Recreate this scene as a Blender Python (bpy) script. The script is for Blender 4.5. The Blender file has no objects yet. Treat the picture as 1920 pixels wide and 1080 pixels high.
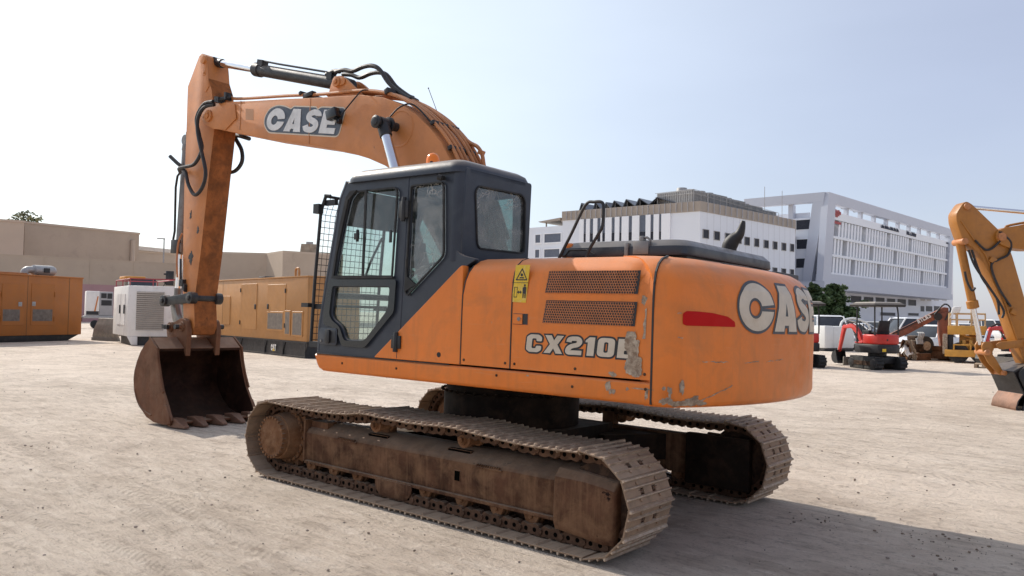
import bpy, bmesh, math, random
from math import sin, cos, pi, radians as R, sqrt, atan2, exp
from mathutils import Vector, Matrix, noise as mnoise, Quaternion
random.seed(7)
sc = bpy.context.scene
COL = sc.collection

# ------------------------------------------------------------------ camera
CAM = Vector((-4.92761, 6.12741, 1.67668))
YAW, PIT, ROLL = -0.889257, 0.0328541, R(1.0)
FPX = 1500.0
def cam_axes(roll):
    f = Vector((cos(YAW)*cos(PIT), sin(YAW)*cos(PIT), sin(PIT)))
    r = f.cross(Vector((0,0,1))).normalized(); u = r.cross(f)
    return f, r*cos(roll)+u*sin(roll), -r*sin(roll)+u*cos(roll)
CF, CR, CU = cam_axes(ROLL)
def ray(u, v): return CF + CR*((u-960)/FPX) - CU*((v-540)/FPX)
def G(u, v, z=0.0):
    "ground point seen at photo pixel (u, v)"
    d = ray(u, v); return CAM + d*((z-CAM.z)/d.z)
def at_depth(u, v, depth):
    return CAM + ray(u, v)*depth
def gp(u, depth):
    "ground point in the direction of column u at a depth"
    p = at_depth(u, 600, depth); return Vector((p.x, p.y, 0))
def zat(u, v, depth): return at_depth(u, v, depth).z
cd = bpy.data.cameras.new('camera'); co = bpy.data.objects.new('camera', cd); COL.objects.link(co)
cd.sensor_width = 36; cd.lens = FPX/1920*36; cd.clip_end = 5000; cd.clip_start = .05
co.matrix_world = Matrix((( CR.x, CU.x, -CF.x, CAM.x),(CR.y, CU.y, -CF.y, CAM.y),(CR.z, CU.z, -CF.z, CAM.z),(0,0,0,1)))
sc.camera = co
# the lot falls slightly to one side under the machine
TILT = R(0.918)
MACH = Matrix.Translation(CAM) @ Matrix.Rotation(TILT, 4, CF) @ Matrix.Translation(-CAM)
_a = MACH @ Vector((0,0,0)); _n = (MACH.to_3x3() @ Vector((0,0,1)))
def sstep(a, b, x):
    t = max(0., min(1., (x-a)/(b-a))); return t*t*(3-2*t)
def ground_z(x, y):
    w = 1 - sstep(8.5, 19, sqrt((x-2)**2 + y*y))
    if w <= 0: return 0.0
    zp = _a.z - (_n.x*(x-_a.x) + _n.y*(y-_a.y))/_n.z
    return zp*w

# ------------------------------------------------------------------ mesh building
SPLIT = {'frame_post','scraped_paint','hinge','lamp_cable','pipe_clamp','grease_fitting','mount_stud','muffler_bracket','bed_bracket','push_arm','blade_arm','travel_lever','guide_link','connecting_link','boom_tip_pin','link_pin','joystick','window_seal','bucket_pin','weld_seam','panel_seam','cylinder_bracket','seat_console','pivot_pin','panel_bolt','mount','control_box'}
class MB:
    def __init__(s): s.v = []; s.f = []; s.m = []; s.cur = 0
    def add(s, vs, fs, mi=None):
        o = len(s.v); s.v += [tuple(p) for p in vs]
        for f in fs: s.f.append([i+o for i in f]); s.m.append(s.cur if mi is None else mi)
        return s
    def box(s, x0, x1, y0, y1, z0, z1, mi=None):
        vs = [(x0,y0,z0),(x1,y0,z0),(x1,y1,z0),(x0,y1,z0),(x0,y0,z1),(x1,y0,z1),(x1,y1,z1),(x0,y1,z1)]
        return s.add(vs, [(3,2,1,0),(4,5,6,7),(0,1,5,4),(1,2,6,5),(2,3,7,6),(3,0,4,7)], mi)
    def obox(s, c, ax, ay, az, mi=None):
        "box from a centre and three half-axis vectors"
        c = Vector(c); ax, ay, az = Vector(ax), Vector(ay), Vector(az)
        vs = [c+ax*i+ay*j+az*k for k in (-1,1) for (i,j) in ((-1,-1),(1,-1),(1,1),(-1,1))]
        return s.add(vs, [(3,2,1,0),(4,5,6,7),(0,1,5,4),(1,2,6,5),(2,3,7,6),(3,0,4,7)], mi)
    def prism(s, poly, a, b, axes='xz', mi=None):
        "polygon in the named plane, extruded along the third axis from a to b"
        def P(p, t):
            if axes == 'xz': return (p[0], t, p[1])
            if axes == 'yz': return (t, p[0], p[1])
            return (p[0], p[1], t)
        n = len(poly)
        vs = [P(p, a) for p in poly] + [P(p, b) for p in poly]
        fs = [tuple(range(n)), tuple(range(2*n-1, n-1, -1))] + [(i, i+n, (i+1)%n+n, (i+1)%n) for i in range(n)]
        return s.add(vs, fs, mi)
    def tube(s, path, r, n=8, closed=False, mi=None, caps=True):
        P = [Vector(p) for p in path]; k = len(P)
        rs = r if isinstance(r, (list, tuple)) else [r]*k
        T = []
        for i in range(k):
            if closed: t = P[(i+1)%k]-P[i-1]
            else: t = P[min(i+1,k-1)]-P[max(i-1,0)]
            T.append(t.normalized() if t.length > 1e-9 else Vector((0,0,1)))
        a = Vector((0,0,1)) if abs(T[0].z) < .9 else Vector((1,0,0))
        N = (a - T[0]*a.dot(T[0])).normalized(); vs = []
        for i in range(k):
            N = (N - T[i]*N.dot(T[i])); N.normalize(); B = T[i].cross(N)
            for j in range(n):
                q = 2*pi*j/n; vs.append(P[i] + (N*cos(q)+B*sin(q))*rs[i])
        fs = []
        for i in range(k if closed else k-1):
            i2 = (i+1)%k
            for j in range(n):
                j2 = (j+1)%n; fs.append((i*n+j, i*n+j2, i2*n+j2, i2*n+j))
        if not closed and caps: fs += [tuple(range(n-1,-1,-1)), tuple(range((k-1)*n, k*n))]
        return s.add(vs, fs, mi)
    def cyl(s, p0, p1, r0, r1=None, n=16, mi=None):
        return s.tube([p0, p1], [r0, r0 if r1 is None else r1], n, mi=mi)
    def lathe(s, c, axis, prof, n=24, mi=None, cap=True):
        "profile [(distance along axis, radius)] turned about axis through c"
        c = Vector(c); ax = Vector(axis).normalized()
        a = Vector((0,0,1)) if abs(ax.z) < .9 else Vector((1,0,0))
        N = (a-ax*a.dot(ax)).normalized(); B = ax.cross(N); vs = []
        for (t, r) in prof:
            for j in range(n):
                q = 2*pi*j/n; vs.append(c+ax*t+(N*cos(q)+B*sin(q))*r)
        fs = []
        for i in range(len(prof)-1):
            for j in range(n):
                j2 = (j+1)%n; fs.append((i*n+j, i*n+j2, (i+1)*n+j2, (i+1)*n+j))
        if cap: fs += [tuple(range(n-1,-1,-1)), tuple(range((len(prof)-1)*n, len(prof)*n))]
        return s.add(vs, fs, mi)
    def loft(s, rings, closed=True, caps=True, mi=None):
        n = len(rings[0]); vs = [p for r in rings for p in r]; fs = []
        for i in range(len(rings)-1):
            for j in range(n if closed else n-1):
                j2 = (j+1)%n; fs.append((i*n+j, i*n+j2, (i+1)*n+j2, (i+1)*n+j))
        if caps and closed: fs += [tuple(range(n-1,-1,-1)), tuple(range((len(rings)-1)*n, len(rings)*n))]
        return s.add(vs, fs, mi)
    def sphere(s, c, r, n=10, sz=1.0, mi=None):
        rings = [[(c[0]+r*sin(pi*i/n)*cos(2*pi*j/(2*n)), c[1]+r*sin(pi*i/n)*sin(2*pi*j/(2*n)), c[2]+sz*r*cos(pi*i/n)) for j in range(2*n)] for i in range(1, n)]
        return s.loft(rings, mi=mi)
    def map(s, fn):
        s.v = [tuple(fn(*p)) for p in s.v]; return s
    def pieces(s, gap=.012):
        "separate lumps of the mesh; lumps that nearly touch stay together"
        par = list(range(len(s.v)))
        def find(i):
            while par[i] != i: par[i] = par[par[i]]; i = par[i]
            return i
        for f in s.f:
            for j in f[1:]: par[find(j)] = find(f[0])
        comp = {}
        for i in range(len(s.v)): comp.setdefault(find(i), []).append(i)
        bx = [[list(ix), [min(s.v[i][k] for i in ix)-gap for k in range(3)], [max(s.v[i][k] for i in ix)+gap for k in range(3)]] for ix in comp.values()]
        merged = True
        while merged:
            merged = False
            for i in range(len(bx)):
                for j in range(i+1, len(bx)):
                    if all(bx[i][1][k] <= bx[j][2][k] and bx[j][1][k] <= bx[i][2][k] for k in range(3)):
                        bx[i][0] += bx[j][0]; bx[i][1] = [min(a, c) for a, c in zip(bx[i][1], bx[j][1])]; bx[i][2] = [max(a, c) for a, c in zip(bx[i][2], bx[j][2])]
                        del bx[j]; merged = True; break
                if merged: break
        out = []
        for ix, _, _ in bx:
            st = set(ix); m = {}; q = MB()
            for i in ix: m[i] = len(q.v); q.v.append(s.v[i])
            for f, mi in zip(s.f, s.m):
                if f[0] in st: q.f.append([m[i] for i in f]); q.m.append(mi)
            out.append(q)
        return out
    def build(s, name, mat, parent=None, bevel=0, seg=2, smooth=30, rotz=None, bang=30):
        if name in SPLIT:
            ps = s.pieces(); o = None
            for q in ps:
                r = q.build1(name, mat, parent, bevel, seg, smooth, rotz, bang); o = o or r
            return o
        return s.build1(name, mat, parent, bevel, seg, smooth, rotz, bang)
    def build1(s, name, mat, parent=None, bevel=0, seg=2, smooth=30, rotz=None, bang=30):
        me = bpy.data.meshes.new(name); me.from_pydata(s.v, [], s.f)
        mats = mat if isinstance(mat, (list, tuple)) else [mat]
        for m in mats: me.materials.append(m)
        if len(mats) > 1:
            for p, i in zip(me.polygons, s.m): p.material_index = i
        bm = bmesh.new(); bm.from_mesh(me)
        bmesh.ops.recalc_face_normals(bm, faces=bm.faces)
        if bevel:
            es = [e for e in bm.edges if len(e.link_faces) == 2 and e.calc_face_angle(0) > R(bang)]
            bmesh.ops.bevel(bm, geom=es, offset=bevel, segments=seg, profile=.5, affect='EDGES', clamp_overlap=True)
        bm.to_mesh(me); bm.free()
        if smooth:
            for p in me.polygons: p.use_smooth = True
            me.set_sharp_from_angle(angle=R(smooth))
        o = bpy.data.objects.new(name, me); COL.objects.link(o)
        if parent: o.parent = parent
        if rotz is not None: o.rotation_euler.z = rotz
        return o
def empty(name, loc=(0,0,0), rz=0):
    o = bpy.data.objects.new(name, None); COL.objects.link(o); o.empty_display_size = .3
    o.location = loc; o.rotation_euler.z = rz; return o
def tag(o, label=None, cat=None, group=None, kind=None):
    if label: o['label'] = label
    if cat: o['category'] = cat
    if group: o['group'] = group
    if kind: o['kind'] = kind
    return o
def copy_tree(o, parent=None):
    c = o.copy(); COL.objects.link(c)
    if parent: c.parent = parent
    for ch in list(o.children): copy_tree(ch, c)
    return c
def smooth_path(pts, k=6, closed=False):
    P = [Vector(p) for p in pts]; n = len(P); out = []
    for i in range(n if closed else n-1):
        if closed: p0, p1, p2, p3 = P[i-1], P[i], P[(i+1)%n], P[(i+2)%n]
        else: p0, p1, p2, p3 = P[max(i-1,0)], P[i], P[i+1], P[min(i+2,n-1)]
        for j in range(k):
            t = j/k
            out.append(.5*((2*p1)+(p2-p0)*t+(2*p0-5*p1+4*p2-p3)*t*t+(3*p1-p0-3*p2+p3)*t**3))
    if not closed: out.append(P[-1])
    return out
def fill2d(splines, extrude=0.0, bevel=0.0, offset=0.0, res=2):
    "fill closed outlines (with holes) in the xy plane; returns verts, faces"
    cu = bpy.data.curves.new('outline', 'CURVE'); cu.dimensions = '2D'; cu.fill_mode = 'BOTH'
    cu.extrude = extrude; cu.bevel_depth = bevel; cu.bevel_resolution = res; cu.offset = offset
    for sp in splines:
        s = cu.splines.new('POLY'); s.points.add(len(sp)-1); s.use_cyclic_u = True
        for q, p in zip(s.points, sp): q.co = (p[0], p[1], 0, 1)
    ob = bpy.data.objects.new('outline', cu); COL.objects.link(ob)
    me = bpy.data.meshes.new_from_object(ob)
    vs = [tuple(v.co) for v in me.vertices]; fs = [tuple(p.vertices) for p in me.polygons]
    bpy.data.objects.remove(ob); bpy.data.meshes.remove(me); bpy.data.curves.remove(cu)
    return vs, fs
def roundpoly(poly, r, k=4):
    "round the corners of a polygon; r number or list"
    n = len(poly); out = []
    for i in range(n):
        ri = r[i] if isinstance(r, (list, tuple)) else r
        p = Vector(poly[i]); a = Vector(poly[i-1]); b = Vector(poly[(i+1)%n])
        if ri <= 0: out.append(tuple(p)); continue
        da, db = (a-p), (b-p); L = min(ri, da.length*.45, db.length*.45)
        s0 = p+da.normalized()*L; s1 = p+db.normalized()*L
        for j in range(k+1):
            t = j/k; out.append(tuple((1-t)**2*s0 + 2*t*(1-t)*p + t*t*s1))
    return out
def weld(vs, fs, d=1e-5):
    return vs, fs
# ------------------------------------------------------------------ materials
class NT:
    def __init__(s, name):
        s.m = bpy.data.materials.new(name); s.m.use_nodes = True; s.t = s.m.node_tree
        s.t.nodes.clear(); s.out = s.t.nodes.new('ShaderNodeOutputMaterial')
    def n(s, typ, **kw):
        nd = s.t.nodes.new('ShaderNode'+typ)
        for k, v in kw.items():
            if k in nd.inputs and not hasattr(nd, k): nd.inputs[k].default_value = v
            elif hasattr(nd, k): setattr(nd, k, v)
            else: nd.inputs[k].default_value = v
        return nd
    def l(s, a, b): s.t.links.new(a, b)
    def noise(s, vec, scale, detail=5, rough=.6, dist=0):
        nd = s.n('TexNoise'); nd.inputs['Scale'].default_value = scale; nd.inputs['Detail'].default_value = detail
        nd.inputs['Roughness'].default_value = rough; nd.inputs['Distortion'].default_value = dist
        if vec is not None: s.l(vec, nd.inputs['Vector'])
        return nd.outputs['Fac']
    def rng(s, v, a, b, c=0., d=1.):
        nd = s.n('MapRange'); s.l(v, nd.inputs[0]); nd.inputs[1].default_value = a; nd.inputs[2].default_value = b
        nd.inputs[3].default_value = c; nd.inputs[4].default_value = d; nd.clamp = True; return nd.outputs[0]
    def mix(s, fac, a, b):
        nd = s.n('Mix'); nd.data_type = 'RGBA'
        for i, v in ((0, fac), (6, a), (7, b)):
            if isinstance(v, (int, float)): nd.inputs[i].default_value = v
            elif isinstance(v, (tuple, list)): nd.inputs[i].default_value = (*v[:3], 1)
            else: s.l(v, nd.inputs[i])
        return nd.outputs[2]
    def math(s, op, a, b=0.0, c=0.0):
        nd = s.n('Math'); nd.operation = op
        for i, v in enumerate((a, b, c)):
            if isinstance(v, (int, float)): nd.inputs[i].default_value = v
            else: s.l(v, nd.inputs[i])
        return nd.outputs[0]
    def mapv(s, vec, scale=(1,1,1), rot=(0,0,0), loc=(0,0,0)):
        nd = s.n('Mapping'); s.l(vec, nd.inputs[0]); nd.inputs['Scale'].default_value = scale
        nd.inputs['Rotation'].default_value = rot; nd.inputs['Location'].default_value = loc; return nd.outputs[0]
    def obj(s): return s.n('TexCoord').outputs['Object']
    def bump(s, h, strength=.3, dist=.01):
        nd = s.n('Bump'); nd.inputs['Strength'].default_value = strength; nd.inputs['Distance'].default_value = dist
        s.l(h, nd.inputs['Height']); return nd.outputs['Normal']
    def pbr(s, col, rough=.5, metal=0., normal=None, spec=.5, **kw):
        b = s.n('BsdfPrincipled')
        for k, v in (('Base Color', col), ('Roughness', rough), ('Metallic', metal)):
            if isinstance(v, (int, float)): b.inputs[k].default_value = v
            elif isinstance(v, (tuple, list)): b.inputs[k].default_value = (*v[:3], 1)
            else: s.l(v, b.inputs[k])
        b.inputs['Specular IOR Level'].default_value = spec
        if normal is not None: s.l(normal, b.inputs['Normal'])
        for k, v in kw.items(): b.inputs[k].default_value = v
        s.l(b.outputs[0], s.out.inputs[0]); return b
DUST = (.46, .36, .27)
RUST = (.12, .05, .025)
def surf(name, base, rough=.5, metal=0., var=.12, vscale=2.5, dirt=0., dirtcol=None, dscale=5., chips=0., chipcol=RUST, cscale=16.,
         dust=0., bump=.0, bscale=60., spec=.5, streak=0., coat=0., scuff=0.):
    N = NT(name); o = N.obj()
    nz = N.noise(o, vscale, 6, .62)
    lo = tuple(c*(1-var) for c in base); hi = tuple(min(1, c*(1+var)) for c in base)
    col = N.mix(N.rng(nz, .3, .7), lo, hi)
    rg = N.rng(N.noise(o, vscale*3+1, 5), .3, .7, max(.02, rough-.08), min(1, rough+.1))
    if streak:
        st = N.noise(N.mapv(o, (14, 14, .9)), 1.0, 6, .7)
        col = N.mix(N.math('MULTIPLY', N.rng(st, .5, .75), streak), col, dirtcol or tuple(c*.35 for c in base))
    if dirt:
        d = N.noise(o, dscale, 9, .68, .4)
        f = N.math('MULTIPLY', N.rng(d, .62-dirt*.35, .78-dirt*.2), min(1, .35+dirt*.6))
        col = N.mix(f, col, dirtcol or DUST); 
    if scuff:
        sn = N.noise(N.mapv(o, (1.1, 1.1, 26)), 1.6, 7, .72, .35); sm = N.noise(o, 1.7, 3)
        col = N.mix(N.math('MULTIPLY', N.math('MULTIPLY', N.rng(sn, .60, .70), N.rng(sm, .45, .62)), scuff), col, (.62,.36,.2))
        rg = N.math('ADD', rg, N.math('MULTIPLY', N.rng(N.noise(o, 1.4, 6, .7), .45, .7), .22))
    if chips:
        c = N.noise(o, cscale, 10, .7, .2)
        cf = N.rng(c, .74-chips*.25, .76-chips*.25)
        col = N.mix(cf, col, chipcol)
    if dust:
        g = N.n('NewGeometry'); sx = N.n('SeparateXYZ'); N.l(g.outputs['Normal'], sx.inputs[0])
        dn = N.noise(o, 9, 6, .65)
        f = N.math('MULTIPLY', N.rng(sx.outputs[2], .35, .95), N.rng(dn, .2, .65, dust*.5, dust))
        col = N.mix(f, col, DUST); 
    nrm = None
    if bump:
        nrm = N.bump(N.noise(o, bscale, 6, .65), bump, .01)
    b = N.pbr(col, rg, metal, nrm, spec)
    if coat: b.inputs['Coat Weight'].default_value = coat; b.inputs['Coat Roughness'].default_value = .15
    return N.m
M = {}
M['orange'] = surf('orange_machine_paint', (.72,.195,.030), .38, var=.13, vscale=1.1, spec=.35, dirt=.34, dirtcol=(.42,.15,.045), dscale=2.2, chips=.16, chipcol=(.35,.27,.2), cscale=9, dust=.35, bump=.05, bscale=3, streak=.34, scuff=.35)
M['boom'] = surf('faded_orange_boom_paint', (.52,.19,.052), .5, var=.14, vscale=1.2, dirt=.4, dirtcol=(.36,.13,.04), dscale=3, chips=.24, chipcol=(.16,.07,.035), cscale=11, dust=.3, bump=.08, bscale=25)
M['arm_worn'] = surf('worn_rusty_arm_paint', (.30,.105,.034), .65, var=.3, vscale=4, dirt=.55, dirtcol=(.10,.045,.022), dscale=7, chips=.36, chipcol=(.06,.028,.015), cscale=13, bump=.3, bscale=30, spec=.12)
M['pipe'] = surf('tan_painted_pipe', (.46,.18,.06), .45, var=.15, dirt=.35, dirtcol=(.12,.06,.03), dscale=8)
M['cab'] = surf('dark_slate_cab_paint', (.021,.027,.041), .42, var=.18, vscale=2, dirt=.28, dirtcol=(.045,.05,.06), dscale=3.5, chips=.06, chipcol=(.2,.18,.16), dust=.55, bump=.06, bscale=220)
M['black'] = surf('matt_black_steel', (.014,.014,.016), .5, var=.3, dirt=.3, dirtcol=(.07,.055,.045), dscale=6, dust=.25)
M['blackgloss'] = surf('gloss_black_panel', (.008,.008,.010), .18, var=.2, dirt=.15, dirtcol=(.05,.045,.04))
M['hood'] = surf('grey_black_hood_paint', (.022,.029,.042), .35, var=.12, dirt=.25, dirtcol=(.12,.11,.10), dscale=4, dust=.3)
M['hose'] = surf('black_rubber_hose', (.016,.014,.015), .55, var=.25, dirt=.25, dirtcol=(.09,.06,.05), dscale=9)
M['rubber'] = surf('black_rubber', (.018,.018,.018), .7, var=.3, dirt=.3, dirtcol=(.12,.10,.08))
M['chrome'] = surf('polished_rod_chrome', (.72,.73,.76), .12, 1.0, var=.06)
M['steel'] = surf('grey_bare_steel', (.22,.21,.2), .45, .6, var=.2, dirt=.4, dirtcol=(.10,.06,.04))
M['rust'] = surf('rust_brown_track_frame', (.088,.042,.024), .75, var=.55, vscale=3.2, dirt=.55, dirtcol=(.24,.135,.075), dscale=5.5, chips=.42, chipcol=(.018,.010,.008), cscale=5, dust=.55, bump=.45, bscale=26, streak=.75, spec=.12)
M['rustd'] = surf('dark_greasy_steel', (.030,.018,.013), .65, var=.5, vscale=5, dirt=.5, dirtcol=(.15,.085,.05), dscale=7, bump=.4, bscale=30, dust=.5, spec=.12)
M['drive'] = surf('rusty_final_drive', (.16,.075,.036), .8, var=.35, vscale=6, dirt=.6, dirtcol=(.28,.16,.09), dscale=8, chips=.3, chipcol=(.05,.025,.015), bump=.5, bscale=40, dust=.4, spec=.12)
M['shoe'] = surf('dusty_worn_track_shoe', (.27,.19,.13), .6, .05, var=.35, vscale=7, dirt=.7, dirtcol=(.30,.20,.135), dscale=9, chips=.3, chipcol=(.07,.036,.022), cscale=16, dust=.75, bump=.35, bscale=40, spec=.12)
M['bucket'] = surf('rust_brown_bucket_steel', (.15,.068,.038), .62, .1, var=.35, vscale=3, dirt=.5, dirtcol=(.20,.115,.07), dscale=3.5, chips=.3, chipcol=(.045,.022,.015), cscale=6, bump=.3, bscale=22, dust=.4, streak=.4, spec=.12)
M['bucket_in'] = surf('shade_dark_bucket_inside', (.028,.013,.009), .6, .1, var=.5, vscale=4, dirt=.4, dirtcol=(.075,.035,.02), dscale=5, bump=.3, dust=.08, spec=.12)  # bucket inside coloured near black to carry the shade of the recess
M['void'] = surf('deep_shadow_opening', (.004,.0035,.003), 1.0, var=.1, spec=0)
M['carbody'] = surf('shade_black_carbody', (.018,.012,.009), .7, var=.5, vscale=4, dirt=.4, dirtcol=(.07,.04,.025), dscale=5, dust=.3, spec=.12)  # base blackened to carry the shade under the house and inside the tracks
M['chain'] = surf('rusty_track_chain', (.11,.06,.037), .6, .2, var=.45, vscale=9, dirt=.5, dirtcol=(.05,.028,.018), dscale=12, bump=.3, dust=.4, spec=.15)
M['grouser'] = surf('worn_bright_grouser', (.44,.345,.26), .5, .25, var=.3, vscale=9, dirt=.55, dirtcol=(.16,.095,.06), dscale=14, bump=.2, spec=.2)
M['tooth'] = surf('rusty_tooth_steel', (.2,.105,.065), .55, .3, var=.3, dirt=.5, dirtcol=(.09,.045,.028), bump=.3)
M['cream'] = surf('cream_lettering', (.56,.48,.38), .5, var=.12, vscale=5, dirt=.3, dirtcol=(.42,.31,.2), dscale=7, chips=.08, chipcol=(.2,.12,.07))
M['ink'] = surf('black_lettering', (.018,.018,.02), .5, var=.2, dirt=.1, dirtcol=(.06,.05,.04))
M['ink2'] = surf('dark_blue_grey_lettering', (.05,.055,.065), .5, var=.2, dirt=.2, dirtcol=(.12,.09,.07))
M['silver'] = surf('silver_lettering', (.60,.585,.57), .4, .1, var=.15, vscale=6, dirt=.2, dirtcol=(.3,.24,.18))
M['badge'] = surf('blue_grey_badge', (.055,.07,.095), .5, var=.3, vscale=8, dirt=.3, dirtcol=(.2,.2,.2))
M['cream_line'] = surf('cream_decal_border', (.6,.5,.38), .5)
M['scrape'] = surf('scraped_primer', (.44,.36,.27), .8, var=.35, vscale=18, dirt=.75, dirtcol=(.14,.075,.04), dscale=22, chips=.3, chipcol=(.06,.035,.025), cscale=30, bump=.3)
M['reflector'] = surf('red_reflective_tape', (.46,.004,.004), .5, spec=.15, var=.08)
M['sticker'] = surf('yellow_sticker', (.68,.44,.02), .45, var=.1, vscale=6, dirt=.3, dirtcol=(.6,.55,.45), dscale=10)
M['amber'] = surf('amber_lens', (.85,.20,.012), .2, var=.05)
M['seat'] = surf('black_seat_cloth', (.022,.022,.024), .85, var=.3)
M['floor'] = surf('grey_cab_floor', (.15,.14,.125), .8, var=.25, dirt=.4)
M['liner'] = surf('grey_cab_liner', (.10,.105,.11), .7, var=.2)
M['roofdust'] = surf('dusty_cab_roof', (.38,.34,.28), .75, var=.2, dirt=.4, dirtcol=(.2,.17,.14), dscale=7)
def glass(name, tint, fac=.12, dirt=.0, rough=.03, crinkle=0.):
    N = NT(name); o = N.obj()
    tr = N.n('BsdfTransparent'); tr.inputs[0].default_value = (*tint, 1)
    gl = N.n('BsdfGlossy'); gl.inputs['Roughness'].default_value = rough
    df = N.n('BsdfDiffuse'); df.inputs[0].default_value = (.5,.48,.45,1)
    lw = N.n('LayerWeight'); lw.inputs[0].default_value = .35
    f = N.math('ADD', N.math('MULTIPLY', lw.outputs['Fresnel'], .7), fac)
    m1 = N.n('MixShader'); N.l(f, m1.inputs[0]); N.l(tr.outputs[0], m1.inputs[1]); N.l(gl.outputs[0], m1.inputs[2])
    m2 = N.n('MixShader'); dn = N.noise(o, 3.5, 8, .7, 1.2)
    df_ = N.math('MULTIPLY', N.rng(dn, .4, .75), dirt)
    if crinkle:
        wv = N.n('TexVoronoi'); wv.feature = 'DISTANCE_TO_EDGE'; wv.inputs['Scale'].default_value = 6.5
        ad = N.n('VectorMath'); ad.operation = 'MULTIPLY_ADD'; nz = N.n('TexNoise'); nz.inputs['Scale'].default_value = 5; nz.inputs['Detail'].default_value = 4; N.l(o, nz.inputs['Vector']); N.l(nz.outputs['Color'], ad.inputs[0]); ad.inputs[1].default_value = (.35,.35,.35); N.l(o, ad.inputs[2]); N.l(ad.outputs[0], wv.inputs['Vector'])
        ln = N.math('MULTIPLY', N.rng(wv.outputs['Distance'], .012, .035, 1, 0), N.rng(N.noise(o, 3, 3), .42, .6))
        df_ = N.math('MAXIMUM', df_, N.math('MULTIPLY', ln, crinkle))
    N.l(df_, m2.inputs[0]); N.l(m1.outputs[0], m2.inputs[1]); N.l(df.outputs[0], m2.inputs[2])
    N.l(m2.outputs[0], N.out.inputs[0]); return N.m
M['glass'] = glass('green_tinted_glass', (.66,.76,.74), .05, .16)
M['glassfilm'] = glass('film_wrapped_glass', (.55,.64,.63), .08, .42, .12, .55)
def flat(name, c, rough=.6, metal=0, var=.1, **k): 
    if name not in M: M[name] = surf(name, c, rough, metal, var=var, **k)
    return M[name]
# ------------------------------------------------------------------ lettering
def ell(cx, cy, rx, ry, a0=0, a1=360, n=28):
    return [(cx+rx*cos(R(a0+(a1-a0)*i/(n-1))), cy+ry*sin(R(a0+(a1-a0)*i/(n-1)))) for i in range(n)]
def stroke(path, w):
    P = [Vector((p[0], p[1], 0)) for p in path]; k = len(P); Lp = []; Rp = []
    for i in range(k):
        t = (P[min(i+1,k-1)]-P[max(i-1,0)]).normalized(); nn = Vector((-t.y, t.x, 0))
        Lp.append(tuple((P[i]+nn*w/2)[:2])); Rp.append(tuple((P[i]-nn*w/2)[:2]))
    return Lp + Rp[::-1]
def rrect(x0, x1, y0, y1, r, k=4): return roundpoly([(x0,y0),(x1,y0),(x1,y1),(x0,y1)], r, k)
S_PATH = [(.66,.70),(.62,.81),(.50,.875),(.36,.875),(.21,.80),(.19,.66),(.30,.56),(.46,.49),(.585,.40),(.60,.25),(.48,.135),(.33,.125),(.18,.16),(.11,.30)]
GL = {
 'C': (.92, lambda: [ell(.46,.5,.46,.5,7,350,40) + ell(.40,.47,.17,.215,345,14,30)[::-1][::-1]]),
 'c': (.72, lambda: [roundpoly([(.16,0),(.56,0),(.72,.14),(.72,.37),(.46,.37),(.46,.22),(.26,.22),(.26,.78),(.46,.78),(.46,.63),(.72,.63),(.72,.86),(.56,1),(.16,1),(0,.86),(0,.14)], .06, 2)]),
 'A': (.84, lambda: [[(0,0),(.25,1),(.62,1),(.84,0),(.50,0),(.49,.13),(.34,.13),(.32,0)], [(.36,.33),(.41,.62),(.46,.33)]]),
 'S': (.76, lambda: [stroke([(p.x,p.y) for p in smooth_path([(a,b,0) for a,b in S_PATH], 5)], .245)]),
 'E': (.72, lambda: [[(0,0),(.72,0),(.72,.24),(.30,.24),(.30,.385),(.64,.385),(.64,.61),(.30,.61),(.30,.76),(.72,.76),(.72,1),(0,1)]]),
 'X': (.86, lambda: [[(0,0),(.30,0),(.43,.28),(.56,0),(.86,0),(.60,.5),(.86,1),(.56,1),(.43,.72),(.30,1),(0,1),(.26,.5)]]),
 '2': (.72, lambda: [stroke([(p.x,p.y) for p in smooth_path([(.12,.68,0),(.16,.84,0),(.34,.88,0),(.52,.86,0),(.59,.70,0),(.50,.55,0),(.28,.47,0),(.14,.34,0),(.13,.13,0),(.40,.12,0),(.72,.12,0)],5)], .24)]),
 '1': (.40, lambda: [[(.10,0),(.40,0),(.40,1),(.16,1),(0,.82),(0,.72),(.10,.72)]]),
 '0': (.72, lambda: [rrect(0,.72,0,1,.24,5), rrect(.27,.45,.22,.78,.08,3)]),
 'B': (.74, lambda: [roundpoly([(0,0),(.70,0),(.74,.5),(.70,1),(0,1)],[0,.25,.1,.25,0],5), rrect(.27,.47,.20,.40,.05,3), rrect(.27,.46,.61,.80,.05,3)]),
 'T': (.72, lambda: [[(.22,0),(.50,0),(.50,.76),(.72,.76),(.72,1),(0,1),(0,.76),(.22,.76)]]),
 'L': (.66, lambda: [[(0,0),(.66,0),(.66,.25),(.28,.25),(.28,1),(0,1)]]),
}
def word(txt, height, width, slant=0.0, gap=.1):
    "outlines of a word, fitted to height and width, origin at the lower left"
    out = []; x = 0
    for ch in txt:
        w, fn = GL[ch]
        for sp in fn(): out.append([(px+x, py) for px, py in sp])
        x += w+gap
    tot = x-gap
    return [[((px)*width/tot + slant*py*height, py*height) for px, py in sp] for sp in out]
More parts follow.
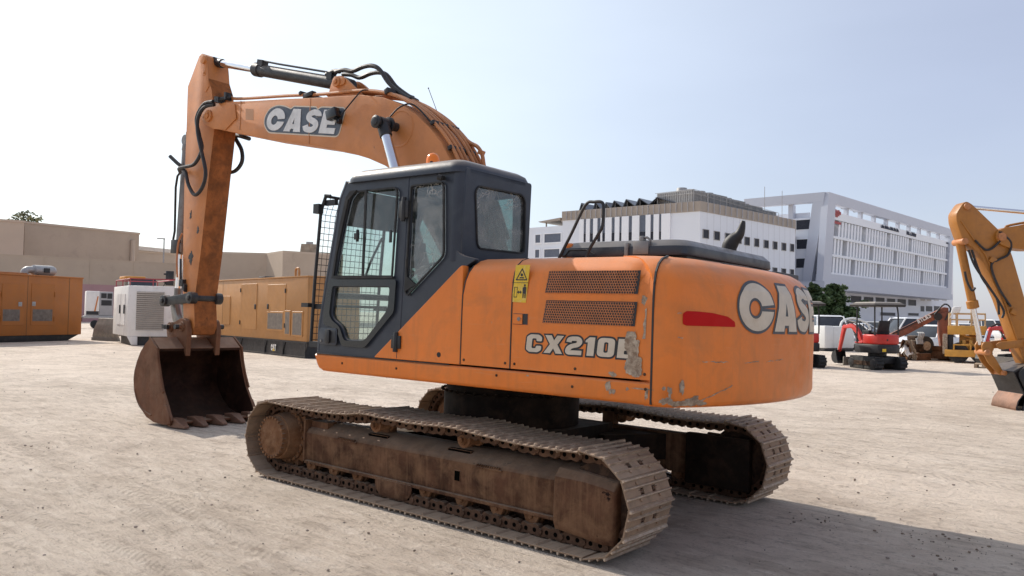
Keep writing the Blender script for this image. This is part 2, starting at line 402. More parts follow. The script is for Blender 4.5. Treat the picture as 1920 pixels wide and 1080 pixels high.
def ribbon(splines, off):
    "a border of the given half width along closed outlines"
    V, F = [], []
    for sp in splines:
        P = []
        for q in sp:
            if not P or (Vector(q)-P[-1]).length > 1e-4: P.append(Vector(q))
        if (P[0]-P[-1]).length < 1e-4: P.pop()
        n = len(P); o = len(V)
        for i in range(n):
            a, p, c = P[i-1], P[i], P[(i+1)%n]
            t0 = (p-a).normalized(); t1 = (c-p).normalized(); n0 = Vector((-t0.y, t0.x)); n1 = Vector((-t1.y, t1.x)); m = n0+n1
            m = m/max(.35, m.dot(n0)) if m.length > .05 else n0
            if m.length > 1.6: m = m.normalized()*1.6
            V += [(p.x+m.x*off, p.y+m.y*off, 0), (p.x-m.x*off, p.y-m.y*off, 0)]
        F += [(o+2*i, o+2*i+1, o+2*((i+1)%n)+1, o+2*((i+1)%n)) for i in range(n)]
    return V, F
def slice_mesh(vs, fs, xs):
    bm = bmesh.new(); V = [bm.verts.new(v) for v in vs]
    for f in fs:
        try: bm.faces.new([V[i] for i in f])
        except ValueError: pass
    for x in xs:
        bmesh.ops.bisect_plane(bm, geom=bm.verts[:]+bm.edges[:]+bm.faces[:], plane_co=(x,0,0), plane_no=(1,0,0), dist=1e-5)
    bm.verts.index_update(); v2 = [tuple(v.co) for v in bm.verts]; f2 = [tuple(v.index for v in f.verts) for f in bm.faces]; bm.free()
    return v2, f2

# ------------------------------------------------------------------ excavator
EX = empty('excavator'); EX.matrix_world = MACH
tag(EX, 'large orange tracked excavator in the middle of the lot, bucket resting on the ground', 'excavator')
SW = R(1.5)                                           # the house is swung a little on its tracks
def U(b, name, mat, parent=None, **kw):
    if parent is None: return b.build(name, mat, EX, rotz=SW, **kw)
    return b.build(name, mat, parent, **kw)
ang = lambda a, b: atan2(b[1]-a[1], b[0]-a[0])

# --- crawler tracks
RP, ZC, XT = .355, .383, 1.853
def track_path():
    pts = []
    top = [(XT,.738),(1.5,.728),(1.1,.722),(.75,.736),(.47,.766),(.2,.758),(-.05,.752),(-.3,.758),(-.57,.768),(-.9,.748),(-1.25,.728),(-1.55,.728),(-XT,.738)]
    pts += [(p.x, p.y) for p in smooth_path([(a,b,0) for a,b in top], 10)]
    pts += [(-XT+RP*cos(a), ZC+RP*sin(a)) for a in [pi/2+pi*i/36 for i in range(1,37)]]
    pts += [(-XT+2*XT*i/60, ZC-RP) for i in range(1,61)]
    pts += [(XT+RP*cos(a), ZC+RP*sin(a)) for a in [-pi/2+pi*i/36 for i in range(1,36)]]
    return pts
TP = track_path()
cum = [0]
for i in range(len(TP)):
    a, b = TP[i], TP[(i+1)%len(TP)]; cum.append(cum[-1]+sqrt((a[0]-b[0])**2+(a[1]-b[1])**2))
def tp_at(s):
    s %= cum[-1]; lo = 0
    for i in range(len(TP)):
        if cum[i+1] >= s: lo = i; break
    t = (s-cum[lo])/max(1e-9, cum[lo+1]-cum[lo]); a, b = TP[lo], TP[(lo+1)%len(TP)]
    return Vector((a[0]+(b[0]-a[0])*t, a[1]+(b[1]-a[1])*t))
NSH = 50; PITCH = cum[-1]/NSH
def shoe_mesh():
    b = MB(); h = PITCH/2; W = .3
    # plate strips with mud holes, three grousers, a turned-down rear lip
    for (u0, u1, holes) in ((-h-.012, -.042, 0), (-.042, .034, 1), (.034, h-.008, 0)):
        if holes:
            for (y0, y1) in ((-W,-.105),(-.055,.055),(.105,W)): b.box(u0, u1, y0, y1, -.006, .006)
            for yy in (-.08, .08): b.box(u0, -.022, yy-.025, yy+.025, -.006, .006); b.box(.022, u1, yy-.025, yy+.025, -.006, .006)
        else: b.box(u0, u1, -W, W, -.006, .006)
    for (u, hh, tw) in ((-h+.004, .026, .009), (-.036, .021, .007), (.034, .021, .007)):
        b.prism([(u-tw-.004,.004),(u+tw+.004,.004),(u+tw-.002,hh),(u-tw+.002,hh)], -W, W, mi=1)
    b.prism([(h-.012,-.006),(h+.004,-.020),(h+.010,-.016),(h-.002,.006)], -W+.01, W-.01)
    for u in (-.06, .052):
        for y in (-.13, .13): b.cyl((u,y,.004),(u,y,.018),.013, n=6)
    return b
SHB = shoe_mesh()
proto_shoe = None
def seat_place(s):
    p = tp_at(s); q = tp_at(s+.02)-tp_at(s-.02); q.normalize()
    return p, q
def crawler(side):
    g = 1.195*side
    # chain of links
    b = MB()
    for k in range(NSH):
        p, t = seat_place(k*PITCH); n = Vector((t.y, -t.x))      # inward normal (path runs anti-clockwise)
        if (Vector((0, ZC))-p).dot(n) < 0 and abs(p.x) < 1.2: n = -n
        n = Vector((-t.y, t.x)) if Vector((-t.y, t.x)).dot(Vector((max(-XT, min(XT, p.x)), ZC))-p) > 0 else Vector((t.y, -t.x))
        for yy in (-.098, .098):
            L = PITCH*.5
            prof = [(-L-.012,.008),(-L-.012,.05),(-L+.02,.092),(-.03,.098),(.01,.085),(L-.03,.098),(L+.006,.06),(L+.006,.008),(L-.05,.02),(0,.014),(-L+.06,.02)]
            poly = [(p.x+t.x*u+n.x*w, p.y+t.y*u+n.y*w) for u, w in prof]
            b.prism(poly, g+yy-.03, g+yy+.03)
        for du in (-.045, .035):
            cc = p+t*du+n*.055
            for yy in (-.1285, .1285): b.cyl((cc.x, g+yy-.0012, cc.y), (cc.x, g+yy+.0012, cc.y), .017, n=8, mi=1)
        c = p+n*.052-t*(PITCH*.5)
        b.cyl((c.x, g-.14, c.y), (c.x, g+.14, c.y), .024, n=8)
    root = b.build('crawler_track', [M['chain'], M['void']], EX, smooth=40)
    for k in range(NSH):
        global proto_shoe
        p, t = seat_place(k*PITCH+PITCH*.5)
        if proto_shoe is None:
            o = SHB.build('track_shoe', [M['shoe'], M['grouser']], root, bevel=.002, seg=1); proto_shoe = o
        else:
            o = proto_shoe.copy(); COL.objects.link(o); o.parent = root
        out = p-Vector((max(-XT, min(XT, p.x)), ZC)); nn = Vector((t.y, -t.x))
        if nn.dot(out) < 0: nn = -nn
        jr = random.uniform(-.02, .02)
        o.matrix_local = Matrix(((t.x, 0, nn.x, p.x),(0, 1, 0, g),(t.y, 0, nn.y, p.y),(0,0,0,1))) @ Matrix.Rotation(jr*.6, 4, 'Y')
    # side frame: box section with a sloped top, lower flange and openings
    Y = lambda y: g+side*y
    fr = MB()
    sec = [(.10,.195),(.11,.465),(.085,.50),(-.05,.572),(-.17,.572),(-.17,.195)]     # (y from gauge, z)
    x0, x1 = -1.5, 1.49
    def sring(x, dz=0, dy=0): return [(x, Y(y+dy), z+dz) for y, z in sec]
    fr.loft([sring(x0), sring(-.9), sring(0), sring(.9), sring(x1)])
    fr.box(x0, x1-.02, min(Y(.095),Y(.135)), max(Y(.095),Y(.135)), .182, .21)
    fr.box(x1-.005, x1+.022, min(Y(-.17),Y(.125)), max(Y(-.17),Y(.125)), .19, .595)
    fr.box(x1-.25, x1+.12, min(Y(-.14),Y(.05)), max(Y(-.14),Y(.05)), .25, .58)
    if True:
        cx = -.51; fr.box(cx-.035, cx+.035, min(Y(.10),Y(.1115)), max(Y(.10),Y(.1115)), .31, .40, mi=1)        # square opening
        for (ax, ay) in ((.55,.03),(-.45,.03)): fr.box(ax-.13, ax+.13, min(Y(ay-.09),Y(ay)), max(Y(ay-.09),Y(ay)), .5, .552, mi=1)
        for (ax, ay) in ((.55,.10),(-.45,.09)):
            fr.box(ax-.07, ax+.07, min(Y(-.14),Y(-.04)), max(Y(-.14),Y(-.04)), .55, .70)
        for xx in (1.0, -.72):                                                        # serrated step
            for i in range(11): fr.box(xx-.015-i*.022, xx-.003-i*.022, min(Y(.10),Y(.128)), max(Y(.10),Y(.128)), .466, .486)
            fr.box(xx-.26, xx, min(Y(.10),Y(.124)), max(Y(.10),Y(.124)), .452, .468)
    fr.build('track_frame', [M['rust'], M['void']], root, bevel=.008, seg=2)
    # rollers
    def roller(name, x, z, r, w0, w1):
        q = MB(); q.lathe((x, Y(w0), z), (0, side, 0), [(0,r*.55),(.02,r*.6),(.02,r),(.05,r),(.055,r*.8),(w1-w0-.055,r*.8),(w1-w0-.05,r),(w1-w0-.02,r),(w1-w0-.02,r*.62),(w1-w0,r*.55)], 18)
        q.cyl((x, Y(w1), z), (x, Y(w1+.025), z), r*.32, n=8)
        return q.build(name, M['drive'], root, smooth=35)
    for x in (1.42,1.08,.74,.33,-.13,-.55,-.92,-1.26):
        o = roller('track_roller', x, .168, .078, -.135, .06)
        q = MB(); q.prism([(x-.085,.20),(x+.085,.20),(x+.055,.13),(x+.02,.095),(x-.02,.095),(x-.055,.13)], min(Y(.06),Y(.095)), max(Y(.06),Y(.095)))
        q.cyl((x,Y(.09),.165),(x,Y(.112),.165),.022,n=6)
        q.build('roller_collar', M['drive'], root, bevel=.008)
    q = MB()                                                              # chain guide guard
    q.prism(roundpoly([(.44,.20),(.44,.13),(.38,.06),(.04,.06),(-.02,.13),(-.02,.20)],.05), min(Y(.132),Y(.142)), max(Y(.132),Y(.142)))
    q.build('chain_guide', M['rust'], root, bevel=.004)
    for x in (.49,-.57):
        o = roller('carrier_roller', x, .655, .068, -.10, .135)
    # idler wheel and its guard
    q = MB(); q.lathe((-XT, Y(-.12), ZC), (0,side,0), [(0,.12),(.02,.22),(.03,.265),(.09,.27),(.10,.30),(.14,.30),(.15,.27),(.21,.265),(.22,.22),(.24,.12)], 40)
    q.build('idler', M['rustd'], root, smooth=40)
    q = MB()
    ring = lambda x, top, bot, yo: [(x, Y(-.05), bot+.01),(x, Y(yo-.09), bot),(x, Y(yo-.07), bot+.05),(x, Y(yo-.07), top-.06),(x, Y(yo-.12), top),(x, Y(-.05), top+.03)]
    q.loft([ring(-1.50,.53,.18,.215), ring(-1.53,.575,.135,.25), ring(-1.78,.57,.115,.25), ring(-1.93,.555,.10,.25), ring(-2.03,.54,.105,.25), ring(-2.045,.525,.14,.235)])
    q.build('idler_guard', M['rust'], root, bevel=.008)
    q = MB(); q.box(-2.02,-1.38,min(Y(-.22),Y(-.14)),max(Y(-.22),Y(-.14)),.12,.60); q.build('idler_yoke', M['carbody'], root, bevel=.01)  # yoke takes the blackened colour for the shade inside the far track
    # sprocket and final drive
    q = MB(); nt = 21; pr = []
    for i in range(nt*4):
        a = 2*pi*i/(nt*4); rr = .318 if i%4 in (0,1) else .275
        pr.append((XT+rr*cos(a), ZC+.005+rr*sin(a)))
    q.prism(pr, g-.035, g+.035); q.cyl((XT,g-.2,ZC),(XT,g+.1,ZC),.21,n=32)
    q.build('sprocket', M['drive'], root, smooth=30)
    q = MB(); q.lathe((XT, Y(.03), ZC+.01), (0,side,0), [(0,.26),(.03,.262),(.035,.235),(.16,.215),(.165,.200),(.21,.196),(.222,.185),(.222,.12),(.226,.11)], 44)
    for i in range(26):
        a = 2*pi*i/26; q.cyl((XT+.192*cos(a), Y(.225), ZC+.01+.192*sin(a)), (XT+.192*cos(a), Y(.262), ZC+.01+.192*sin(a)), .014, n=6)
    for i in range(20):
        a = 2*pi*i/20; q.cyl((XT+.248*cos(a), Y(.05), ZC+.01+.248*sin(a)), (XT+.248*cos(a), Y(.078), ZC+.01+.248*sin(a)), .015, n=6)
    q.build('final_drive', M['drive'], root, smooth=35)
    return root
crawler(1); crawler(-1)
# --- car body between the tracks
b = MB()
b.prism([(-.72,-.72),(.72,-.72),(.72,.72),(-.72,.72)], .40, .64, 'xy')
for sx in (-1,1):
    for sy in (-1,1):
        b.prism([(sx*.35,sy*.5),(sx*.8,sy*.45),(sx*1.15,sy*1.03),(sx*.6,sy*1.03)], .30, .55, 'xy')
b.cyl((0,0,.64),(0,0,.93),.66,n=48); b.cyl((0,0,.93),(0,0,1.0),.64,n=48); b.cyl((0,0,1.0),(0,0,1.09),.58,n=40)
for i in range(40):
    a = 2*pi*i/40; b.cyl((.68*cos(a),.68*sin(a),.93),(.68*cos(a),.68*sin(a),.955),.018,n=6)
b.build('carbody', M['carbody'], EX, bevel=.012, smooth=35)

# --- house: main frame with side skirts
b = MB()
b.box(-2.2,1.22,-1.33,1.33,1.13,1.22)
b.box(-2.3,.9,-.35,.1,1.08,1.24)
U(b, 'main_frame', M['black'], bevel=.01)
def skirt(side):
    b = MB(); S = lambda y: y*side
    prof = [(1.30,1.245),(1.372,1.245),(1.385,1.232),(1.385,1.125),(1.378,1.105),(1.36,1.090),(1.30,1.086)]
    rings = []
    for x, dz in ((-2.235,0),(-1.5,0),(-.5,0),(.5,0),(1.13,0),(1.19,.006),(1.225,.03),(1.25,.07),(1.275,.12),(1.29,.15)):
        rings.append([(x, S(y), max(z, 1.086+dz) if z < 1.2 else z) for y, z in prof])
    b.loft(rings)
    for x, z in ((1.0,1.16),(.2,1.13),(-1.2,1.16),(-1.72,1.13)):
        pass
    return U(b, 'side_skirt', M['orange'], smooth=40)
sk = skirt(1); skirt(-1)
# --- body panels
PROF = [(1.385,1.262),(1.385,1.40),(1.385,1.55),(1.385,1.70),(1.385,1.82),(1.377,1.93),(1.360,2.0),(1.325,2.058),(1.27,2.098),(1.19,2.120),(1.08,2.128),(.55,2.13)]
def panel(name, xa, xb, side=1, dent=None, curve0=0., zmin=None, mat='orange', thick=True):
    n = 30; rows = []
    for i in range(n+1):
        t = i/n; row = []
        for j, (y, z) in enumerate(PROF):
            zz = z
            lo = xa + curve0*max(0, (z-1.75)/.38)**2
            x = lo+(xb-lo)*t; yy = y
            if dent: yy, zz = dent(x, y, z)
            if side < 0: zz = 1.262+(zz-1.262)*.93
            row.append((x, yy*side, zz))
        rows.append(row)
    b = MB(); k = len(PROF)
    vs = [p for r in rows for p in r]
    fs = [(i*k+j, i*k+j+1, (i+1)*k+j+1, (i+1)*k+j) for i in range(n) for j in range(k-1)]
    b.add(vs, fs)
    # turned-in edges give the seams depth
    for r, sx in ((rows[0], 1), (rows[-1], 1)):
        inn = [(p[0], p[1]-.05*side if p[2] < 2.05 else p[1]-.02*side, p[2] if p[2] < 2.0 else p[2]-.05) for p in r]
        b.add(r+inn, [(j, j+1, k+j+1, k+j) for j in range(k-1)])
    bot = [r[0] for r in rows]; inn = [(p[0], p[1]-.05*side, p[2]) for p in bot]
    b.add(bot+inn, [(i, i+1, n+1+i+1, n+1+i) for i in range(n)])
    return U(b, name, M[mat], smooth=50)
def dent(x, y, z):
    d = .032*exp(-((x+2.14)/.045)**2-((z-2.03)/.06)**2) - .012*exp(-((x+2.19)/.022)**2-((z-2.02)/.06)**2)
    d += .018*exp(-((x+2.17+ (z-1.9)*.25)/.035)**2)*max(0, min(1, (z-1.6)/.3))
    d += .010*abs(sin(x*23+z*9))*exp(-((x+1.95)/.16)**2-((z-1.815)/.03)**2)
    return y-d*(1 if z < 2.08 else .4), z-.6*d*(1 if z > 2.02 else 0)
panel('side_panel', -.528, -1.020, curve0=-.09)
door = panel('engine_door', -1.034, -2.222, dent=dent)
# far side body: tank and pump cover
for xa, xb in ((1.0,.25),(.236,-.9),(-.914,-2.222)): panel('side_panel', xa, xb, side=-1)
b = MB(); b.box(.98,1.02,-1.38,-.5,1.25,2.05); b.box(-2.2,1.0,-.5,.32,1.25,1.62); b.box(.2,1.0,-1.2,-.5,2.05,2.12)
U(b, 'tank_front', M['orange'], bevel=.01)
# deck under the hood
b = MB(); b.box(-2.4,-.45,-.6,.6,1.24,2.112); b.box(-2.4,.9,-1.1,-.5,1.9,2.118)
U(b, 'engine_deck', M['black'], bevel=.01)
# triangular panel below the cab
tri = [(.470,1.264),(-.514,1.264),(-.514,2.055),(-.49,2.045)]
vs, fs = fill2d([roundpoly(tri, [.004,.004,.01,.02], 2)], extrude=.03, bevel=.006)
b = MB(); b.add([(x, 1.352-z*1.0 - 0.0, y) for x, y, z in vs], fs); U(b, 'side_panel', M['orange'], smooth=40)
b = MB(); b.prism(roundpoly([(-.29+.022*cos(a), 1.325+.022*sin(a)) for a in [2*pi*i/10 for i in range(10)]],0), 1.386, 1.39); U(b, 'plug', M['rubber'])
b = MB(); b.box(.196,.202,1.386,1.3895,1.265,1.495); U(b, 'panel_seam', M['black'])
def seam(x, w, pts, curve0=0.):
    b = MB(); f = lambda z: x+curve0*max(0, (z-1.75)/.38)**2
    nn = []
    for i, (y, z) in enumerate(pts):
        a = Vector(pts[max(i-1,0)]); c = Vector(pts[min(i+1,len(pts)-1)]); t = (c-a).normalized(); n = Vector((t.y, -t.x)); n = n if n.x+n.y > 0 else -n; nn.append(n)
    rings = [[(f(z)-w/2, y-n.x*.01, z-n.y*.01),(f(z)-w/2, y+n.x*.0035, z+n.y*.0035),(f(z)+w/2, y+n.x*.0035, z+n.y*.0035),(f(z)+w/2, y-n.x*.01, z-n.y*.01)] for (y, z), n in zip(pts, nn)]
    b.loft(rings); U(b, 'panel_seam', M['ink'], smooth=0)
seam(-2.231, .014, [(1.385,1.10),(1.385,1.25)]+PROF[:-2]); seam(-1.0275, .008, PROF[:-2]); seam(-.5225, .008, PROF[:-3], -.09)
b = MB()
for x, z in ((-1.07,1.30),(-2.18,1.30),(-1.62,1.30),(-.56,1.30),(-.98,1.30),(-2.19,1.20),(-.9,1.20),(-1.6,1.17),(.2,1.18),(.9,1.18)): b.lathe((x,1.3845,z),(0,1,0),[(0,.011),(.004,.011),(.006,.007)],8)
U(b, 'panel_bolt', M['rustd'])
# counterweight
def cw_ring(a):
    ca, sa = cos(a), sin(a); t = abs(abs(math.degrees(a))-180)            # degrees from dead astern
    side_t = sstep(22, 31, t)
    big = 1+.55*(1-sstep(4, 26, t))
    prof = [(.10,1.082),(.035,1.088),(.010,1.105),(0,1.13),(0,1.3),(-.004,1.5),(0,1.72),(.006,1.80),(.018*big,1.90),(.05*big,1.985),(.10*big,2.045),(.17*big,2.09),(.27*big,2.118),(.45,2.13)]
    return prof, ca, sa
b = MB(); rows = []
A0 = math.degrees(atan2(1.385,-2.238))
angs = [A0+(360-2*A0)*i/72 for i in range(73)]
for a in angs:
    prof, ca, sa = cw_ring(R(a)); t = abs(a-180); tm = 180-A0
    Rb = 2.75-.118*max(0, (t-(tm-3.2))/3.2)**2
    if t > tm-.01: Rb = 2.632
    row = []
    for d, z in prof:
        row.append(((Rb-d)*ca, (Rb-d)*sa, z))
    rows.append(row)
k = len(rows[0]); vs = [p for r in rows for p in r]
fs = [(i*k+j, i*k+j+1, (i+1)*k+j+1, (i+1)*k+j) for i in range(72) for j in range(k-1)]
b.add(vs, fs)
b.add(rows[0], [tuple(range(k))]); b.add(rows[-1], [tuple(range(k))])
b.add([r[0] for r in rows], [tuple(range(73))]); b.add([r[-1] for r in rows], [tuple(range(73))])
cw = U(b, 'counterweight', M['orange'], smooth=50)
def on_cw(vs, a_start, zb, lift):
    "wrap flat lettering (x along the arc, y up) on the counterweight"
    out = []
    for x, y, z in vs:
        z0 = zb+y; d = 0
        prof, _, _ = cw_ring(pi)
        a = R(a_start)+x/2.75; prof, _, _ = cw_ring(a if a <= pi else a-2*pi)
        for (d0, q0), (d1, q1) in zip(prof, prof[1:]):
            if q0 <= z0 <= q1: d = d0+(d1-d0)*(z0-q0)/(q1-q0)
        out.append(((2.75-d+lift)*cos(a), (2.75-d+lift)*sin(a), z0))
    return out
W_ = word('CASE', .345, 1.55, 0.06, .03)
xs = [i*.05 for i in range(-2, 40)]
for off, lift, mt, nm in ((.020,.0045,'ink2','lettering_outline'), (.0,.0065,'cream','lettering')):
    v, f = ribbon(W_, off) if off else fill2d(W_); v, f = slice_mesh(v, f, xs); v, f = slice_mesh([(q[1],q[0],q[2]) for q in v], f, [i*.02 for i in range(-2,24)]); v = [(q[1],q[0],q[2]) for q in v]
    b = MB(); b.add(on_cw(v, 161.9, 1.615, lift), f); U(b, nm, M[mt], cw, smooth=60)
v, f = fill2d([roundpoly([(0,.01),(.03,0),(.475,.0),(.47,.035),(.40,.07),(.25,.092),(.12,.098),(.03,.098),(0,.08)],.01,2)]); v, f = slice_mesh(v, f, [i*.05 for i in range(10)])
b = MB(); b.add(on_cw(v, 151.4, 1.64, .003), f); U(b, 'reflector', M['reflector'], cw, smooth=60)
def blob(n, rx, ry, seed, jag=.35):
    n = n*3; out = []
    for i in range(n):
        a = 2*pi*i/n; q = Vector((cos(a)*1.3+seed*3.1, sin(a)*1.3, seed*.7))
        k = 1+jag*1.5*mnoise.noise(q)+jag*.9*mnoise.noise(q*3.3)+jag*.55*mnoise.noise(q*9)
        out.append((rx*k*cos(a), ry*k*sin(a)))
    return out
b = MB()
for (a, z, rx, ry, sd) in ((151.6,1.118,.10,.020,1),(153.4,1.132,.07,.032,2),(154.9,1.116,.06,.014,3),(149.6,1.20,.018,.035,4),(149.0,1.14,.045,.022,5),(148.6,1.22,.015,.012,6),(151.6,1.23,.02,.045,7)):
    v, f = fill2d([[(x+.2, y) for x, y in blob(22, rx, ry, sd)]]); b.add(on_cw([(x-.2,y,zz) for x,y,zz in v], a, z, .0035), f)
for (a0, z0, a1, z1, w) in ((154.5,1.13,161.0,1.235,.006),(155,1.40,160,1.395,.004),(163.5,1.39,167,1.40,.004),(169,1.395,174,1.41,.004),(150.5,1.72,151.2,1.725,.006),(150.6,1.56,151.5,1.555,.005)):
    n = 14; top = []; bot = []
    rnd = random.Random(int(a0*10))
    for i in range(n+1):
        t = i/n; s = R(a0+(a1-a0)*t)*2.75; y = z0+(z1-z0)*t+rnd.uniform(-.004,.004); h = w*rnd.uniform(.1,1)
        top.append((s, y+h, 0)); bot.append((s, y-h, 0))
    vs = on_cw(top+bot, 0, 0, .003); b.add(vs, [(i, i+1, n+1+i+1, n+1+i) for i in range(n)])
U(b, 'scraped_paint', M['scrape'], cw, smooth=0)
# engine door fittings
def perforated(x0, x1, z0, z1, skew, p=.0205, r=.37):
    b = MB(); nr = int((z1-z0)/(p*.88)); nc = int((x0-x1)/p)
    for j in range(nr):
        for i in range(nc):
            cx = x0-(i+.5+(.5 if j%2 else 0))*p+skew*(j/nr); cz = z0+(j+.5)*p*.88
            sq = [(-1,-1),(0,-1),(1,-1),(1,0),(1,1),(0,1),(-1,1),(-1,0)]
            o = [(cx+a*p/2, 1.3905, cz+c*p*.44) for a, c in sq]
            n = [(cx+p*r*cos(atan2(c,a)), 1.3905, cz+p*r*sin(atan2(c,a))) for a, c in sq]
            b.add(o+n, [(q,(q+1)%8,8+(q+1)%8,8+q) for q in range(8)])
    return b
for (x0, x1, z0, z1) in ((-1.345,-2.09,1.845,2.008),(-1.33,-2.075,1.622,1.79)):
    bk = MB(); bk.prism([(x0+.01,z0),(x1-.02,z0),(x1-.035,z1),(x0-.02,z1)], 1.3855, 1.387)
    o = U(bk, 'grille', M['ink'], door)
    if z0 > 1.8:
        def g(x, y, z):
            d, _ = dent(x, 1.385, min(z,1.82)); return (x, y-.4*(1.385-d)-(0 if z < 1.86 else .045*(z-1.86)), z)
    else: g = lambda x, y, z: (x, y, z)
    pf = perforated(x0, x1, z0, z1, -.02); pf.map(g); bk2 = U(pf, 'grille_sheet', flat('dusty_brown_grille', (.40,.135,.045), .6, dirt=.4, dirtcol=(.22,.09,.04), dscale=6), door, smooth=0)
    o.data.transform(Matrix.Identity(4))
    for v in o.data.vertices: v.co.y = g(v.co.x, v.co.y, v.co.z)[1]
def flat_on_side(splines, x0, z0, lift, offset=0):
    "flat graphics on the left flank: x to the rear, y up"
    v, f = fill2d(splines, offset=offset); return [(x0-x, 1.385+lift, z0+y) for x, y, z in v], f
W2 = word('cX210B', .132, .93, .10, .13)
for off, lift, mt, nm in ((.017,.0022,'ink','lettering_outline'),(.001,.0045,'cream','lettering')):
    b = MB()
    if mt == 'ink': v, f = ribbon(W2, .013); b.add([(-1.175-x, 1.385+lift, 1.40+y) for x, y, z in v], f)
    else: b.add(*flat_on_side(W2, -1.175, 1.40, lift, 0))
    U(b, nm, M[mt], door, smooth=0)
b = MB()
sc_ = [(-.02,.26),(.05,.27),(.06,.21),(.085,.2),(.075,.1),(.10,.09),(.11,-.03),(.06,-.045),(-.02,-.02),(-.03,.04),(.0,.09),(-.035,.16)]
rnd = random.Random(5)
sc_j = []
for i in range(len(sc_)):
    p, q = sc_[i], sc_[(i+1)%len(sc_)]
    for j in range(7): sc_j.append((p[0]+(q[0]-p[0])*j/7+rnd.uniform(-.006,.006), p[1]+(q[1]-p[1])*j/7+rnd.uniform(-.006,.006)))
b.add(*flat_on_side([sc_j], -2.055, 1.32, .0062))
st = [(.0,0),(.012,.05),(.004,.1),(.02,.15),(.016,.2),(.03,.21),(.028,.1),(.024,.0)]
b.add(*flat_on_side([st], -2.155, 1.54, .003)); b.add(*flat_on_side([blob(14,.022,.03,9)], -2.16, 1.80, -.006))
b.add(*flat_on_side([blob(12,.03,.02,8)], -1.93, 1.285, .002))
U(b, 'scraped_paint', M['scrape'], door, smooth=0)
b = MB()
for (x, z, rx, ry, sd) in ((-1.90,1.20,.02,.03,31),(-2.05,1.19,.01,.012,32),(-2.16,1.20,.07,.005,33),(-1.93,1.165,.03,.02,34),(-2.2,1.17,.012,.035,35),(-1.2,1.22,.012,.006,36)):
    b.add(*flat_on_side([blob(14, rx, ry, sd)], x, z, .0025))
U(b, 'scraped_paint', M['scrape'], sk, smooth=0)
# warning sticker with its two pictograms
def sticker():
    Z0 = 1.772
    b = MB(); b.add(*flat_on_side([[(0,.0),(.135,-.004),(.165,.283),(.03,.283)]], -1.025, Z0, .002))
    o = U(b, 'warning_sticker', M['sticker'], door, smooth=0)
    k = MB()
    tri_o = roundpoly([(.03,.165),(.145,.165),(.094,.262)],.008,2); tri_i = roundpoly([(.046,.174),(.131,.174),(.093,.244)],.004,2)
    k.add(*flat_on_side([tri_o, tri_i], -1.025, Z0, .0034))
    k.add(*flat_on_side([[(.068,.18),(.112,.18),(.108,.19),(.072,.19)]], -1.025, Z0, .0034)); k.add(*flat_on_side([ell(.09,.207,.012,.012,0,350,12)], -1.025, Z0, .0034))
    k.add(*flat_on_side([[(.0,.146),(.15,.146),(.15,.1495),(.0,.1495)]], -1.025, Z0, .0034))
    k.add(*flat_on_side([[(.018,.035),(.05,.035),(.054,.115),(.022,.115)],[(.023,.04),(.046,.04),(.049,.110),(.027,.110)]], -1.025, Z0, .0034))
    k.add(*flat_on_side([[(.052,.075),(.066,.06),(.066,.07),(.080,.07),(.080,.06),(.094,.075),(.080,.09),(.080,.08),(.066,.08),(.066,.09)]], -1.025, Z0, .0034))
    k.add(*flat_on_side([[(.102,.03),(.112,.03),(.114,.065),(.120,.065),(.121,.03),(.131,.03),(.138,.11),(.128,.118),(.114,.118),(.102,.108)]], -1.025, Z0, .0034))
    k.add(*flat_on_side([ell(.122,.128,.009,.009,0,350,12)], -1.025, Z0, .0034))
    k.build('pictogram', M['ink'], door, smooth=0)
sticker()
b = MB(); b.box(-1.185,-1.045,1.3855,1.3875,1.60,1.685, mi=1); b.box(-1.135,-1.05,1.387,1.394,1.605,1.68); b.cyl((-1.105,1.393,1.643),(-1.105,1.399,1.643),.016,n=14,mi=2)
U(b, 'latch', [M['orange'], M['black'], M['steel']], door, bevel=.002, seg=1)

# --- engine hood, exhaust, rail
b = MB()
def rr(x0, x1, y0, y1, r, z, k=6):
    return [(x, y, z) for x, y in roundpoly([(x0,y0),(x1,y0),(x1,y1),(x0,y1)], r, k)]
b.loft([rr(-2.235,-1.09,-.93,.90,.16,2.152), rr(-2.24,-1.06,-.935,.905,.16,2.165), rr(-2.235,-1.08,-.93,.90,.16,2.222), rr(-2.19,-1.15,-.885,.855,.15,2.268), rr(-2.14,-1.20,-.83,.80,.13,2.278)])
hood = U(b, 'engine_hood', M['hood'], smooth=35)
b = MB(); b.box(-2.2,-1.15,-.85,.82,2.12,2.16); U(b, 'hood_seal', M['black'])
b = MB()
b.box(-1.93,-1.80,.80,.915,2.16,2.26); b.box(-1.76,-1.73,.84,.92,2.15,2.25)
b.tube([(-1.84,.87,2.25),(-1.86,.88,2.285),(-1.90,.88,2.29),(-1.93,.88,2.27),(-1.92,.89,2.24),(-1.87,.90,2.24)], .011, 6); b.box(-1.88,-1.845,.85,.9,2.25,2.30)
U(b, 'hood_latch', M['steel'], hood, bevel=.004)
b = MB(); b.tube([(-1.18,.905,2.163),(-1.22,.906,2.205),(-1.38,.906,2.205),(-1.46,.906,2.165)], .006, 6); U(b, 'grab_recess', M['black'], hood)
b = MB(); b.tube(smooth_path([(-1.985,-.48,2.2),(-1.985,-.48,2.32),(-2.02,-.48,2.39),(-2.08,-.48,2.45),(-2.11,-.48,2.56)],5), [.066]*9+[.064,.061,.058,.054,.050,.046,.042,.037,.032,.027,.022,.016], 14, caps=False)
U(b, 'exhaust_pipe', M['hose'])
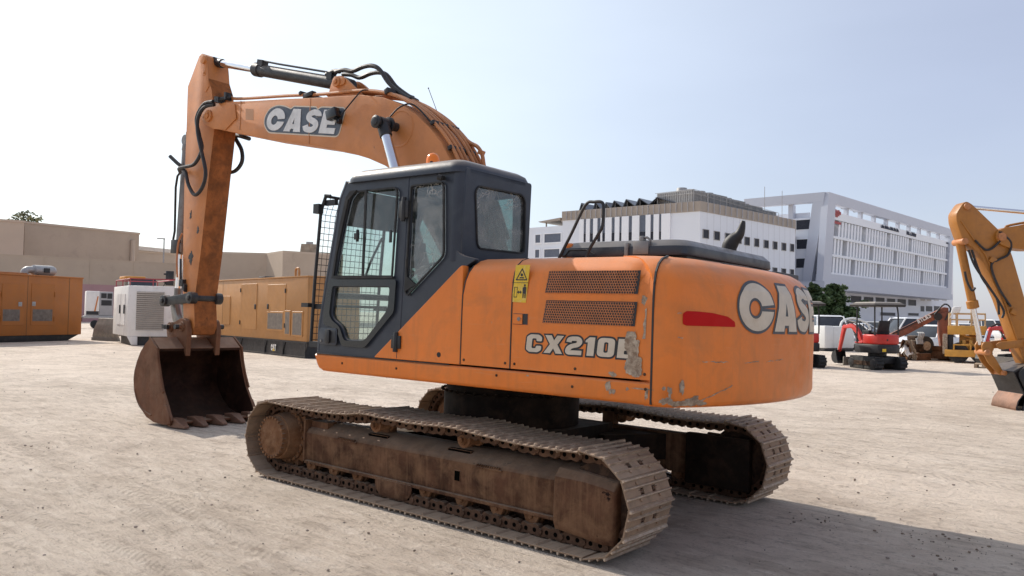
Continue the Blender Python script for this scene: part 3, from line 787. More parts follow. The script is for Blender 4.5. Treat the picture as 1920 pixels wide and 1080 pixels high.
b = MB(); b.tube(smooth_path([(-1.18,1.0,2.12),(-1.30,1.0,2.33),(-1.42,1.0,2.545),(-1.50,1.0,2.565),(-1.565,1.0,2.56),(-1.585,1.0,2.52),(-1.58,1.0,2.38),(-1.55,1.0,2.32),(-1.47,1.0,2.20),(-1.44,1.0,2.12)],5), .0125, 8)
U(b, 'handrail', M['black'])
b = MB(); b.sphere((-1.20,.86,2.235),.035,6); b.cyl((-1.20,.86,2.12),(-1.20,.86,2.23),.03); U(b, 'filler_cap', M['orange'])

# --- cab
SH = .030
def cabmap(x, y, z): return (x, y-(z-1.27)*SH, z)
def plate(outer, holes, y, th, bev=.006, to='xz', x=None):
    v, f = fill2d([outer]+holes, extrude=th/2-bev, bevel=bev); b = MB()
    if to == 'xz': b.add([(p[0], y-th/2+p[2], p[1]) for p in v], f)
    else: b.add([(x+p[2], p[0], p[1]) for p in v], f)
    return b
D_OUT = roundpoly([(1.285,1.252),(1.295,1.5),(1.225,1.98),(1.11,2.70),(1.05,2.83),(.93,2.862),(.205,2.862),(.205,1.512),(.480,1.252)], [.02,.05,.05,.08,.12,.1,.01,.01,.02], 4)
D_UP = roundpoly([(1.112,1.965),(1.035,2.42),(.965,2.70),(.90,2.762),(.345,2.765),(.305,2.72),(.312,1.965)], [.02,.03,.05,.05,.06,.05,.02], 3)
D_LO = roundpoly([(1.10,1.885),(.335,1.885),(.345,1.68),(.62,1.395),(.90,1.385),(.955,1.51),(1.075,1.565),(1.12,1.62)], [.03,.04,.05,.05,.05,.06,.06,.05], 3)
b = MB()
# shell: rear quarter, back wall, roof, front posts, far wall
Q_OUT = [(.193,2.862),(-.33,2.875),(-.335,2.25),(-.42,2.145),(-.605,2.110),(-.528,2.072),(.193,1.512)]
Q_WIN = roundpoly([(.160,2.765),(-.20,2.775),(-.235,2.74),(-.282,2.14),(.122,1.80),(.155,1.83)], [.03,.04,.04,.05,.03,.03], 3)
b.add(*(lambda p: (p.v, p.f))(plate(roundpoly(Q_OUT,[.01,.02,.05,.08,.02,.02,.02],3), [Q_WIN], 1.361, .05)))
BK_OUT = roundpoly([(.42,2.10),(1.33,2.10),(1.33,2.875),(.42,2.875)], .02, 2)
BK_WIN = roundpoly([(.475,2.225),(1.15,2.215),(1.215,2.70),(1.17,2.755),(.56,2.765),(.50,2.71)], [.05,.07,.07,.06,.07,.06], 4)
bb = plate(BK_OUT, [BK_WIN], 0, .05, to='yz', x=-.405); b.add(bb.v, bb.f)
# rounded rear corner post
cx, cy, r = -.335, 1.305, .093
n = 8; ring0 = [(cx-r*sin(pi/2*i/n), cy+(r-.023)*cos(pi/2*i/n)) for i in range(n+1)]
b.add([(x,y,z) for z in (2.10,2.5,2.875) for x,y in ring0], [(k*(n+1)+i, k*(n+1)+i+1, (k+1)*(n+1)+i+1, (k+1)*(n+1)+i) for k in range(2) for i in range(n)])
# far wall
FW = [(1.25,1.27),(1.27,1.5),(1.2,1.98),(1.08,2.70),(1.0,2.85),(-.40,2.86),(-.40,1.27)]
FWIN = roundpoly([(1.10,1.75),(1.0,2.42),(.90,2.74),(-.26,2.76),(-.28,1.85)], .05, 3)
bb = plate(FW, [FWIN], .46, .045); b.add(bb.v, bb.f)
# front frame around the windscreen
def frontpt(z): 
    pts = [(1.27,1.285),(1.5,1.295),(1.98,1.225),(2.70,1.11),(2.9,1.02)]
    for (z0, x0), (z1, x1) in zip(pts, pts[1:]):
        if z <= z1: return x0+(x1-x0)*(z-z0)/(z1-z0)
    return 1.0
for y in (.47, 1.335):
    b.tube([(frontpt(z)-.02, y, z) for z in (1.27,1.5,1.75,1.98,2.35,2.70,2.86)], .034, 8)
for z in (1.29, 1.80, 2.84): b.tube([(frontpt(z)-.02, .47, z), (frontpt(z)-.02, 1.335, z)], .03, 8)
b.box(-.40,1.25,.46,1.34,1.25,1.275)
b.map(cabmap)
cab = U(b, 'cab', M['cab'], smooth=35)
b = MB()
def rr2(x0, x1, y0, y1, r, z): return [cabmap(x, y, z) for x, y in roundpoly([(x0,y0),(x1,y0),(x1,y1),(x0,y1)], r, 6)]
b.loft([rr2(-.43,.99,.40,1.402,.12,2.842), rr2(-.43,.99,.395,1.404,.12,2.875), rr2(-.41,.96,.42,1.385,.12,2.925), rr2(-.36,.90,.47,1.335,.10,2.955), rr2(-.25,.80,.58,1.22,.08,2.968)])
U(b, 'cab_roof', M['cab'], cab, smooth=45)
b = MB(); b.add([cabmap(x,y,2.9705) for x,y in roundpoly([(-.28,.62),(.84,.62),(.84,1.26),(-.28,1.26)],.1,4)], [tuple(range(20))]); b.box(.80,.84,.7,1.15,2.86,2.93); 
U(b, 'roof_hatch', M['roofdust'], cab)
def pane(outl, y, mt, name, parent, to='xz', x=None, off=.012):
    v, f = fill2d([outl], extrude=.003, offset=off); b = MB()
    b.add([cabmap(p[0], y+p[2], p[1]) for p in v] if to == 'xz' else [cabmap(x+p[2], p[0], p[1]) for p in v], f)
    return U(b, name, M[mt], parent, smooth=0)
pane(Q_WIN, 1.345, 'glassfilm', 'side_window', cab)
pane(BK_WIN, 0, 'glassfilm', 'rear_window', cab, 'yz', -.412)
pane(FWIN, .46, 'glass', 'side_window', cab)
def gasket(outl, mapf, w=.011, th=.008):
    v, f = fill2d([outl_off(outl, .0), outl_off(outl, -w)], extrude=th); return [mapf(p) for p in v], f
def outl_off(outl, d):
    c = Vector((sum(p[0] for p in outl)/len(outl), sum(p[1] for p in outl)/len(outl))); out = []
    n = len(outl)
    for i in range(n):
        a = Vector(outl[i-1]); p = Vector(outl[i]); q = Vector(outl[(i+1)%n]); t = (q-a).normalized(); nn = Vector((-t.y, t.x))
        if nn.dot(p-c) < 0: nn = -nn
        out.append(tuple(p+nn*d))
    return out
b = MB(); b.add(*gasket(Q_WIN, lambda p: cabmap(p[0], 1.380+p[2], p[1]), .014)); b.add(*gasket(BK_WIN, lambda p: cabmap(-.432+p[2], p[0], p[1]), .014))
b.prism([(.155,1.84),(.155,2.12),(.145,2.12),(.13,1.97),(.02,1.90)],1.350,1.372); b.map(lambda x,y,z: (x,y,z))
U(b, 'window_seal', M['rubber'], cab)
# little things on the cab
b = MB(); b.lathe((.34,.88,2.95),(0,0,1),[(0,.06),(.06,.06),(.07,.055)],20); o1 = U(b, 'beacon', M['amber'], None)
b = MB(); b.lathe((.34,.88,3.015),(0,0,1),[(0,.062),(.07,.062),(.1,.052),(.12,.036),(.13,.012)],20); U(b, 'lens', M['amber'], o1)
b = MB(); b.cyl((-.22,1.33,2.80),(-.22,1.385,2.79),.02); b.cyl((-.235,1.37,2.79),(-.205,1.385,2.80),.024); b.cyl((1.02,1.20,2.85),(1.02,1.20,2.90),.016); b.cyl((.10,1.15,2.95),(.10,1.15,3.0),.014)
U(b, 'mount_stud', M['rubber'], cab)
b = MB(); b.prism(rrect(-.335,-.215,1.85,1.89,.018,4), 1.376, 1.3785, mi=0); b.prism(rrect(-.30,-.25,1.860,1.882,.008,4), 1.3787, 1.3805, mi=1); b.map(lambda x,y,z: (x, y-.018, z))
U(b, 'grab_handle', [M['cab'], M['ink']], cab)
b = MB(); b.cyl((1.0,1.365,2.92),(1.0,1.36,2.925),.01); 
b = MB(); b.tube([(.6,1.0,2.97),(.8,.75,2.99)],.004,5); U(b, 'roof_wire', M['hose'], cab)
# door
b = plate(D_OUT, [D_UP, D_LO], 1.3635, .045, .008); b.map(cabmap)
dr = U(b, 'cab_door', M['cab'], smooth=35)
v, f = fill2d([roundpoly([(1.165,1.945),(.262,1.945),(.268,1.66),(.50,1.44),(.61,1.335),(.92,1.335),(.985,1.46),(1.07,1.505),(1.19,1.52),(1.205,1.62)],.03,3), D_LO], extrude=.0015)
b = MB(); b.add([cabmap(p[0], 1.3880+p[2], p[1]) for p in v], f); U(b, 'lower_trim', M['blackgloss'], dr, smooth=0)
pane(D_UP, 1.345, 'glass', 'upper_pane', dr); pane(D_LO, 1.345, 'glass', 'lower_pane', dr)
b = MB(); b.add(*gasket(D_UP, lambda p: cabmap(p[0], 1.384+p[2]*.8, p[1]), .016)); b.box(.30,1.11,1.362,1.378,1.955,1.975); b.box(.69,.715,1.35,1.362,1.97,2.76)
b.prism([(1.06,2.18),(1.09,1.98),(1.115,1.98),(1.04,2.43),(.965,2.70),(.91,2.76),(.82,2.763),(.93,2.68)],1.352,1.37)
b.map(cabmap) if False else None
U(b, 'window_seal', M['rubber'], dr)
b = MB(); b.prism(rrect(.985,1.235,1.335,1.495,.03,4), 1.387, 1.3895, mi=1); b.prism(rrect(1.00,1.09,1.36,1.475,.012,3), 1.3895, 1.391, mi=2); b.prism(rrect(1.075,1.135,1.35,1.48,.02,4), 1.3895, 1.408, mi=0); b.cyl((1.205,1.389,1.37),(1.205,1.394,1.37),.012,mi=3)
U(b, 'handle', [M['black'], M['cab'], M['ink'], M['steel']], dr, bevel=.003)
b = MB()
for z0, z1 in ((2.45,2.66),(1.32,1.49)): b.cyl(cabmap(.205,1.405,z0),cabmap(.205,1.405,z1),.022,n=10); b.box(.15,.26,1.37-(z0-1.27)*SH,1.405-(z0-1.27)*SH,z0+.03,z1-.03)
b.box(.77,.84,1.352,1.362,2.31,2.37); b.cyl((.79,1.36,2.40),(.79,1.36,2.29),.014); b.box(.345,.375,1.352,1.365,2.27,2.38)
U(b, 'hinge', M['black'], dr, bevel=.004)
b = MB(); b.box(-.40,1.283,1.29,1.3855,1.2465,1.2535); U(b, 'ledge_highlight_cover', M['black'], cab)  # added black strip, hides the bright sunlit top of the skirt
# windscreen guard
b = MB(); yl, yr = 1.335, .50
gx = lambda z: (1.40+(1.92-z)*.035) if z < 1.92 else (1.40-(z-1.92)*.072 if z < 2.6 else 1.351-(z-2.6)*.45)
zs = [1.31+i*.06 for i in range(25)]
for y in (yl, yr): b.tube([(gx(z), y, z) for z in zs], .016, 8)
for z in (1.31, 1.70, 2.74): b.tube([(gx(z), yr, z), (gx(z), yl, z)], .014, 6)
for i in range(1, 14): b.tube([(gx(z), yr+(yl-yr)*i/14, z) for z in zs[::3]], .0032, 4, caps=False)
for z in zs: b.tube([(gx(z), yr, z), (gx(z), yl, z)], .0032, 4, caps=False)
for z in (1.33,1.69,2.68):
    for y in (yl-.03, yr+.03): b.obox((gx(z)-.07, y, z), (.08,0,0), (0,.02,0), (0,0,.025))
b.obox((1.36,1.36,2.62),(.04,0,0),(0,.03,0),(0,0,.045)); b.obox((1.47,1.36,1.70),(.05,0,0),(0,.03,0),(0,0,.02)); b.obox((1.34,1.34,1.33),(.08,0,0),(0,.02,0),(0,0,.025))
b.tube([(1.30,1.335,2.75),(1.22,1.335,2.74)],.014,6)
U(b, 'windshield_guard', M['black'])
# interior
b = MB(); b.prism(roundpoly([(-.22,1.66),(.28,1.66),(.30,1.74),(-.08,1.80),(-.18,2.34),(-.26,2.34),(-.30,1.80)],.05,3), .68, 1.08)
seat = U(b, 'seat', M['seat'], bevel=.03)
b = MB(); b.prism(roundpoly([(-.19,2.38),(-.12,2.38),(-.14,2.56),(-.21,2.56)],.03,3), .76, 1.0); U(b, 'headrest', M['seat'], seat, bevel=.02)
b = MB(); b.box(-.12,.24,.80,.96,1.27,1.66); b.box(-.15,.42,1.10,1.24,1.50,1.76); b.box(-.15,.42,.52,.66,1.27,1.76); b.box(-.38,-.2,.5,1.3,1.27,2.06)
U(b, 'seat_console', M['black'], seat, bevel=.02)
b = MB()
for y in (1.17, .59): b.tube(smooth_path([(.36,y,1.76),(.38,y,1.85),(.40,y,1.93)],3),.014,8); b.obox((.405,y,1.97),(.022,0,0),(0,.02,0),(.008,0,.06))
U(b, 'joystick', M['rubber'], seat, bevel=.004)
b = MB()
for y in (.86,.97): b.tube(smooth_path([(.85,y,1.28),(.80,y,1.5),(.72,y,1.72),(.66,y,1.82)],4),.012,8); b.obox((.90,y,1.33),(.06,0,.03),(0,.045,0),(-.006,0,.012))
U(b, 'travel_lever', M['hose'])
b = MB(); b.box(-.39,1.22,.49,1.34,1.276,1.29); U(b, 'cab_floor', M['floor'])
b = MB(); b.tube(smooth_path([(.95,.52,2.0),(.7,.6,2.1),(.4,.62,2.16)],4),.016,8); b.box(.75,.85,.5,.6,2.1,2.35); b.box(.30,.66,.5,1.3,2.76,2.84,mi=0)
U(b, 'monitor', M['liner'], bevel=.006)
b = MB(); b.loft([[(frontpt(z)-.07,.52,z),(frontpt(z)-.07,1.29,z),(frontpt(z)-.06,1.29,z),(frontpt(z)-.06,.52,z)] for z in (2.46,2.62,2.80)]); U(b, 'sun_visor', M['liner'], cab)
b = MB(); b.tube([(1.10,1.0,1.92),(1.08,.92,2.15),(1.0,.86,2.38)],.012,6); b.tube([(1.14,.55,2.0),(.86,.72,2.06),(.62,.80,2.05)],.014,6); U(b, 'wiper', M['rubber'], cab)

# --- boom
BT = [(5.64,4.40),(5.60,4.46),(5.38,4.475),(4.96,4.455),(4.49,4.40),(3.8,4.33),(3.09,4.25),(2.33,4.175),(1.96,4.095),(1.65,3.97),(1.42,3.83),(1.22,3.67),(1.03,3.48),(.86,3.235),(.62,2.80),(.42,2.3),(.22,1.80)]
BB = [(.28,1.62),(.44,1.62),(.60,1.78),(.95,2.25),(1.30,2.72),(1.55,3.02),(1.77,3.245),(1.88,3.305),(2.15,3.41),(2.48,3.51),(3.17,3.67),(4.34,3.90),(4.89,4.025),(5.35,4.13),(5.60,4.25)]
BP = BT+BB
b = MB(); b.prism(BP, -.44, .04)
b.prism([(5.66,4.32),(5.62,4.44),(5.40,4.475),(5.05,4.455),(4.85,4.40),(4.80,4.20),(5.05,4.07),(5.35,4.12),(5.58,4.22)], .041, .058)
boom = U(b, 'boom', M['boom'], bevel=.008)
b = MB()
for y0, y1 in ((.055,.085),(-.485,-.44)):
    b.cyl((5.46,y0,4.315),(5.46,y1,4.315),.085,n=24); b.cyl((5.46,y1 if y0 > 0 else y0-.02,4.315),(5.46,y1+.02 if y0>0 else y0,4.315),.04,n=16)
    b.prism(rrect(5.40,5.60,4.29,4.36,.03,4), y0, y1-.01)
U(b, 'boom_tip_pin', M['boom'], boom, bevel=.004)
b = MB(); b.lathe((1.66,.04,3.70),(0,1,0),[(.0005,.215),(.006,.208),(.006,.195),(.0005,.188)],40,cap=False); U(b, 'reinforcing_plate', M['boom'], boom)
b = MB(); b.box(4.72,4.735,.041,.0455,4.04,4.43); b.box(3.24,3.252,.041,.0455,3.69,4.26)
U(b, 'weld_seam', M['pipe'], boom)
b = MB(); b.prism([(4.60,4.16),(4.42,4.13),(4.43,4.28),(4.61,4.31)], .041, .0425); U(b, 'faded_sticker', flat('faded_sticker',(.5,.27,.15),.6), boom)
# boom badge: cream border, blue-grey field, silver letters
def on_boom(v, lift): 
    # local x to the rear along the boom, y up; boom runs slightly downhill to the rear
    ax = Vector((-1.58,-.235)); ax.normalize(); up = Vector((-.05,1)).normalized()
    return [(4.185+ax.x*p[0]+up.x*p[1], .04+lift, 3.95+ax.y*p[0]+up.y*p[1]) for p in v]
BOUT = [(.10,.0),(1.50,.0),(1.60,.335),(1.14,.335),(1.08,.30),(1.05,.335),(.60,.335),(.55,.30),(.42,.335),(.26,.345),(.10,.30),(.01,.20),(.0,.10)]
BOUT = roundpoly(BOUT, .06, 4)
for off, lift, mt, nm in ((.016,.0022,'cream_line','badge_border'),(0,.0044,'badge','badge')):
    v, f = fill2d([BOUT], offset=off); b = MB(); b.add(on_boom(v, lift), f); U(b, nm, M[mt], boom, smooth=0)
v, f = fill2d([[(x+.03, y+.022) for x, y in sp] for sp in word('CASE', .285, 1.40, .28, .08)], extrude=.002, bevel=.0015); b = MB(); b.add(on_boom([(p[0],p[1],0) for p in v], .0066), f)
b = MB(); b.add([(q[0], q[1]+p[2], q[2]) for q, p in zip(on_boom(v, .009), v)], f); U(b, 'lettering', M['silver'], boom, smooth=0)
# work lamp on the boom flank and wiring
b = MB(); b.obox((2.72,.115,3.98),(.085,0,-.018),(0,.045,0),(.02,0,.058)); b.cyl((2.64,.05,3.88),(2.64,.13,3.88),.016); b.box(2.62,2.67,.05,.11,3.86,3.92); U(b, 'work_lamp', M['blackgloss'], boom, bevel=.01)
b = MB(); b.tube(smooth_path([(2.60,.10,3.95),(2.50,.08,4.05),(2.38,.06,4.16),(2.28,.05,4.22),(2.25,-.1,4.24)],5),.009,6)
b.tube(smooth_path([(1.60,.25,3.78),(1.52,.2,3.88),(1.44,.12,3.93),(1.36,.06,3.88),(1.22,.0,3.72)],5),.010,6); U(b, 'lamp_cable', M['hose'], boom)
# hard pipes along the top
def offs(path, d):
    out = []
    for i, p in enumerate(path):
        a = Vector(path[max(i-1,0)]); q = Vector(path[min(i+1,len(path)-1)]); t = (q-a).normalized(); out.append((p[0]-t.y*-d*-1, p[1]+t.x*-d*1))
    return out
TOPL = [(5.0,4.46),(4.6,4.41),(3.8,4.33),(3.09,4.25),(2.45,4.20),(2.05,4.125),(1.75,4.02),(1.42,3.83),(1.22,3.67),(1.03,3.48),(.86,3.235),(.66,2.87),(.48,2.45)]
def pipe_path(h, start=0):
    P = TOPL[start:]; out = []
    for i, p in enumerate(P):
        a = Vector(P[max(i-1,0)]); q = Vector(P[min(i+1,len(P)-1)]); t = (q-a).normalized(); n = Vector((t.y, -t.x)); n = n if n.y > 0 or n.x < 0 and n.y > -.2 else -n
        if n.y < 0: n = -n
        out.append((p[0]+n.x*h, p[1]+n.y*h))
    return out
for y, h, st in ((-.02,.055,0),(-.09,.06,3),(-.16,.06,3),(-.25,.07,3),(-.33,.06,3),(-.41,.055,0)):
    b = MB(); pp = pipe_path(h, st)
    path = [(x, y, z) for x, z in pp]
    if st == 0: path = [(5.22,y+.02,4.47),(5.10,y,4.56)]+path[0:]
    b.tube(smooth_path(path, 4), .021, 8); U(b, 'hard_pipe', M['pipe'], boom)
b = MB(); pp = pipe_path(.17, 7); b.tube(smooth_path([(1.66,-.36,4.0),(1.36,-.37,3.85),(1.14,-.37,3.67),(.98,-.37,3.55),(.86,-.36,3.49),(.79,-.36,3.40),(.75,-.36,3.25),(.66,-.36,3.0),(.5,-.36,2.65)],5),.022,8); b.obox((.80,-.36,3.42),(.022,0,.01),(0,.035,0),(-.01,0,.022)); U(b, 'hard_pipe', M['pipe'], boom)
b = MB()
for x, z, s in ((3.5,4.35,.02),(1.93,4.15,.03),(1.20,3.70,.022),(.93,3.40,.022)): b.obox((x,-.20,z+.02),(s,0,-.4*s),(0,.22,0),(.3*s,0,s))
b.obox((3.35,-.02,4.33),(.09,0,-.01),(0,.035,0),(0,0,.028))
U(b, 'pipe_clamp', M['hose'], boom, bevel=.005)
b = MB(); b.tube([(.9,-.55,2.15),(1.0,-.55,2.4)],.008,5); b.tube([(1.60,-.52,3.95),(1.78,-.52,4.30)],.004,5); b.sphere((1.785,-.52,4.31),.009,5); U(b, 'antenna', M['black'])
# arm cylinder and its bracket
b = MB()
for y in (-.06,-.34): b.prism(roundpoly([(3.03,4.24),(2.35,4.17),(2.52,4.30),(2.70,4.44),(2.80,4.50),(2.92,4.50),(2.98,4.40)],.04,3), y-.02, y+.02)
b.cyl((2.84,-.40,4.42),(2.84,0.0,4.42),.065,n=20); b.cyl((2.84,0.0,4.42),(2.84,.02,4.42),.03); b.prism(rrect(2.70,2.90,4.37,4.46,.04,4), -.035, -.02)
U(b, 'cylinder_bracket', M['boom'], boom, bevel=.005)
def hyd(name, p0, p1, rb, rr_, frac, mat='black', y=None, ends=True):
    "cylinder with barrel from p0 to frac, chrome rod on to p1"
    p0, p1 = Vector(p0), Vector(p1); d = (p1-p0); pm = p0+d*frac; u = d.normalized()
    b = MB(); b.cyl(p0+u*rb*.9, pm, rb, n=22); b.lathe(pm-u*.12, u, [(0,rb*1.02),(.01,rb*1.18),(.13,rb*1.18),(.15,rb*.95),(.17,rr_*1.25)], 22)
    side = Vector((0,1,0)); b.cyl(p0-side*rb*.8, p0+side*rb*.8, rb*1.05, n=20); b.lathe(p0+u*rb, u, [(0,rb*1.03),(.07,rb*1.1),(.09,rb)], 20)
    o = U(b, name, M[mat], None, smooth=35)
    b = MB(); b.cyl(pm, p1-u*rr_, rr_, n=18); U(b, 'rod', M['chrome'], o)
    b = MB(); b.cyl(p1-side*rb*.7, p1+side*rb*.7, rb*.85, n=20); b.cyl(p1-u*.16, p1-u*.02, rr_*1.25, n=16); U(b, 'rod_eye', M[mat], o)
    return o
ac = hyd('arm_cylinder', (2.84,-.20,4.42), (5.75,-.20,5.19), .082, .052, .66)
b = MB(); b.tube([(3.02,-.16,4.585),(4.2,-.16,4.90),(4.62,-.16,5.02),(4.70,-.18,5.02)],.014,6); b.tube([(2.95,-.15,4.60),(3.05,-.15,4.62),(3.2,-.15,4.60)],.03,8); b.obox((3.12,-.16,4.57),(.05,0,.01),(0,.04,0),(0,0,.045)); b.obox((4.60,-.18,4.98),(.06,0,.015),(0,.05,0),(-.01,0,.04)); U(b, 'cylinder_pipe', M['black'], ac, bevel=0)
for y, dz in ((-.14,0),(-.26,-.05)):
    b = MB(); b.tube(smooth_path([(3.02,y,4.60),(2.86,y,4.60+dz*.6),(2.70,y,4.56+dz),(2.52,y,4.58+dz),(2.36,y,4.57+dz),(2.22,y,4.50+dz*.7),(2.06,y,4.32+dz*.3),(1.86,y,4.17),(1.70,y,4.08)],5),.027,8); U(b, 'hydraulic_hose', M['hose'], ac)
# boom cylinders
for y in (.25,-.65):
    hyd('boom_cylinder', (.72,y,1.42), (1.715,y,3.72), .08, .056, .55)
b = MB(); b.cyl((1.715,-.76,3.72),(1.715,.36,3.72),.05,n=20); b.lathe((1.715,.33,3.72),(0,1,0),[(0,.07),(.03,.072),(.035,.05),(.05,.045)],20); b.lathe((1.715,.145,3.72),(0,1,0),[(0,.09),(.03,.09)],20); U(b, 'boom_cylinder_pin', M['black'], boom, bevel=.003)
# --- arm
AF = [(6.00,1.29),(6.06,1.75),(6.12,2.44),(6.165,3.38),(6.18,4.13),(6.20,4.86),(5.93,5.27),(5.86,5.30)]
AB = [(5.74,5.24),(5.70,5.10),(5.66,4.90),(5.56,4.72),(5.49,4.45),(5.45,4.15),(5.53,3.49),(5.645,2.43),(5.75,1.72),(5.70,1.36),(5.76,1.24),(5.88,1.22)]
b = MB(); n_ = len(AF)+len(AB)
b.prism(AF+AB, -.375, -.025)
arm = U(b, 'arm', [M['boom'], M['arm_worn']], bevel=.012)
for p in arm.data.polygons:
    c = p.center
    if p.normal.x < -.55 and c.z < 4.95: p.material_index = 1
    if c.z < 1.75 and p.normal.x < 0.2: p.material_index = 1
b = MB(); b.prism([(5.90,5.27),(5.72,5.24),(5.62,4.78),(5.70,4.70)], -.025, -.015); b.cyl((5.76,-.02,5.18),(5.76,.02,5.18),.06,n=20); b.prism(rrect(5.71,5.80,4.95,5.24,.03,4),-.02,-.008); b.cyl((5.755,-.01,4.99),(5.755,.002,4.99),.02)
U(b, 'arm_head_plate', M['boom'], arm, bevel=.004)
b = MB()
for x, z, rx in ((5.88,2.35,.05),(5.74,2.72,.03),(5.95,2.95,.03)): b.prism([(x+p[0], z+p[1]*2) for p in blob(16, rx, rx*.8, int(z*100), .5)], -.025, -.0232)
for x, z in ((5.92,1.97),): b.obox((x+.12,-.0,z),(.05,0,0),(0,.03,0),(0,0,.05)); b.obox((x+.06,.0,z-.06),(.03,0,.02),(0,.025,0),(0,0,.05)); b.tube([(x+.2,.0,z+.35),(x+.17,.01,z+.2),(x+.13,.02,z)],.016,6)
U(b, 'grease_fitting', M['black'], arm, bevel=.003)
b = MB(); b.tube(smooth_path([(6.20,-.05,2.7),(6.26,-.03,2.55),(6.22,0,2.3),(6.19,.0,2.05)],4),.014,6); U(b, 'hard_pipe', M['pipe'], arm)
HP1 = [(5.27,.12,4.48),(5.50,.12,4.47),(5.67,.12,4.29),(5.58,.12,4.05),(5.50,.12,3.84),(5.66,.12,3.65),(5.92,.12,3.625),(6.10,.10,3.62),(6.28,-.02,3.60)]
HP2 = [(5.27,.10,4.44),(5.47,.13,4.42),(5.60,.14,4.28),(5.585,.14,4.07),(5.47,.14,3.8),(5.36,.13,3.50),(5.42,.13,3.30),(5.60,.13,3.20),(5.80,.12,3.36),(5.93,.10,3.56),(6.20,.02,3.64),(6.30,-.08,3.66)]
for hp in (HP1, HP2):
    b = MB(); b.tube(smooth_path(hp, 6), .026, 8); U(b, 'hydraulic_hose', M['hose'], arm)
b = MB(); b.tube(smooth_path([(5.20,-.43,4.06),(5.60,-.46,4.15),(5.44,-.47,3.93),(5.42,-.47,3.75),(5.55,-.45,3.63),(5.75,-.40,3.61)],6),.03,8); U(b, 'hydraulic_hose', M['hose'], arm)
b = MB(); b.tube([(5.20,.10,4.49),(5.02,.02,4.53)],.03,8); b.obox((5.20,.07,4.50),(.05,0,.01),(0,.05,0),(0,0,.04)); b.obox((5.06,.03,4.54),(.02,0,.0),(0,.05,0),(0,0,.05)); U(b, 'hose_fitting', M['hose'], arm)
# bucket cylinder on the front of the arm
bc = hyd('bucket_cylinder', (6.42,-.20,4.12), (6.50,-.20,1.74), .075, .046, .70, 'steel')
b = MB(); b.tube([(6.36,-.06,3.60),(6.42,-.06,3.56),(6.49,-.08,3.4),(6.53,-.12,2.75),(6.58,-.12,2.55),(6.55,-.15,2.50)],.018,6); b.obox((6.50,-.16,2.52),(.09,0,0),(0,.06,0),(0,0,.10)); b.tube([(6.16,-.1,3.6),(6.42,-.05,3.75),(6.55,0,3.86)],.03,8); b.obox((6.24,-.2,4.12),(.08,0,0),(0,.10,0),(0,0,.10)); U(b, 'cylinder_pipe', M['black'], bc, bevel=.004)
# linkage
b = MB()
for y in (.0,-.40):
    b.prism(roundpoly([(6.55,1.70),(6.53,1.63),(6.40,1.645),(5.80,1.685),(5.70,1.72),(5.70,1.80),(5.80,1.83),(6.40,1.765),(6.52,1.775)],.03,3), y-.025, y+.03)
    for x, z, r in ((6.48,1.705,.085),(5.77,1.758,.085)): b.cyl((x,y-.05,z),(x,y+.055,z),r,n=20); b.cyl((x,y+.055,z),(x,y+.075,z),r*.45,n=12)
b.cyl((6.48,-.45,1.705),(6.48,.05,1.705),.045); b.cyl((5.77,-.45,1.758),(5.77,.06,1.758),.05)
U(b, 'guide_link', M['black'], bevel=.006)
b = MB(); 
for y in (-.12,-.28): b.prism(roundpoly([(6.53,1.73),(6.40,1.73),(6.30,1.5),(6.13,1.38),(6.15,1.28),(6.28,1.28),(6.42,1.42)],.05,3), y-.035, y+.035)
U(b, 'connecting_link', M['steel'], bevel=.008)
# --- bucket
BKT = [(6.01,1.18),(6.14,1.09),(6.26,.97),(6.34,.84),(6.40,.70),(6.415,.58),(6.385,.42),(6.31,.31),(6.20,.20),(6.02,.085),(5.82,.035),(5.60,.025),(5.40,.03)]
OPEN = [(5.36,.10),(5.49,.30),(5.62,.48),(5.70,.66),(5.77,.85),(5.82,1.03)]
yn, yf = .43, -.84
b = MB()
inner = []
C = Vector((5.85,.62))
for p in BKT: v = Vector(p); inner.append(tuple(v+(C-v).normalized()*.035))
b.loft([[(p[0], y, p[1]) for p in BKT]+[(p[0], y, p[1]) for p in inner[::-1]] for y in (yf, yn)])
b.prism([(6.02,1.19),(5.80,1.04),(5.815,1.00),(6.0,1.13)], yf, yn)
b.prism([(5.60,.02),(5.34,.045),(5.34,.075),(5.60,.075)], yf, yn)
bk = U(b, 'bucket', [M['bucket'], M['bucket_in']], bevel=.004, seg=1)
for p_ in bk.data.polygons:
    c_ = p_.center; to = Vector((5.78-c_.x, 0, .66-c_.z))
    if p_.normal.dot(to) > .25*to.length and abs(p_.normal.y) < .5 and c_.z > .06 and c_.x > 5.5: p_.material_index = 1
for y0, y1 in ((yn-.004,yn+.03),(yf-.03,yf+.004)):
    b = MB(); b.prism(BKT+OPEN, y0, y1); 
    yy = y1 if y0 > 0 else y0; yi = y0 if y0 > 0 else y1
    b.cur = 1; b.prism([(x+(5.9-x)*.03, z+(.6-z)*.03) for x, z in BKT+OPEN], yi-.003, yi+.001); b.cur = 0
    b.prism([(6.02,1.20),(5.80,1.05),(5.75,.85),(5.68,.66),(5.58,.47),(5.62,.44),(5.73,.64),(5.81,.85),(5.86,1.02),(6.02,1.14)], yy-.012, yy+.012)
    b.prism(roundpoly([(5.36,.06),(5.40,.16),(5.50,.30),(5.58,.27),(5.56,.12),(5.50,.03)],.02,2), yy-.018, yy+.018)
    b.tube(smooth_path([(6.36,yy,.44),(6.28,yy,.30),(6.15,yy,.19),(6.0,yy,.14),(5.88,yy,.12)],4),.014,6)
    U(b, 'side_plate', [M['bucket'], M['bucket_in']], bk, bevel=.005, seg=1)
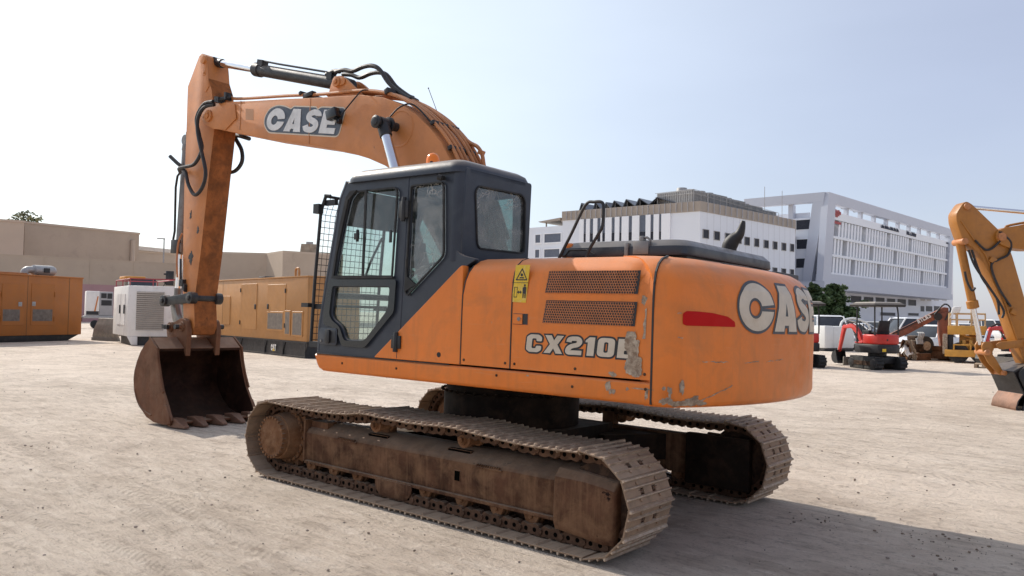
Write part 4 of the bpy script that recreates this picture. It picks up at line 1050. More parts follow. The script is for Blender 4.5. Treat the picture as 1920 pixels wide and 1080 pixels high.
for y in (.36,.08,-.21,-.50,-.77):
    b = MB(); b.loft([[(5.52,y-.065,.0),(5.52,y+.065,.0),(5.52,y+.065,.12),(5.52,y-.065,.12)],[(5.34,y-.078,.005),(5.34,y+.078,.005),(5.34,y+.07,.125),(5.34,y-.07,.125)],[(5.14,y-.038,.010),(5.14,y+.038,.010),(5.14,y+.038,.034),(5.14,y-.038,.034)]])
    U(b, 'tooth', M['tooth'], bk, bevel=.006, seg=1)
for y in (.03,-.43):
    b = MB(); b.prism(roundpoly([(5.76,.92),(5.74,1.30),(5.80,1.44),(5.92,1.47),(6.10,1.40),(6.24,1.38),(6.30,1.28),(6.24,1.10),(6.30,.92),(6.14,1.08),(6.0,1.17),(5.85,1.06)],.03,3), y-.035, y+.035)
    for x, z in ((5.88,1.345),(6.18,1.33)): b.cyl((x,y-.06,z),(x,y+.06,z),.07,n=18); b.cyl((x,y-.10,z),(x,y+.10,z),.04,n=14)
    U(b, 'bucket_ear', M['bucket'], bk, bevel=.005)
b = MB(); b.cyl((5.88,-.58,1.345),(5.88,.18,1.345),.036,n=14); b.cyl((6.18,-.5,1.33),(6.18,.16,1.33),.034,n=14); b.obox((6.20,.14,1.33),(.07,0,0),(0,.02,0),(0,0,.03)); U(b, 'bucket_pin', M['black'], bk)
# ------------------------------------------------------------------ ground
def axis(lo, hi, step, far):
    a = [lo+i*step for i in range(int((hi-lo)/step)+1)]
    out = [a[-1]]; d = step
    while out[-1] < far: d *= 1.28; out.append(out[-1]+d)
    low = [a[0]]; d = step
    while low[-1] > -far: d *= 1.28; low.append(low[-1]-d)
    return low[:0:-1]+a+out[1:]
gx_, gy_ = axis(-7, 9, .07, 1500), axis(-9, 6.5, .07, 1500)
def rut(x, y):
    h = 0
    for (c, w, a, s) in ((2.35,.22,.016,.012),(3.1,.25,.014,-.02),(4.2,.3,.012,.03),(-3.1,.25,.012,-.05),(-4.6,.3,.014,.02),(-6.2,.3,.012,.06)):
        d = (y-c-s*x+.12*sin(x*.5+c))/w
        if abs(d) < 3: h -= a*exp(-d*d)*(1+.35*sin(x*31)) - .6*a*exp(-((abs(d)-1.5)/.5)**2)
    return h
V = []; 
for y in gy_:
    for x in gx_:
        z = ground_z(x, y); r = sqrt((x-2)**2+y*y)
        if r < 40:
            q = Vector((x, y, 0)); f = 1-sstep(20, 40, r)
            z += f*(.020*mnoise.noise(q*.8)+.012*mnoise.noise(q*2.3+Vector((5,1,0)))+.006*mnoise.noise(q*6.1)+1.25*rut(x, y))
            under = sstep(.0,.8, max(abs(x-.1)-2.3, abs(abs(y)-1.2)-.45)); ub = sstep(0,.6,max(abs(x-5.8)-.8,abs(y+.2)-.9))
            z = ground_z(x, y)+(z-ground_z(x, y))*(.15+.85*min(under, ub)) - .004
        V.append((x, y, z))
nx = len(gx_); F = [(j*nx+i, j*nx+i+1, (j+1)*nx+i+1, (j+1)*nx+i) for j in range(len(gy_)-1) for i in range(nx-1)]
me = bpy.data.meshes.new('ground'); me.from_pydata(V, [], F)
for p in me.polygons: p.use_smooth = True
N = NT('dusty_compacted_sand'); o = N.obj()
def mul(a, b): return N.math('MULTIPLY', a, b)
n1 = N.noise(o, .22, 6, .6); n2 = N.noise(o, 1.3, 9, .68, .0); n4 = N.noise(o, 11, 8, .72)
st1 = N.noise(N.mapv(o, (1.3,5.2,1), (0,0,R(3))), 1.7, 9, .74, .05)          # drag marks along the machine
st2 = N.noise(N.mapv(o, (1.4,5,1), (0,0,R(-38))), 1.6, 9, .74, .05)            # and across the right of the lot
sx_ = N.n('SeparateXYZ'); N.l(o, sx_.inputs[0])
side = N.rng(sx_.outputs[1], -4.5, -1.5)                                    # 0 on the far side, 1 on the near side
st = N.n('Mix'); N.l(side, st.inputs[0]); N.l(st2, st.inputs[2]); N.l(st1, st.inputs[3]); st = st.outputs[0]
lump = N.n('TexVoronoi'); lump.inputs['Scale'].default_value = 17; lump.inputs['Randomness'].default_value = 1; N.l(N.mapv(o,(1,1.6,1)), lump.inputs['Vector'])
col = N.mix(N.rng(n1,.3,.7), (.70,.59,.48), (.81,.695,.58))
big = N.noise(N.mapv(o, (.5,1,1)), .55, 7, .66); col = N.mix(mul(N.rng(big,.5,.68), .5), col, (.45,.365,.29))
col = N.mix(mul(N.rng(n2,.46,.70), .6), col, (.47,.38,.30))
col = N.mix(mul(N.rng(st,.52,.64), .7), col, (.85,.745,.63))
col = N.mix(mul(N.rng(st,.46,.36), .55), col, (.36,.285,.225))
col = N.mix(mul(N.rng(n4,.54,.68), .6), col, (.30,.235,.185))
fine = N.noise(o, 46, 5, .75); col = N.mix(mul(N.rng(fine,.56,.68), .6), col, (.27,.21,.165))
vor = N.n('TexVoronoi'); vor.inputs['Scale'].default_value = 13; N.l(o, vor.inputs['Vector'])
pb = N.rng(vor.outputs['Distance'], .06, .13, 1, 0); pm = N.rng(N.noise(o, 1.9, 4), .5, .62)
col = N.mix(mul(mul(pb, pm), .7), col, (.15,.115,.095))
h = N.math('ADD', mul(n4, .8), mul(st, 1.9)); h = N.math('ADD', h, mul(fine, .35)); h = N.math('ADD', h, mul(n2, .7))
h = N.math('ADD', h, mul(lump.outputs['Distance'], .16))
# tyre and crawler prints
def prints(rot, offs, width, pitch, amt):
    m = N.n('SeparateXYZ'); N.l(N.mapv(o, (1,1,1), (0,0,R(rot)), (0, offs, 0)), m.inputs[0])
    wob = mul(N.math('SUBTRACT', N.noise(o, .2, 2), .5), .9)
    d = N.math('ABSOLUTE', N.math('ADD', m.outputs[1], wob))
    mask = mul(N.rng(d, width*.8, width, 1, 0), N.rng(N.noise(o, .8, 4), .38, .55))
    bars = N.math('SINE', mul(N.math('ADD', m.outputs[0], mul(d, .8)), 2*pi/pitch))
    return mul(mask, mul(bars, amt)), mask
for args in ((3,-2.7,.2,.09,.10),(2,-4.6,.2,.09,.10),(-4,-3.5,.12,.06,.08),(7,-3.1,.11,.06,.08),(-35,5.6,.14,.075,.10),(-35,7.0,.14,.075,.10),(-52,9.5,.16,.08,.10),(5,4.3,.2,.1,.12),(5,6.2,.2,.1,.12)):
    pr, mk = prints(*args); h = N.math('ADD', h, pr); col = N.mix(mul(mk, .22), col, (.43,.35,.28))
N.pbr(col, .95, 0, N.bump(h, 1.0, .055), .15)
me.materials.append(N.m)
go = bpy.data.objects.new('ground', me); COL.objects.link(go); tag(go, 'dusty pale sand lot with tyre marks', kind='structure')
# scattered stones
b = MB(); rnd = random.Random(11)
def stone(x, y, r):
    z = ground_z(x, y); rings = []
    a0 = rnd.uniform(0, 6); sx, sy = rnd.uniform(.7,1.4), rnd.uniform(.7,1.2)
    for i in range(1, 4):
        t = i/4; rings.append([(x+sx*r*sin(pi*t)*cos(a0+2*pi*j/6)*rnd.uniform(.8,1.2), y+sy*r*sin(pi*t)*sin(a0+2*pi*j/6)*rnd.uniform(.8,1.2), z+r*.2+r*.7*cos(pi*t)*rnd.uniform(.8,1.1)) for j in range(6)])
    b.loft(rings)
for i in range(900):
    u = rnd.uniform(-60, 1980); v = 610+460*rnd.random()**1.6*1.03
    p = G(u, v); dist = (p-CAM).length
    if dist > 45 or (abs(p.x) < 2.5 and abs(p.y) < 1.7): continue
    stone(p.x, p.y, rnd.choice([.003,.003,.004,.004,.005,.006,.009])*(1+dist*.05))
o = b.build('loose_stones', flat('grey_brown_stone', (.25,.20,.165), .9, var=.4), smooth=0); tag(o, 'small loose stones scattered on the sand', 'stones', kind='stuff')

b = MB(); rnd = random.Random(5)
for u, v, n, sp in ((1695,985,26,.22),(1525,962,16,.15),(1828,1022,22,.25),(1768,1034,9,.06),(1845,1012,14,.3),(90,850,8,.1),(665,875,5,.08),(430,905,10,.25),(740,1000,7,.2),(1650,890,12,.5),(1560,845,10,.3)):
    p = G(u, v)
    for i in range(n): stone(p.x+rnd.gauss(0, sp), p.y+rnd.gauss(0, sp*.6), rnd.choice([.004,.004,.005,.006,.008,.012]))
o = b.build('dirt_clods', flat('dark_brown_clod', (.20,.15,.11), .95, var=.4), smooth=0); tag(o, 'small dark clods of earth dropped on the sand', 'clods', kind='stuff')
# ------------------------------------------------------------------ background helpers
def hor(u): return 590+(u-960)*math.tan(ROLL)
class Face:
    "a vertical face seen from photo column u0 to u1, at a depth at each end"
    def __init__(s, u0, d0, u1, d1):
        s.A, s.B = gp(u0, d0), gp(u1, d1); s.ex = (s.B-s.A); s.L = s.ex.length; s.ex.normalize(); s.n = Vector((-s.ex.y, s.ex.x, 0)); s.rz = atan2(s.ex.y, s.ex.x)
    def x(s, u):
        d = ray(u, 600); c = CAM; # plan intersection
        den = d.x*s.ex.y-d.y*s.ex.x
        t = ((s.A.x-c.x)*s.ex.y-(s.A.y-c.y)*s.ex.x)/den
        p = Vector((c.x+d.x*t, c.y+d.y*t, 0)); return (p-s.A).dot(s.ex)
    def z(s, u, v):
        x = s.x(u); p = s.A+s.ex*x; dep = (p-CAM).dot(CF)/1.0
        dd = ray(u, v); k = ((p-CAM).xy).length/dd.xy.length; return CAM.z+dd.z*k
    def empty(s, name): return empty(name, s.A, s.rz)
def rect_uv(F, u0, u1, v0, v1):
    um = (u0+u1)/2; return F.x(u0), F.x(u1), F.z(um, v1), F.z(um, v0)
beige = flat('beige_render', (.45,.36,.275), .85, var=.07, vscale=.25, dirt=.15, dirtcol=(.28,.22,.17), dscale=.6, streak=.0)
beige2 = flat('beige_render_far', (.50,.405,.315), .85, var=.06, vscale=.2)
pink = flat('dull_pink_render', (.42,.25,.25), .85, var=.08, vscale=.3)
gen_y = flat('ochre_yellow_enclosure', (.42,.20,.062), .5, var=.1, vscale=1.2, dirt=.2, dirtcol=(.32,.17,.06), dscale=1.5, streak=.15)
gen_o = flat('dull_orange_enclosure', (.38,.128,.021), .55, var=.12, vscale=1, dirt=.25, dirtcol=(.28,.12,.035), dscale=1.4, streak=.2)
white = flat('dusty_white_paint', (.74,.71,.67), .55, var=.07, vscale=1.5, dirt=.25, dirtcol=(.42,.38,.33), dscale=2, streak=.12)
vent = flat('grey_brown_vent_mesh', (.16,.13,.105), .7, var=.3, vscale=6)
darkg = flat('dark_window_glass', (.03,.034,.042), .12, var=.2); bwin = flat('dark_building_window', (.035,.038,.05), .45, var=.2, spec=.15)
galv = flat('galvanised_metal', (.36,.35,.34), .5, .4, var=.15, vscale=3)
steelgrey = flat('worn_blade_steel', (.26,.235,.20), .55, .3, var=.25, vscale=3, dirt=.3)
redp = flat('red_machine_paint', (.50,.028,.02), .35, var=.1, dirt=.15, dirtcol=(.35,.1,.07))
yel = flat('yellow_excavator_paint', (.37,.145,.019), .45, var=.16, vscale=1.5, dirt=.4, dirtcol=(.22,.09,.02), dscale=3, chips=.24, chipcol=(.1,.05,.025), streak=.3)

# --- perimeter wall
F = Face(-420, 69.5, 1060, 140)
F = Face(0, 83.6, 330, 95.5); zt = F.z(167, 487); zp = F.z(167, 533)
x0, x1 = F.x(-500), F.x(600)
wl = F.empty('boundary_wall'); tag(wl, 'long beige boundary wall with a dull pink lower band behind the generators', 'wall')
b = MB(); b.box(x0, x1, 0, .3, zp, zt); b.box(x0, x1, -.03, .33, zt, zt+.12)
for u in (81, 167, 249, 330): x = F.x(u); b.box(x-.12, x+.02, -.05, 0, zp, zt-.05)
b.build('wall_panel', beige, wl, smooth=0)
b = MB(); b.box(x0, x1, -.04, .3, -.3, zp); b.build('lower_band', pink, wl, smooth=0)
# --- buildings behind the wall
def block(name, label, u0, d0, u1, d1, utop, vtop, mat, depth=25, cat='building', extra=None):
    F = Face(u0, d0, u1, d1); z = F.z(utop, vtop); e = F.empty(name); tag(e, label, cat)
    b = MB(); b.box(0, F.L, 0, depth, -.3, z); b.build('wall', mat, e, smooth=0)
    b = MB(); b.box(-.1, F.L+.1, -.1, depth+.1, z, z+.28); b.build('roof_edge', beige2, e, smooth=0)
    return F, e, z
F1, e1, z1 = block('warehouse', 'plain beige warehouse block behind the boundary wall at the far left', 40, 110, 256, 124, 150, 429, beige)
b = MB(); x = F1.x(243); b.tube([(x,-.25,z1-4.2),(x,-.25,z1-1.0)] , .35, 8); b.tube([(x,-.25,0),(x,-.25,z1-4.2)], .35, 8); b.build('downpipe', beige2, e1)
block('warehouse_wing', 'front wing of the beige warehouse cut off by the left edge of the photo', -260, 96, 39, 106, 20, 416, beige2, 20)
F2, e2, z2 = block('low_shed', 'low beige shed with a pale roof strip beyond the wall beside the lamp post', 250, 138, 372, 150, 300, 476, beige, 30)
b = MB(); b.prism([(0,z2+.3),(F2.L,z2+.3),(F2.L,z2+.9),(0,z2+1.0)], -.3, 30); b.build('roof', flat('pale_sheet_roof',(.62,.55,.47),.6), e2, smooth=0)
b = MB(); b.box(0,F2.x(340),-.1,0,z2-2.6,z2-2.3); b.build('gutter', flat('grey_trim',(.3,.29,.28)), e2, smooth=0)
# building right of the arm: a shallow kinked front
e = empty('office_block', gp(412,95)); tag(e, 'beige flat roofed block between the excavator arm and its cab', 'building')
pl = [gp(u, d)-gp(412,95) for u, d in ((360,96),(496,97),(527,92.5),(640,97),(640,125),(360,125))]
Fz = Face(412, 95, 496, 97); zz = Fz.z(412, 474)
b = MB(); b.prism([(p.x, p.y) for p in pl], -.3, zz, 'xy'); b.build('wall', beige, e, smooth=0)
b = MB(); b.prism([(p.x*1.002, p.y*1.002) for p in pl], zz+.004, zz+.22, 'xy'); b.build('roof_edge', beige2, e, smooth=0)
Fc = Face(527, 92.5, 640, 97)
b = MB(); b.tube(smooth_path([gp(515,95.0)-gp(412,95)+Vector((0,0,2)), gp(515,95.0)-gp(412,95)+Vector((0,0,Fz.z(496,502))), gp(519,94.6)-gp(412,95)+Vector((0,0,Fz.z(496,500))), gp(521,94.4)-gp(412,95)+Vector((0,0,2))],3), .14, 6); b.build('vent_pipe', flat('pale_pipe',(.6,.55,.48)), e)
Fk = Face(557, 100, 590, 100.5); ch = Fk.empty('chimney'); tag(ch, 'stained concrete chimney stack rising above the beige block by the cab guard', 'chimney')
zb, ztp = Fk.z(570, 490), Fk.z(570, 457)
b = MB(); w_ = Fk.L; b.loft([[(0,0,0),(w_,0,0),(w_,1.8,0),(0,1.8,0)], [(0,0,zb),(w_,0,zb),(w_,1.8,zb),(0,1.8,zb)], [(.12*w_,.1,ztp),(.98*w_,.1,ztp),(.98*w_,1.7,ztp),(.12*w_,1.7,ztp)]]); b.build('stack', flat('stained_concrete',(.34,.28,.21),.9,var=.3,vscale=1.5,dirt=.4,dirtcol=(.2,.11,.06),dscale=1.2), ch, smooth=0)
b = MB(); b.box(.4*w_,.8*w_,.3,1.2,ztp,ztp+.3); b.build('cap', galv, ch, smooth=0)
# --- street lamp
p = gp(303, 115); e = empty('street_lamp', p); tag(e, 'slim grey street lamp standing beyond the wall left of the arm', 'street lamp')
zl = Face(295,115,310,115).z(303, 448)
b = MB(); b.tube([(0,0,0),(0,0,zl)], [.16,.09], 8); b.build('pole', galv, e)
rv = CR.copy(); rv.z = 0; rv.normalize()
b = MB(); q = -rv*.75; b.obox((q.x*.6,q.y*.6,zl+.05), rv*.55, (0,0,.07), Vector((-rv.y,rv.x,0))*.18); b.build('lamp_head', galv, e, bevel=.02)
# --- trees
def leafy(name, label, base, H, blobs, n, size, mats, seed, trunk_r=.15, group=None):
    rnd = random.Random(seed); e = empty(name, base); tag(e, label, 'tree', group)
    b = MB(); top = H*.6
    b.tube(smooth_path([(0,0,0),(.1*trunk_r,.2*trunk_r,H*.25),(-.4*trunk_r,.3*trunk_r,top)],4), [trunk_r]+[trunk_r*(1-.07*i) for i in range(1,9)], 7)
    for (cx, cy, cz, r, sz) in blobs:
        b.tube(smooth_path([(0,0,H*.25),(cx*.5,cy*.5,H*.25+(cz-H*.25)*.6),(cx,cy,cz)],3), [trunk_r*.5,trunk_r*.45,trunk_r*.4,trunk_r*.35,trunk_r*.3,trunk_r*.22,trunk_r*.15], 5)
    b.build('trunk', flat('tree_bark',(.12,.085,.06),.9), e)
    b = MB(); tot = sum(q[3]**2 for q in blobs)
    for bl in blobs:
        cx, cy, cz, r, sz = bl
        subs = [(rnd.gauss(0,.55)*r, rnd.gauss(0,.55)*r, rnd.gauss(0,.5)*r*sz) for _ in range(10)]
        for k in range(int(n*r*r/tot)):
            sx, sy, szz = rnd.choice(subs); d = Vector((rnd.gauss(0,1), rnd.gauss(0,1), rnd.gauss(0,1))).normalized()*r*.42*rnd.random()**.4
            c = Vector((cx+sx+d.x, cy+sy+d.y, cz+szz+d.z*.8))
            a = Vector((rnd.gauss(0,1), rnd.gauss(0,1), rnd.gauss(0,.6))).normalized(); o2 = a.cross(Vector((rnd.gauss(0,1), rnd.gauss(0,1), rnd.gauss(0,1)))).normalized()
            s = size*rnd.uniform(.6,1.3)
            b.add([c-a*s, c+o2*s*.55, c+a*s, c-o2*s*.55], [(0,1,2,3)], rnd.choice((0,0,1)))
    b.build('crown', mats, e, smooth=0); return e
lf1 = flat('deep_green_leaf', (.040,.075,.022), .6, var=.35, vscale=1.2); lf2 = flat('mid_green_leaf', (.085,.13,.045), .6, var=.3, vscale=1.2)
lf3 = flat('grey_green_leaf', (.20,.21,.11), .6, var=.3, vscale=1.2); lf4 = flat('olive_leaf', (.075,.085,.035), .6, var=.3, vscale=1.2)
dB = 145
pB = gp(42, dB); zq = lambda v: Face(20,dB,60,dB).z(42, v)
rr_ = Vector((CR.x, CR.y, 0)).normalized()
def off(u, v, r, sz=.8): q = gp(u, dB)-pB; return (q.x, q.y, zq(v), r, sz)
leafy('tree', 'sparse grey green tree top showing above the beige warehouse roof', pB, zq(398), [off(17,411,.9), off(28,407,1.3), off(40,411,1.4), off(46,402,1.0), off(45,396,.5), off(58,414,1.1), off(66,409,.8), off(50,416,1.3)], 420, .30, [lf3, lf4], 3, .3)

# --- generators on the left
def side_door(e, F, u0, u1, v0, v1, mat, nm='door', proud=.02, hinge=True):
    x0, x1, z0, z1 = rect_uv(F, u0, u1, v0, v1)
    b = MB(); b.box(x0, x1, -proud, .01, z0, z1); o = b.build(nm, mat, e, bevel=.008, seg=1)
    return o, (x0, x1, z0, z1)
F = Face(0, 36.0, 136, 39.6); xl = F.x(-330)
def zF(u, v): return F.z(u, v)
g1 = F.empty('generator'); tag(g1, 'dull orange generator enclosure with a silver muffler on its roof', 'generator')
xr = F.x(153); ztop = F.z(153, 523); zsk = F.z(100, 628)
b = MB(); b.box(xl, xr, 0, 2.4, zsk, ztop); b.build('enclosure', gen_o, g1, bevel=.02)
b = MB(); b.box(xl-.02, xr+.02, -.03, 2.43, ztop, ztop+.07); b.box(F.x(10),F.x(66),.6,1.6,ztop+.07,ztop+.16); b.build('roof', gen_o, g1, bevel=.01)
b = MB(); b.prism([(xl,zsk),(xr-.1,zsk),(xr-.75,.0),(xl,.0)], .05, 2.35); b.build('skid_base', M['black'], g1, bevel=.01)
b = MB(); x = F.x(128); b.box(x-.015,x+.015,-.004,.0,zsk,ztop); x = F.x(50); b.box(x-.012,x+.012,-.004,.0,zsk,ztop); b.build('panel_seam', flat('ochre_shadow_gap',(.14,.075,.025)), g1, smooth=0)
for (u0,u1,w0,w1) in ((-52,-8,-45,-14),(2,44,4,36),(57,101,60,97)):
    o, (x0,x1,z0,z1) = side_door(g1, F, u0, u1, 532, 610, gen_o)
    a0,a1,c0,c1 = rect_uv(F, w0, w1, 580, 602)
    b = MB(); b.box(a0,a1,-.026,-.0205,c0,c1); b.build('vent', vent, o, smooth=0)
    b = MB(); hx = x1-.22 if u0 < 50 else x0+.12; zz = F.z((u0+u1)/2, 570); b.box(hx-.09,hx+.09,-.045,-.0205,zz-.1,zz+.1); b.cyl((hx,-.045,zz),(hx,-.06,zz),.04,n=8); b.build('handle', galv, o, bevel=.01)
    b = MB(); hx = x0 if u0 < 50 else x1
    for zz in (z0+.3, z1-.5): b.box(hx-.03,hx+.03,-.05,-.0205,zz-.12,zz+.12)
    b.build('hinge', gen_o, o, smooth=0)
xm0, xm1 = F.x(72), F.x(128); zm = F.z(100, 507)
b = MB(); b.lathe((xm0+.4,1.0,zm),(1,0,0),[(0,.16),(.06,.25),(xm1-xm0-.6,.27),(xm1-xm0-.45,.2),(xm1-xm0-.4,.1)],16); b.tube(smooth_path([(xm0,1.0,ztop),(xm0,1.0,zm-.1),(xm0+.15,1.0,zm),(xm0+.5,1.0,zm)],4),.17,10)
mf = b.build('muffler', galv, g1, smooth=40)
b = MB(); 
for xx in (xm0+.6, xm1-.4): b.box(xx-.05,xx+.05,.85,1.15,ztop+.07,zm-.15)
b.box((xm0+xm1)/2,(xm0+xm1)/2+.3,.70,.74,zm-.1,zm+.12); b.build('muffler_bracket', M['black'], g1, smooth=0)
# yellow generator nearer the excavator
F = Face(395, 34.6, 575, 28.0)
g2 = F.empty('generator'); tag(g2, 'ochre yellow generator enclosure on a black fuel tank base', 'generator')
ztop, zsk = F.z(577, 519), F.z(575, 641); x1 = F.L+.02; x0 = 0
b = MB(); b.box(x0, x1, 0, 2.1, zsk, ztop); b.build('enclosure', gen_y, g2, bevel=.02)
b = MB(); b.box(x0-.02, x1+.02, -.025, 2.12, ztop, ztop+.05); b.build('roof', gen_y, g2, bevel=.01)
b = MB(); b.box(x0+.05, x1-.03, .02, 2.06, .05, zsk-.06); b.box(x0, x1+.04, -.02, 2.1, zsk-.06, zsk-.005); b.box(x0, x1, -.03, 2.1, 0, .06)
for u in (452, 498, 532, 574): xx = F.x(u); b.box(xx-.02, xx+.02, -.02, .03, .06, zsk-.06); b.prism([(xx-.16,zsk-.07),(xx+.16,zsk-.07),(xx+.02,.2),(xx-.02,.2)], -.01, .03)
b.build('fuel_tank_base', M['black'], g2, smooth=0)
for (u0,u1,v0,v1) in ((451,481,532,617),(501,535,533,622)):
    o, (a0,a1,c0,c1) = side_door(g2, F, u0, u1, v0, v1, gen_y)
    hx = a1-.1 if u0 < 480 else a0+.08; zz = F.z((u0+u1)/2, 575)
    b = MB(); b.box(hx-.06,hx+.06,-.045,-.0205,zz-.1,zz+.1); b.build('handle', M['black'], o, bevel=.008)
    b = MB(); hx = a0 if u0 < 480 else a1
    for zz in (c0+.25, c1-.25): b.box(hx-.03,hx+.03,-.045,-.0205,zz-.08,zz+.08)
    b.build('hinge', M['black'], o, smooth=0)
o, _ = side_door(g2, F, 418, 431, 555, 608, gen_y, 'inspection_panel')
b = MB()
for u in (416.5, 578): xx = F.x(u); b.box(xx-.01,xx+.01,-.003,0,zsk,ztop)
b.build('panel_seam', flat('ochre_shadow_gap',(.14,.075,.025)), g2, smooth=0)
for (u0,u1,v0,v1) in ((503,531,587,617),(536,544,585,626),(550,567,587,628)):
    a0,a1,c0,c1 = rect_uv(F, u0, u1, v0, v1)
    b = MB(); b.box(a0-.06,a1+.06,-.03,-.001,c0-.06,c1+.06); fr = b.build('vent_frame', gen_y, g2, bevel=.008, seg=1)
    b = MB(); b.box(a0,a1,-.034,-.0302,c0,c1); b.build('vent', vent, fr, smooth=0)
b = MB(); xx = F.x(466); b.box(xx-.3,xx+.3,.5,.9,ztop+.05,ztop+.16); b.build('roof_vent', M['black'], g2, bevel=.02)
b = MB(); b.tube(smooth_path([(F.x(515),.8,ztop),(F.x(515),.8,ztop+.36),(F.x(518),.8,ztop+.42),(F.x(521),.8,ztop+.36),(F.x(521),.8,ztop)],3),.045,6); b.build('vent_pipe', gen_y, g2)
v, f = fill2d(word('CAT', .24, .42, 0, .06)); xx = F.x(511); zz = .17
b = MB(); b.add([(xx+p[0], -.035, zz+p[1]) for p in v], f); b.build('lettering', white, g2, smooth=0)
b = MB(); b.add([(xx+.12,-.037,zz-.01),(xx+.34,-.037,zz-.01),(xx+.23,-.037,zz+.11)], [(0,1,2)]); b.build('emblem', M['sticker'], g2, smooth=0)
# white generator
F = Face(239, 35.5, 330, 36.2); FL = Face(212, 38.9, 239, 35.5)
g3 = F.empty('generator'); tag(g3, 'white generator with a large louvre panel and red rails on its roof', 'generator')
ztop, zbt = F.z(239, 535), F.z(239, 631); Wd = FL.L; x1 = F.L
lx = lambda fr: (F.A-FL.ex*0)  # corner
def left_pt(s): # point on the left face, s metres back from the corner, in local coords
    d = -FL.ex*s; return Vector((d.dot(F.ex), d.dot(F.n), 0))
bk = left_pt(Wd)
plan = [(0,0),(x1,0),(x1+bk.x,bk.y),(bk.x,bk.y)]
b = MB(); b.prism(plan, zbt, ztop, 'xy'); b.build('enclosure', white, g3, bevel=.03)
pln2 = [(.15,.1),(x1-.15,.1),(x1+bk.x-.15,bk.y-.3),(bk.x+.4,bk.y-.3)]
b = MB(); b.prism(pln2, .0, zbt, 'xy'); b.build('skid_base', M['black'], g3, smooth=0)
b = MB(); b.prism([(.0,zbt),(.42,zbt),(.42,.02),(.18,.02)], -.015, .3); b.build('skid_foot', white, g3, bevel=.01)
a0,a1,c0,c1 = rect_uv(F, 255, 307, 547, 619)
b = MB(); b.box(a0-.05,a1+.05,-.03,.0,c0-.05,c1+.05); fr = b.build('louvre_frame', white, g3, bevel=.005, seg=1)
b = MB(); b.box(a0,a1,-.034,-.0305,c0,c1,mi=1); n = 19
for i in range(n):
    z = c0+(c1-c0)*(i+.5)/n; h = (c1-c0)/n; b.prism([(-.034,z+h*.45),(-.034,z+h*.25),(-.075,z-h*.35),(-.075,z-h*.2)], a0, a1, 'yz')
b.build('louvre', [flat('cream_louvre',(.46,.40,.33),.6), M['ink']], fr, smooth=0)
for k, (s0, s1) in enumerate(((.35,.95),(1.05,1.6))):
    p0, p1 = left_pt(s0*Wd/2.4+.1), left_pt(s1*Wd/2.4+.1); nn = Vector((-FL.n.dot(F.ex), -FL.n.dot(F.n), 0))
    z0, z1 = F.z(239,610), F.z(239,550)
    b = MB(); vs = []
    for dd in (0, .03):
        for p, z in ((p0,z0),(p1,z0),(p1,z1),(p0,z1)): q = p+nn*dd; vs.append((q.x,q.y,z))
    b.add(vs, [(0,1,2,3),(7,6,5,4),(0,4,5,1),(1,5,6,2),(2,6,7,3),(3,7,4,0)]); dr_ = b.build('door', white, g3, smooth=0)
    b = MB(); q = p0+nn*.05; b.obox((q.x,q.y,(z0+z1)/2),(0,0,.14),FL.ex*.03,nn*.02) if False else b.box(q.x-.03,q.x+.03,q.y-.03,q.y+.03,(z0+z1)/2-.2,(z0+z1)/2+.2); b.build('handle', M['black'], dr_, smooth=0)
b = MB(); redr = flat('red_rail_paint',(.33,.04,.05),.5)
zr = F.z(239, 522); P = [(.05,.05),(x1-.05,.05),(x1+bk.x-.05,bk.y-.1),(bk.x+.1,bk.y-.1)]
b.tube([(x,y,zr) for x,y in P], .025, 6, closed=True)
for (x,y) in P+[((P[0][0]+P[1][0])/2,.05),((P[0][0]+P[3][0])/2,(P[0][1]+P[3][1])/2)]: b.tube([(x,y,ztop),(x,y,zr)], .022, 6)
b.build('roof_rail', redr, g3)
# machine parked behind the white generator
F = Face(236, 47, 292, 48); e = F.empty('loader'); tag(e, 'dark loader cab with an orange roof, half hidden behind the white generator', 'loader')
z1 = F.z(260, 519)
b = MB(); b.box(F.x(243),F.x(291),0,1.5,1.6,z1-.12); b.build('cab', darkg, e, bevel=.06)
b = MB(); b.box(F.x(231),F.x(270),-.1,1.4,z1-.14,z1+.02); b.build('roof', flat('orange_roof',(.5,.22,.04)), e, bevel=.04)
b = MB(); b.box(F.x(238),F.x(291),-.3,2.2,.6,1.6); b.build('body', gen_o, e, bevel=.05)
for xx in (F.x(245), F.x(285)):
    b = MB(); b.cyl((xx,-.35,.55),(xx,.1,.55),.55,n=20); b.build('wheel', M['rubber'], e, bevel=.04)
b = MB(); x = F.x(315); za, zb = F.z(315,535), F.z(315,508); b.box(x-.2,x+.25,-.05,.1,za,zb); b.box(x-.32,x-.2,-.02,.06,za+.15,za+.25); b.box(x-.32,x-.2,-.02,.06,zb-.25,zb-.15); b.tube([(F.x(290),.3,1.8),(x-.2,.03,za+.2)],.03,6); b.build('mirror', M['black'], e, bevel=.02)
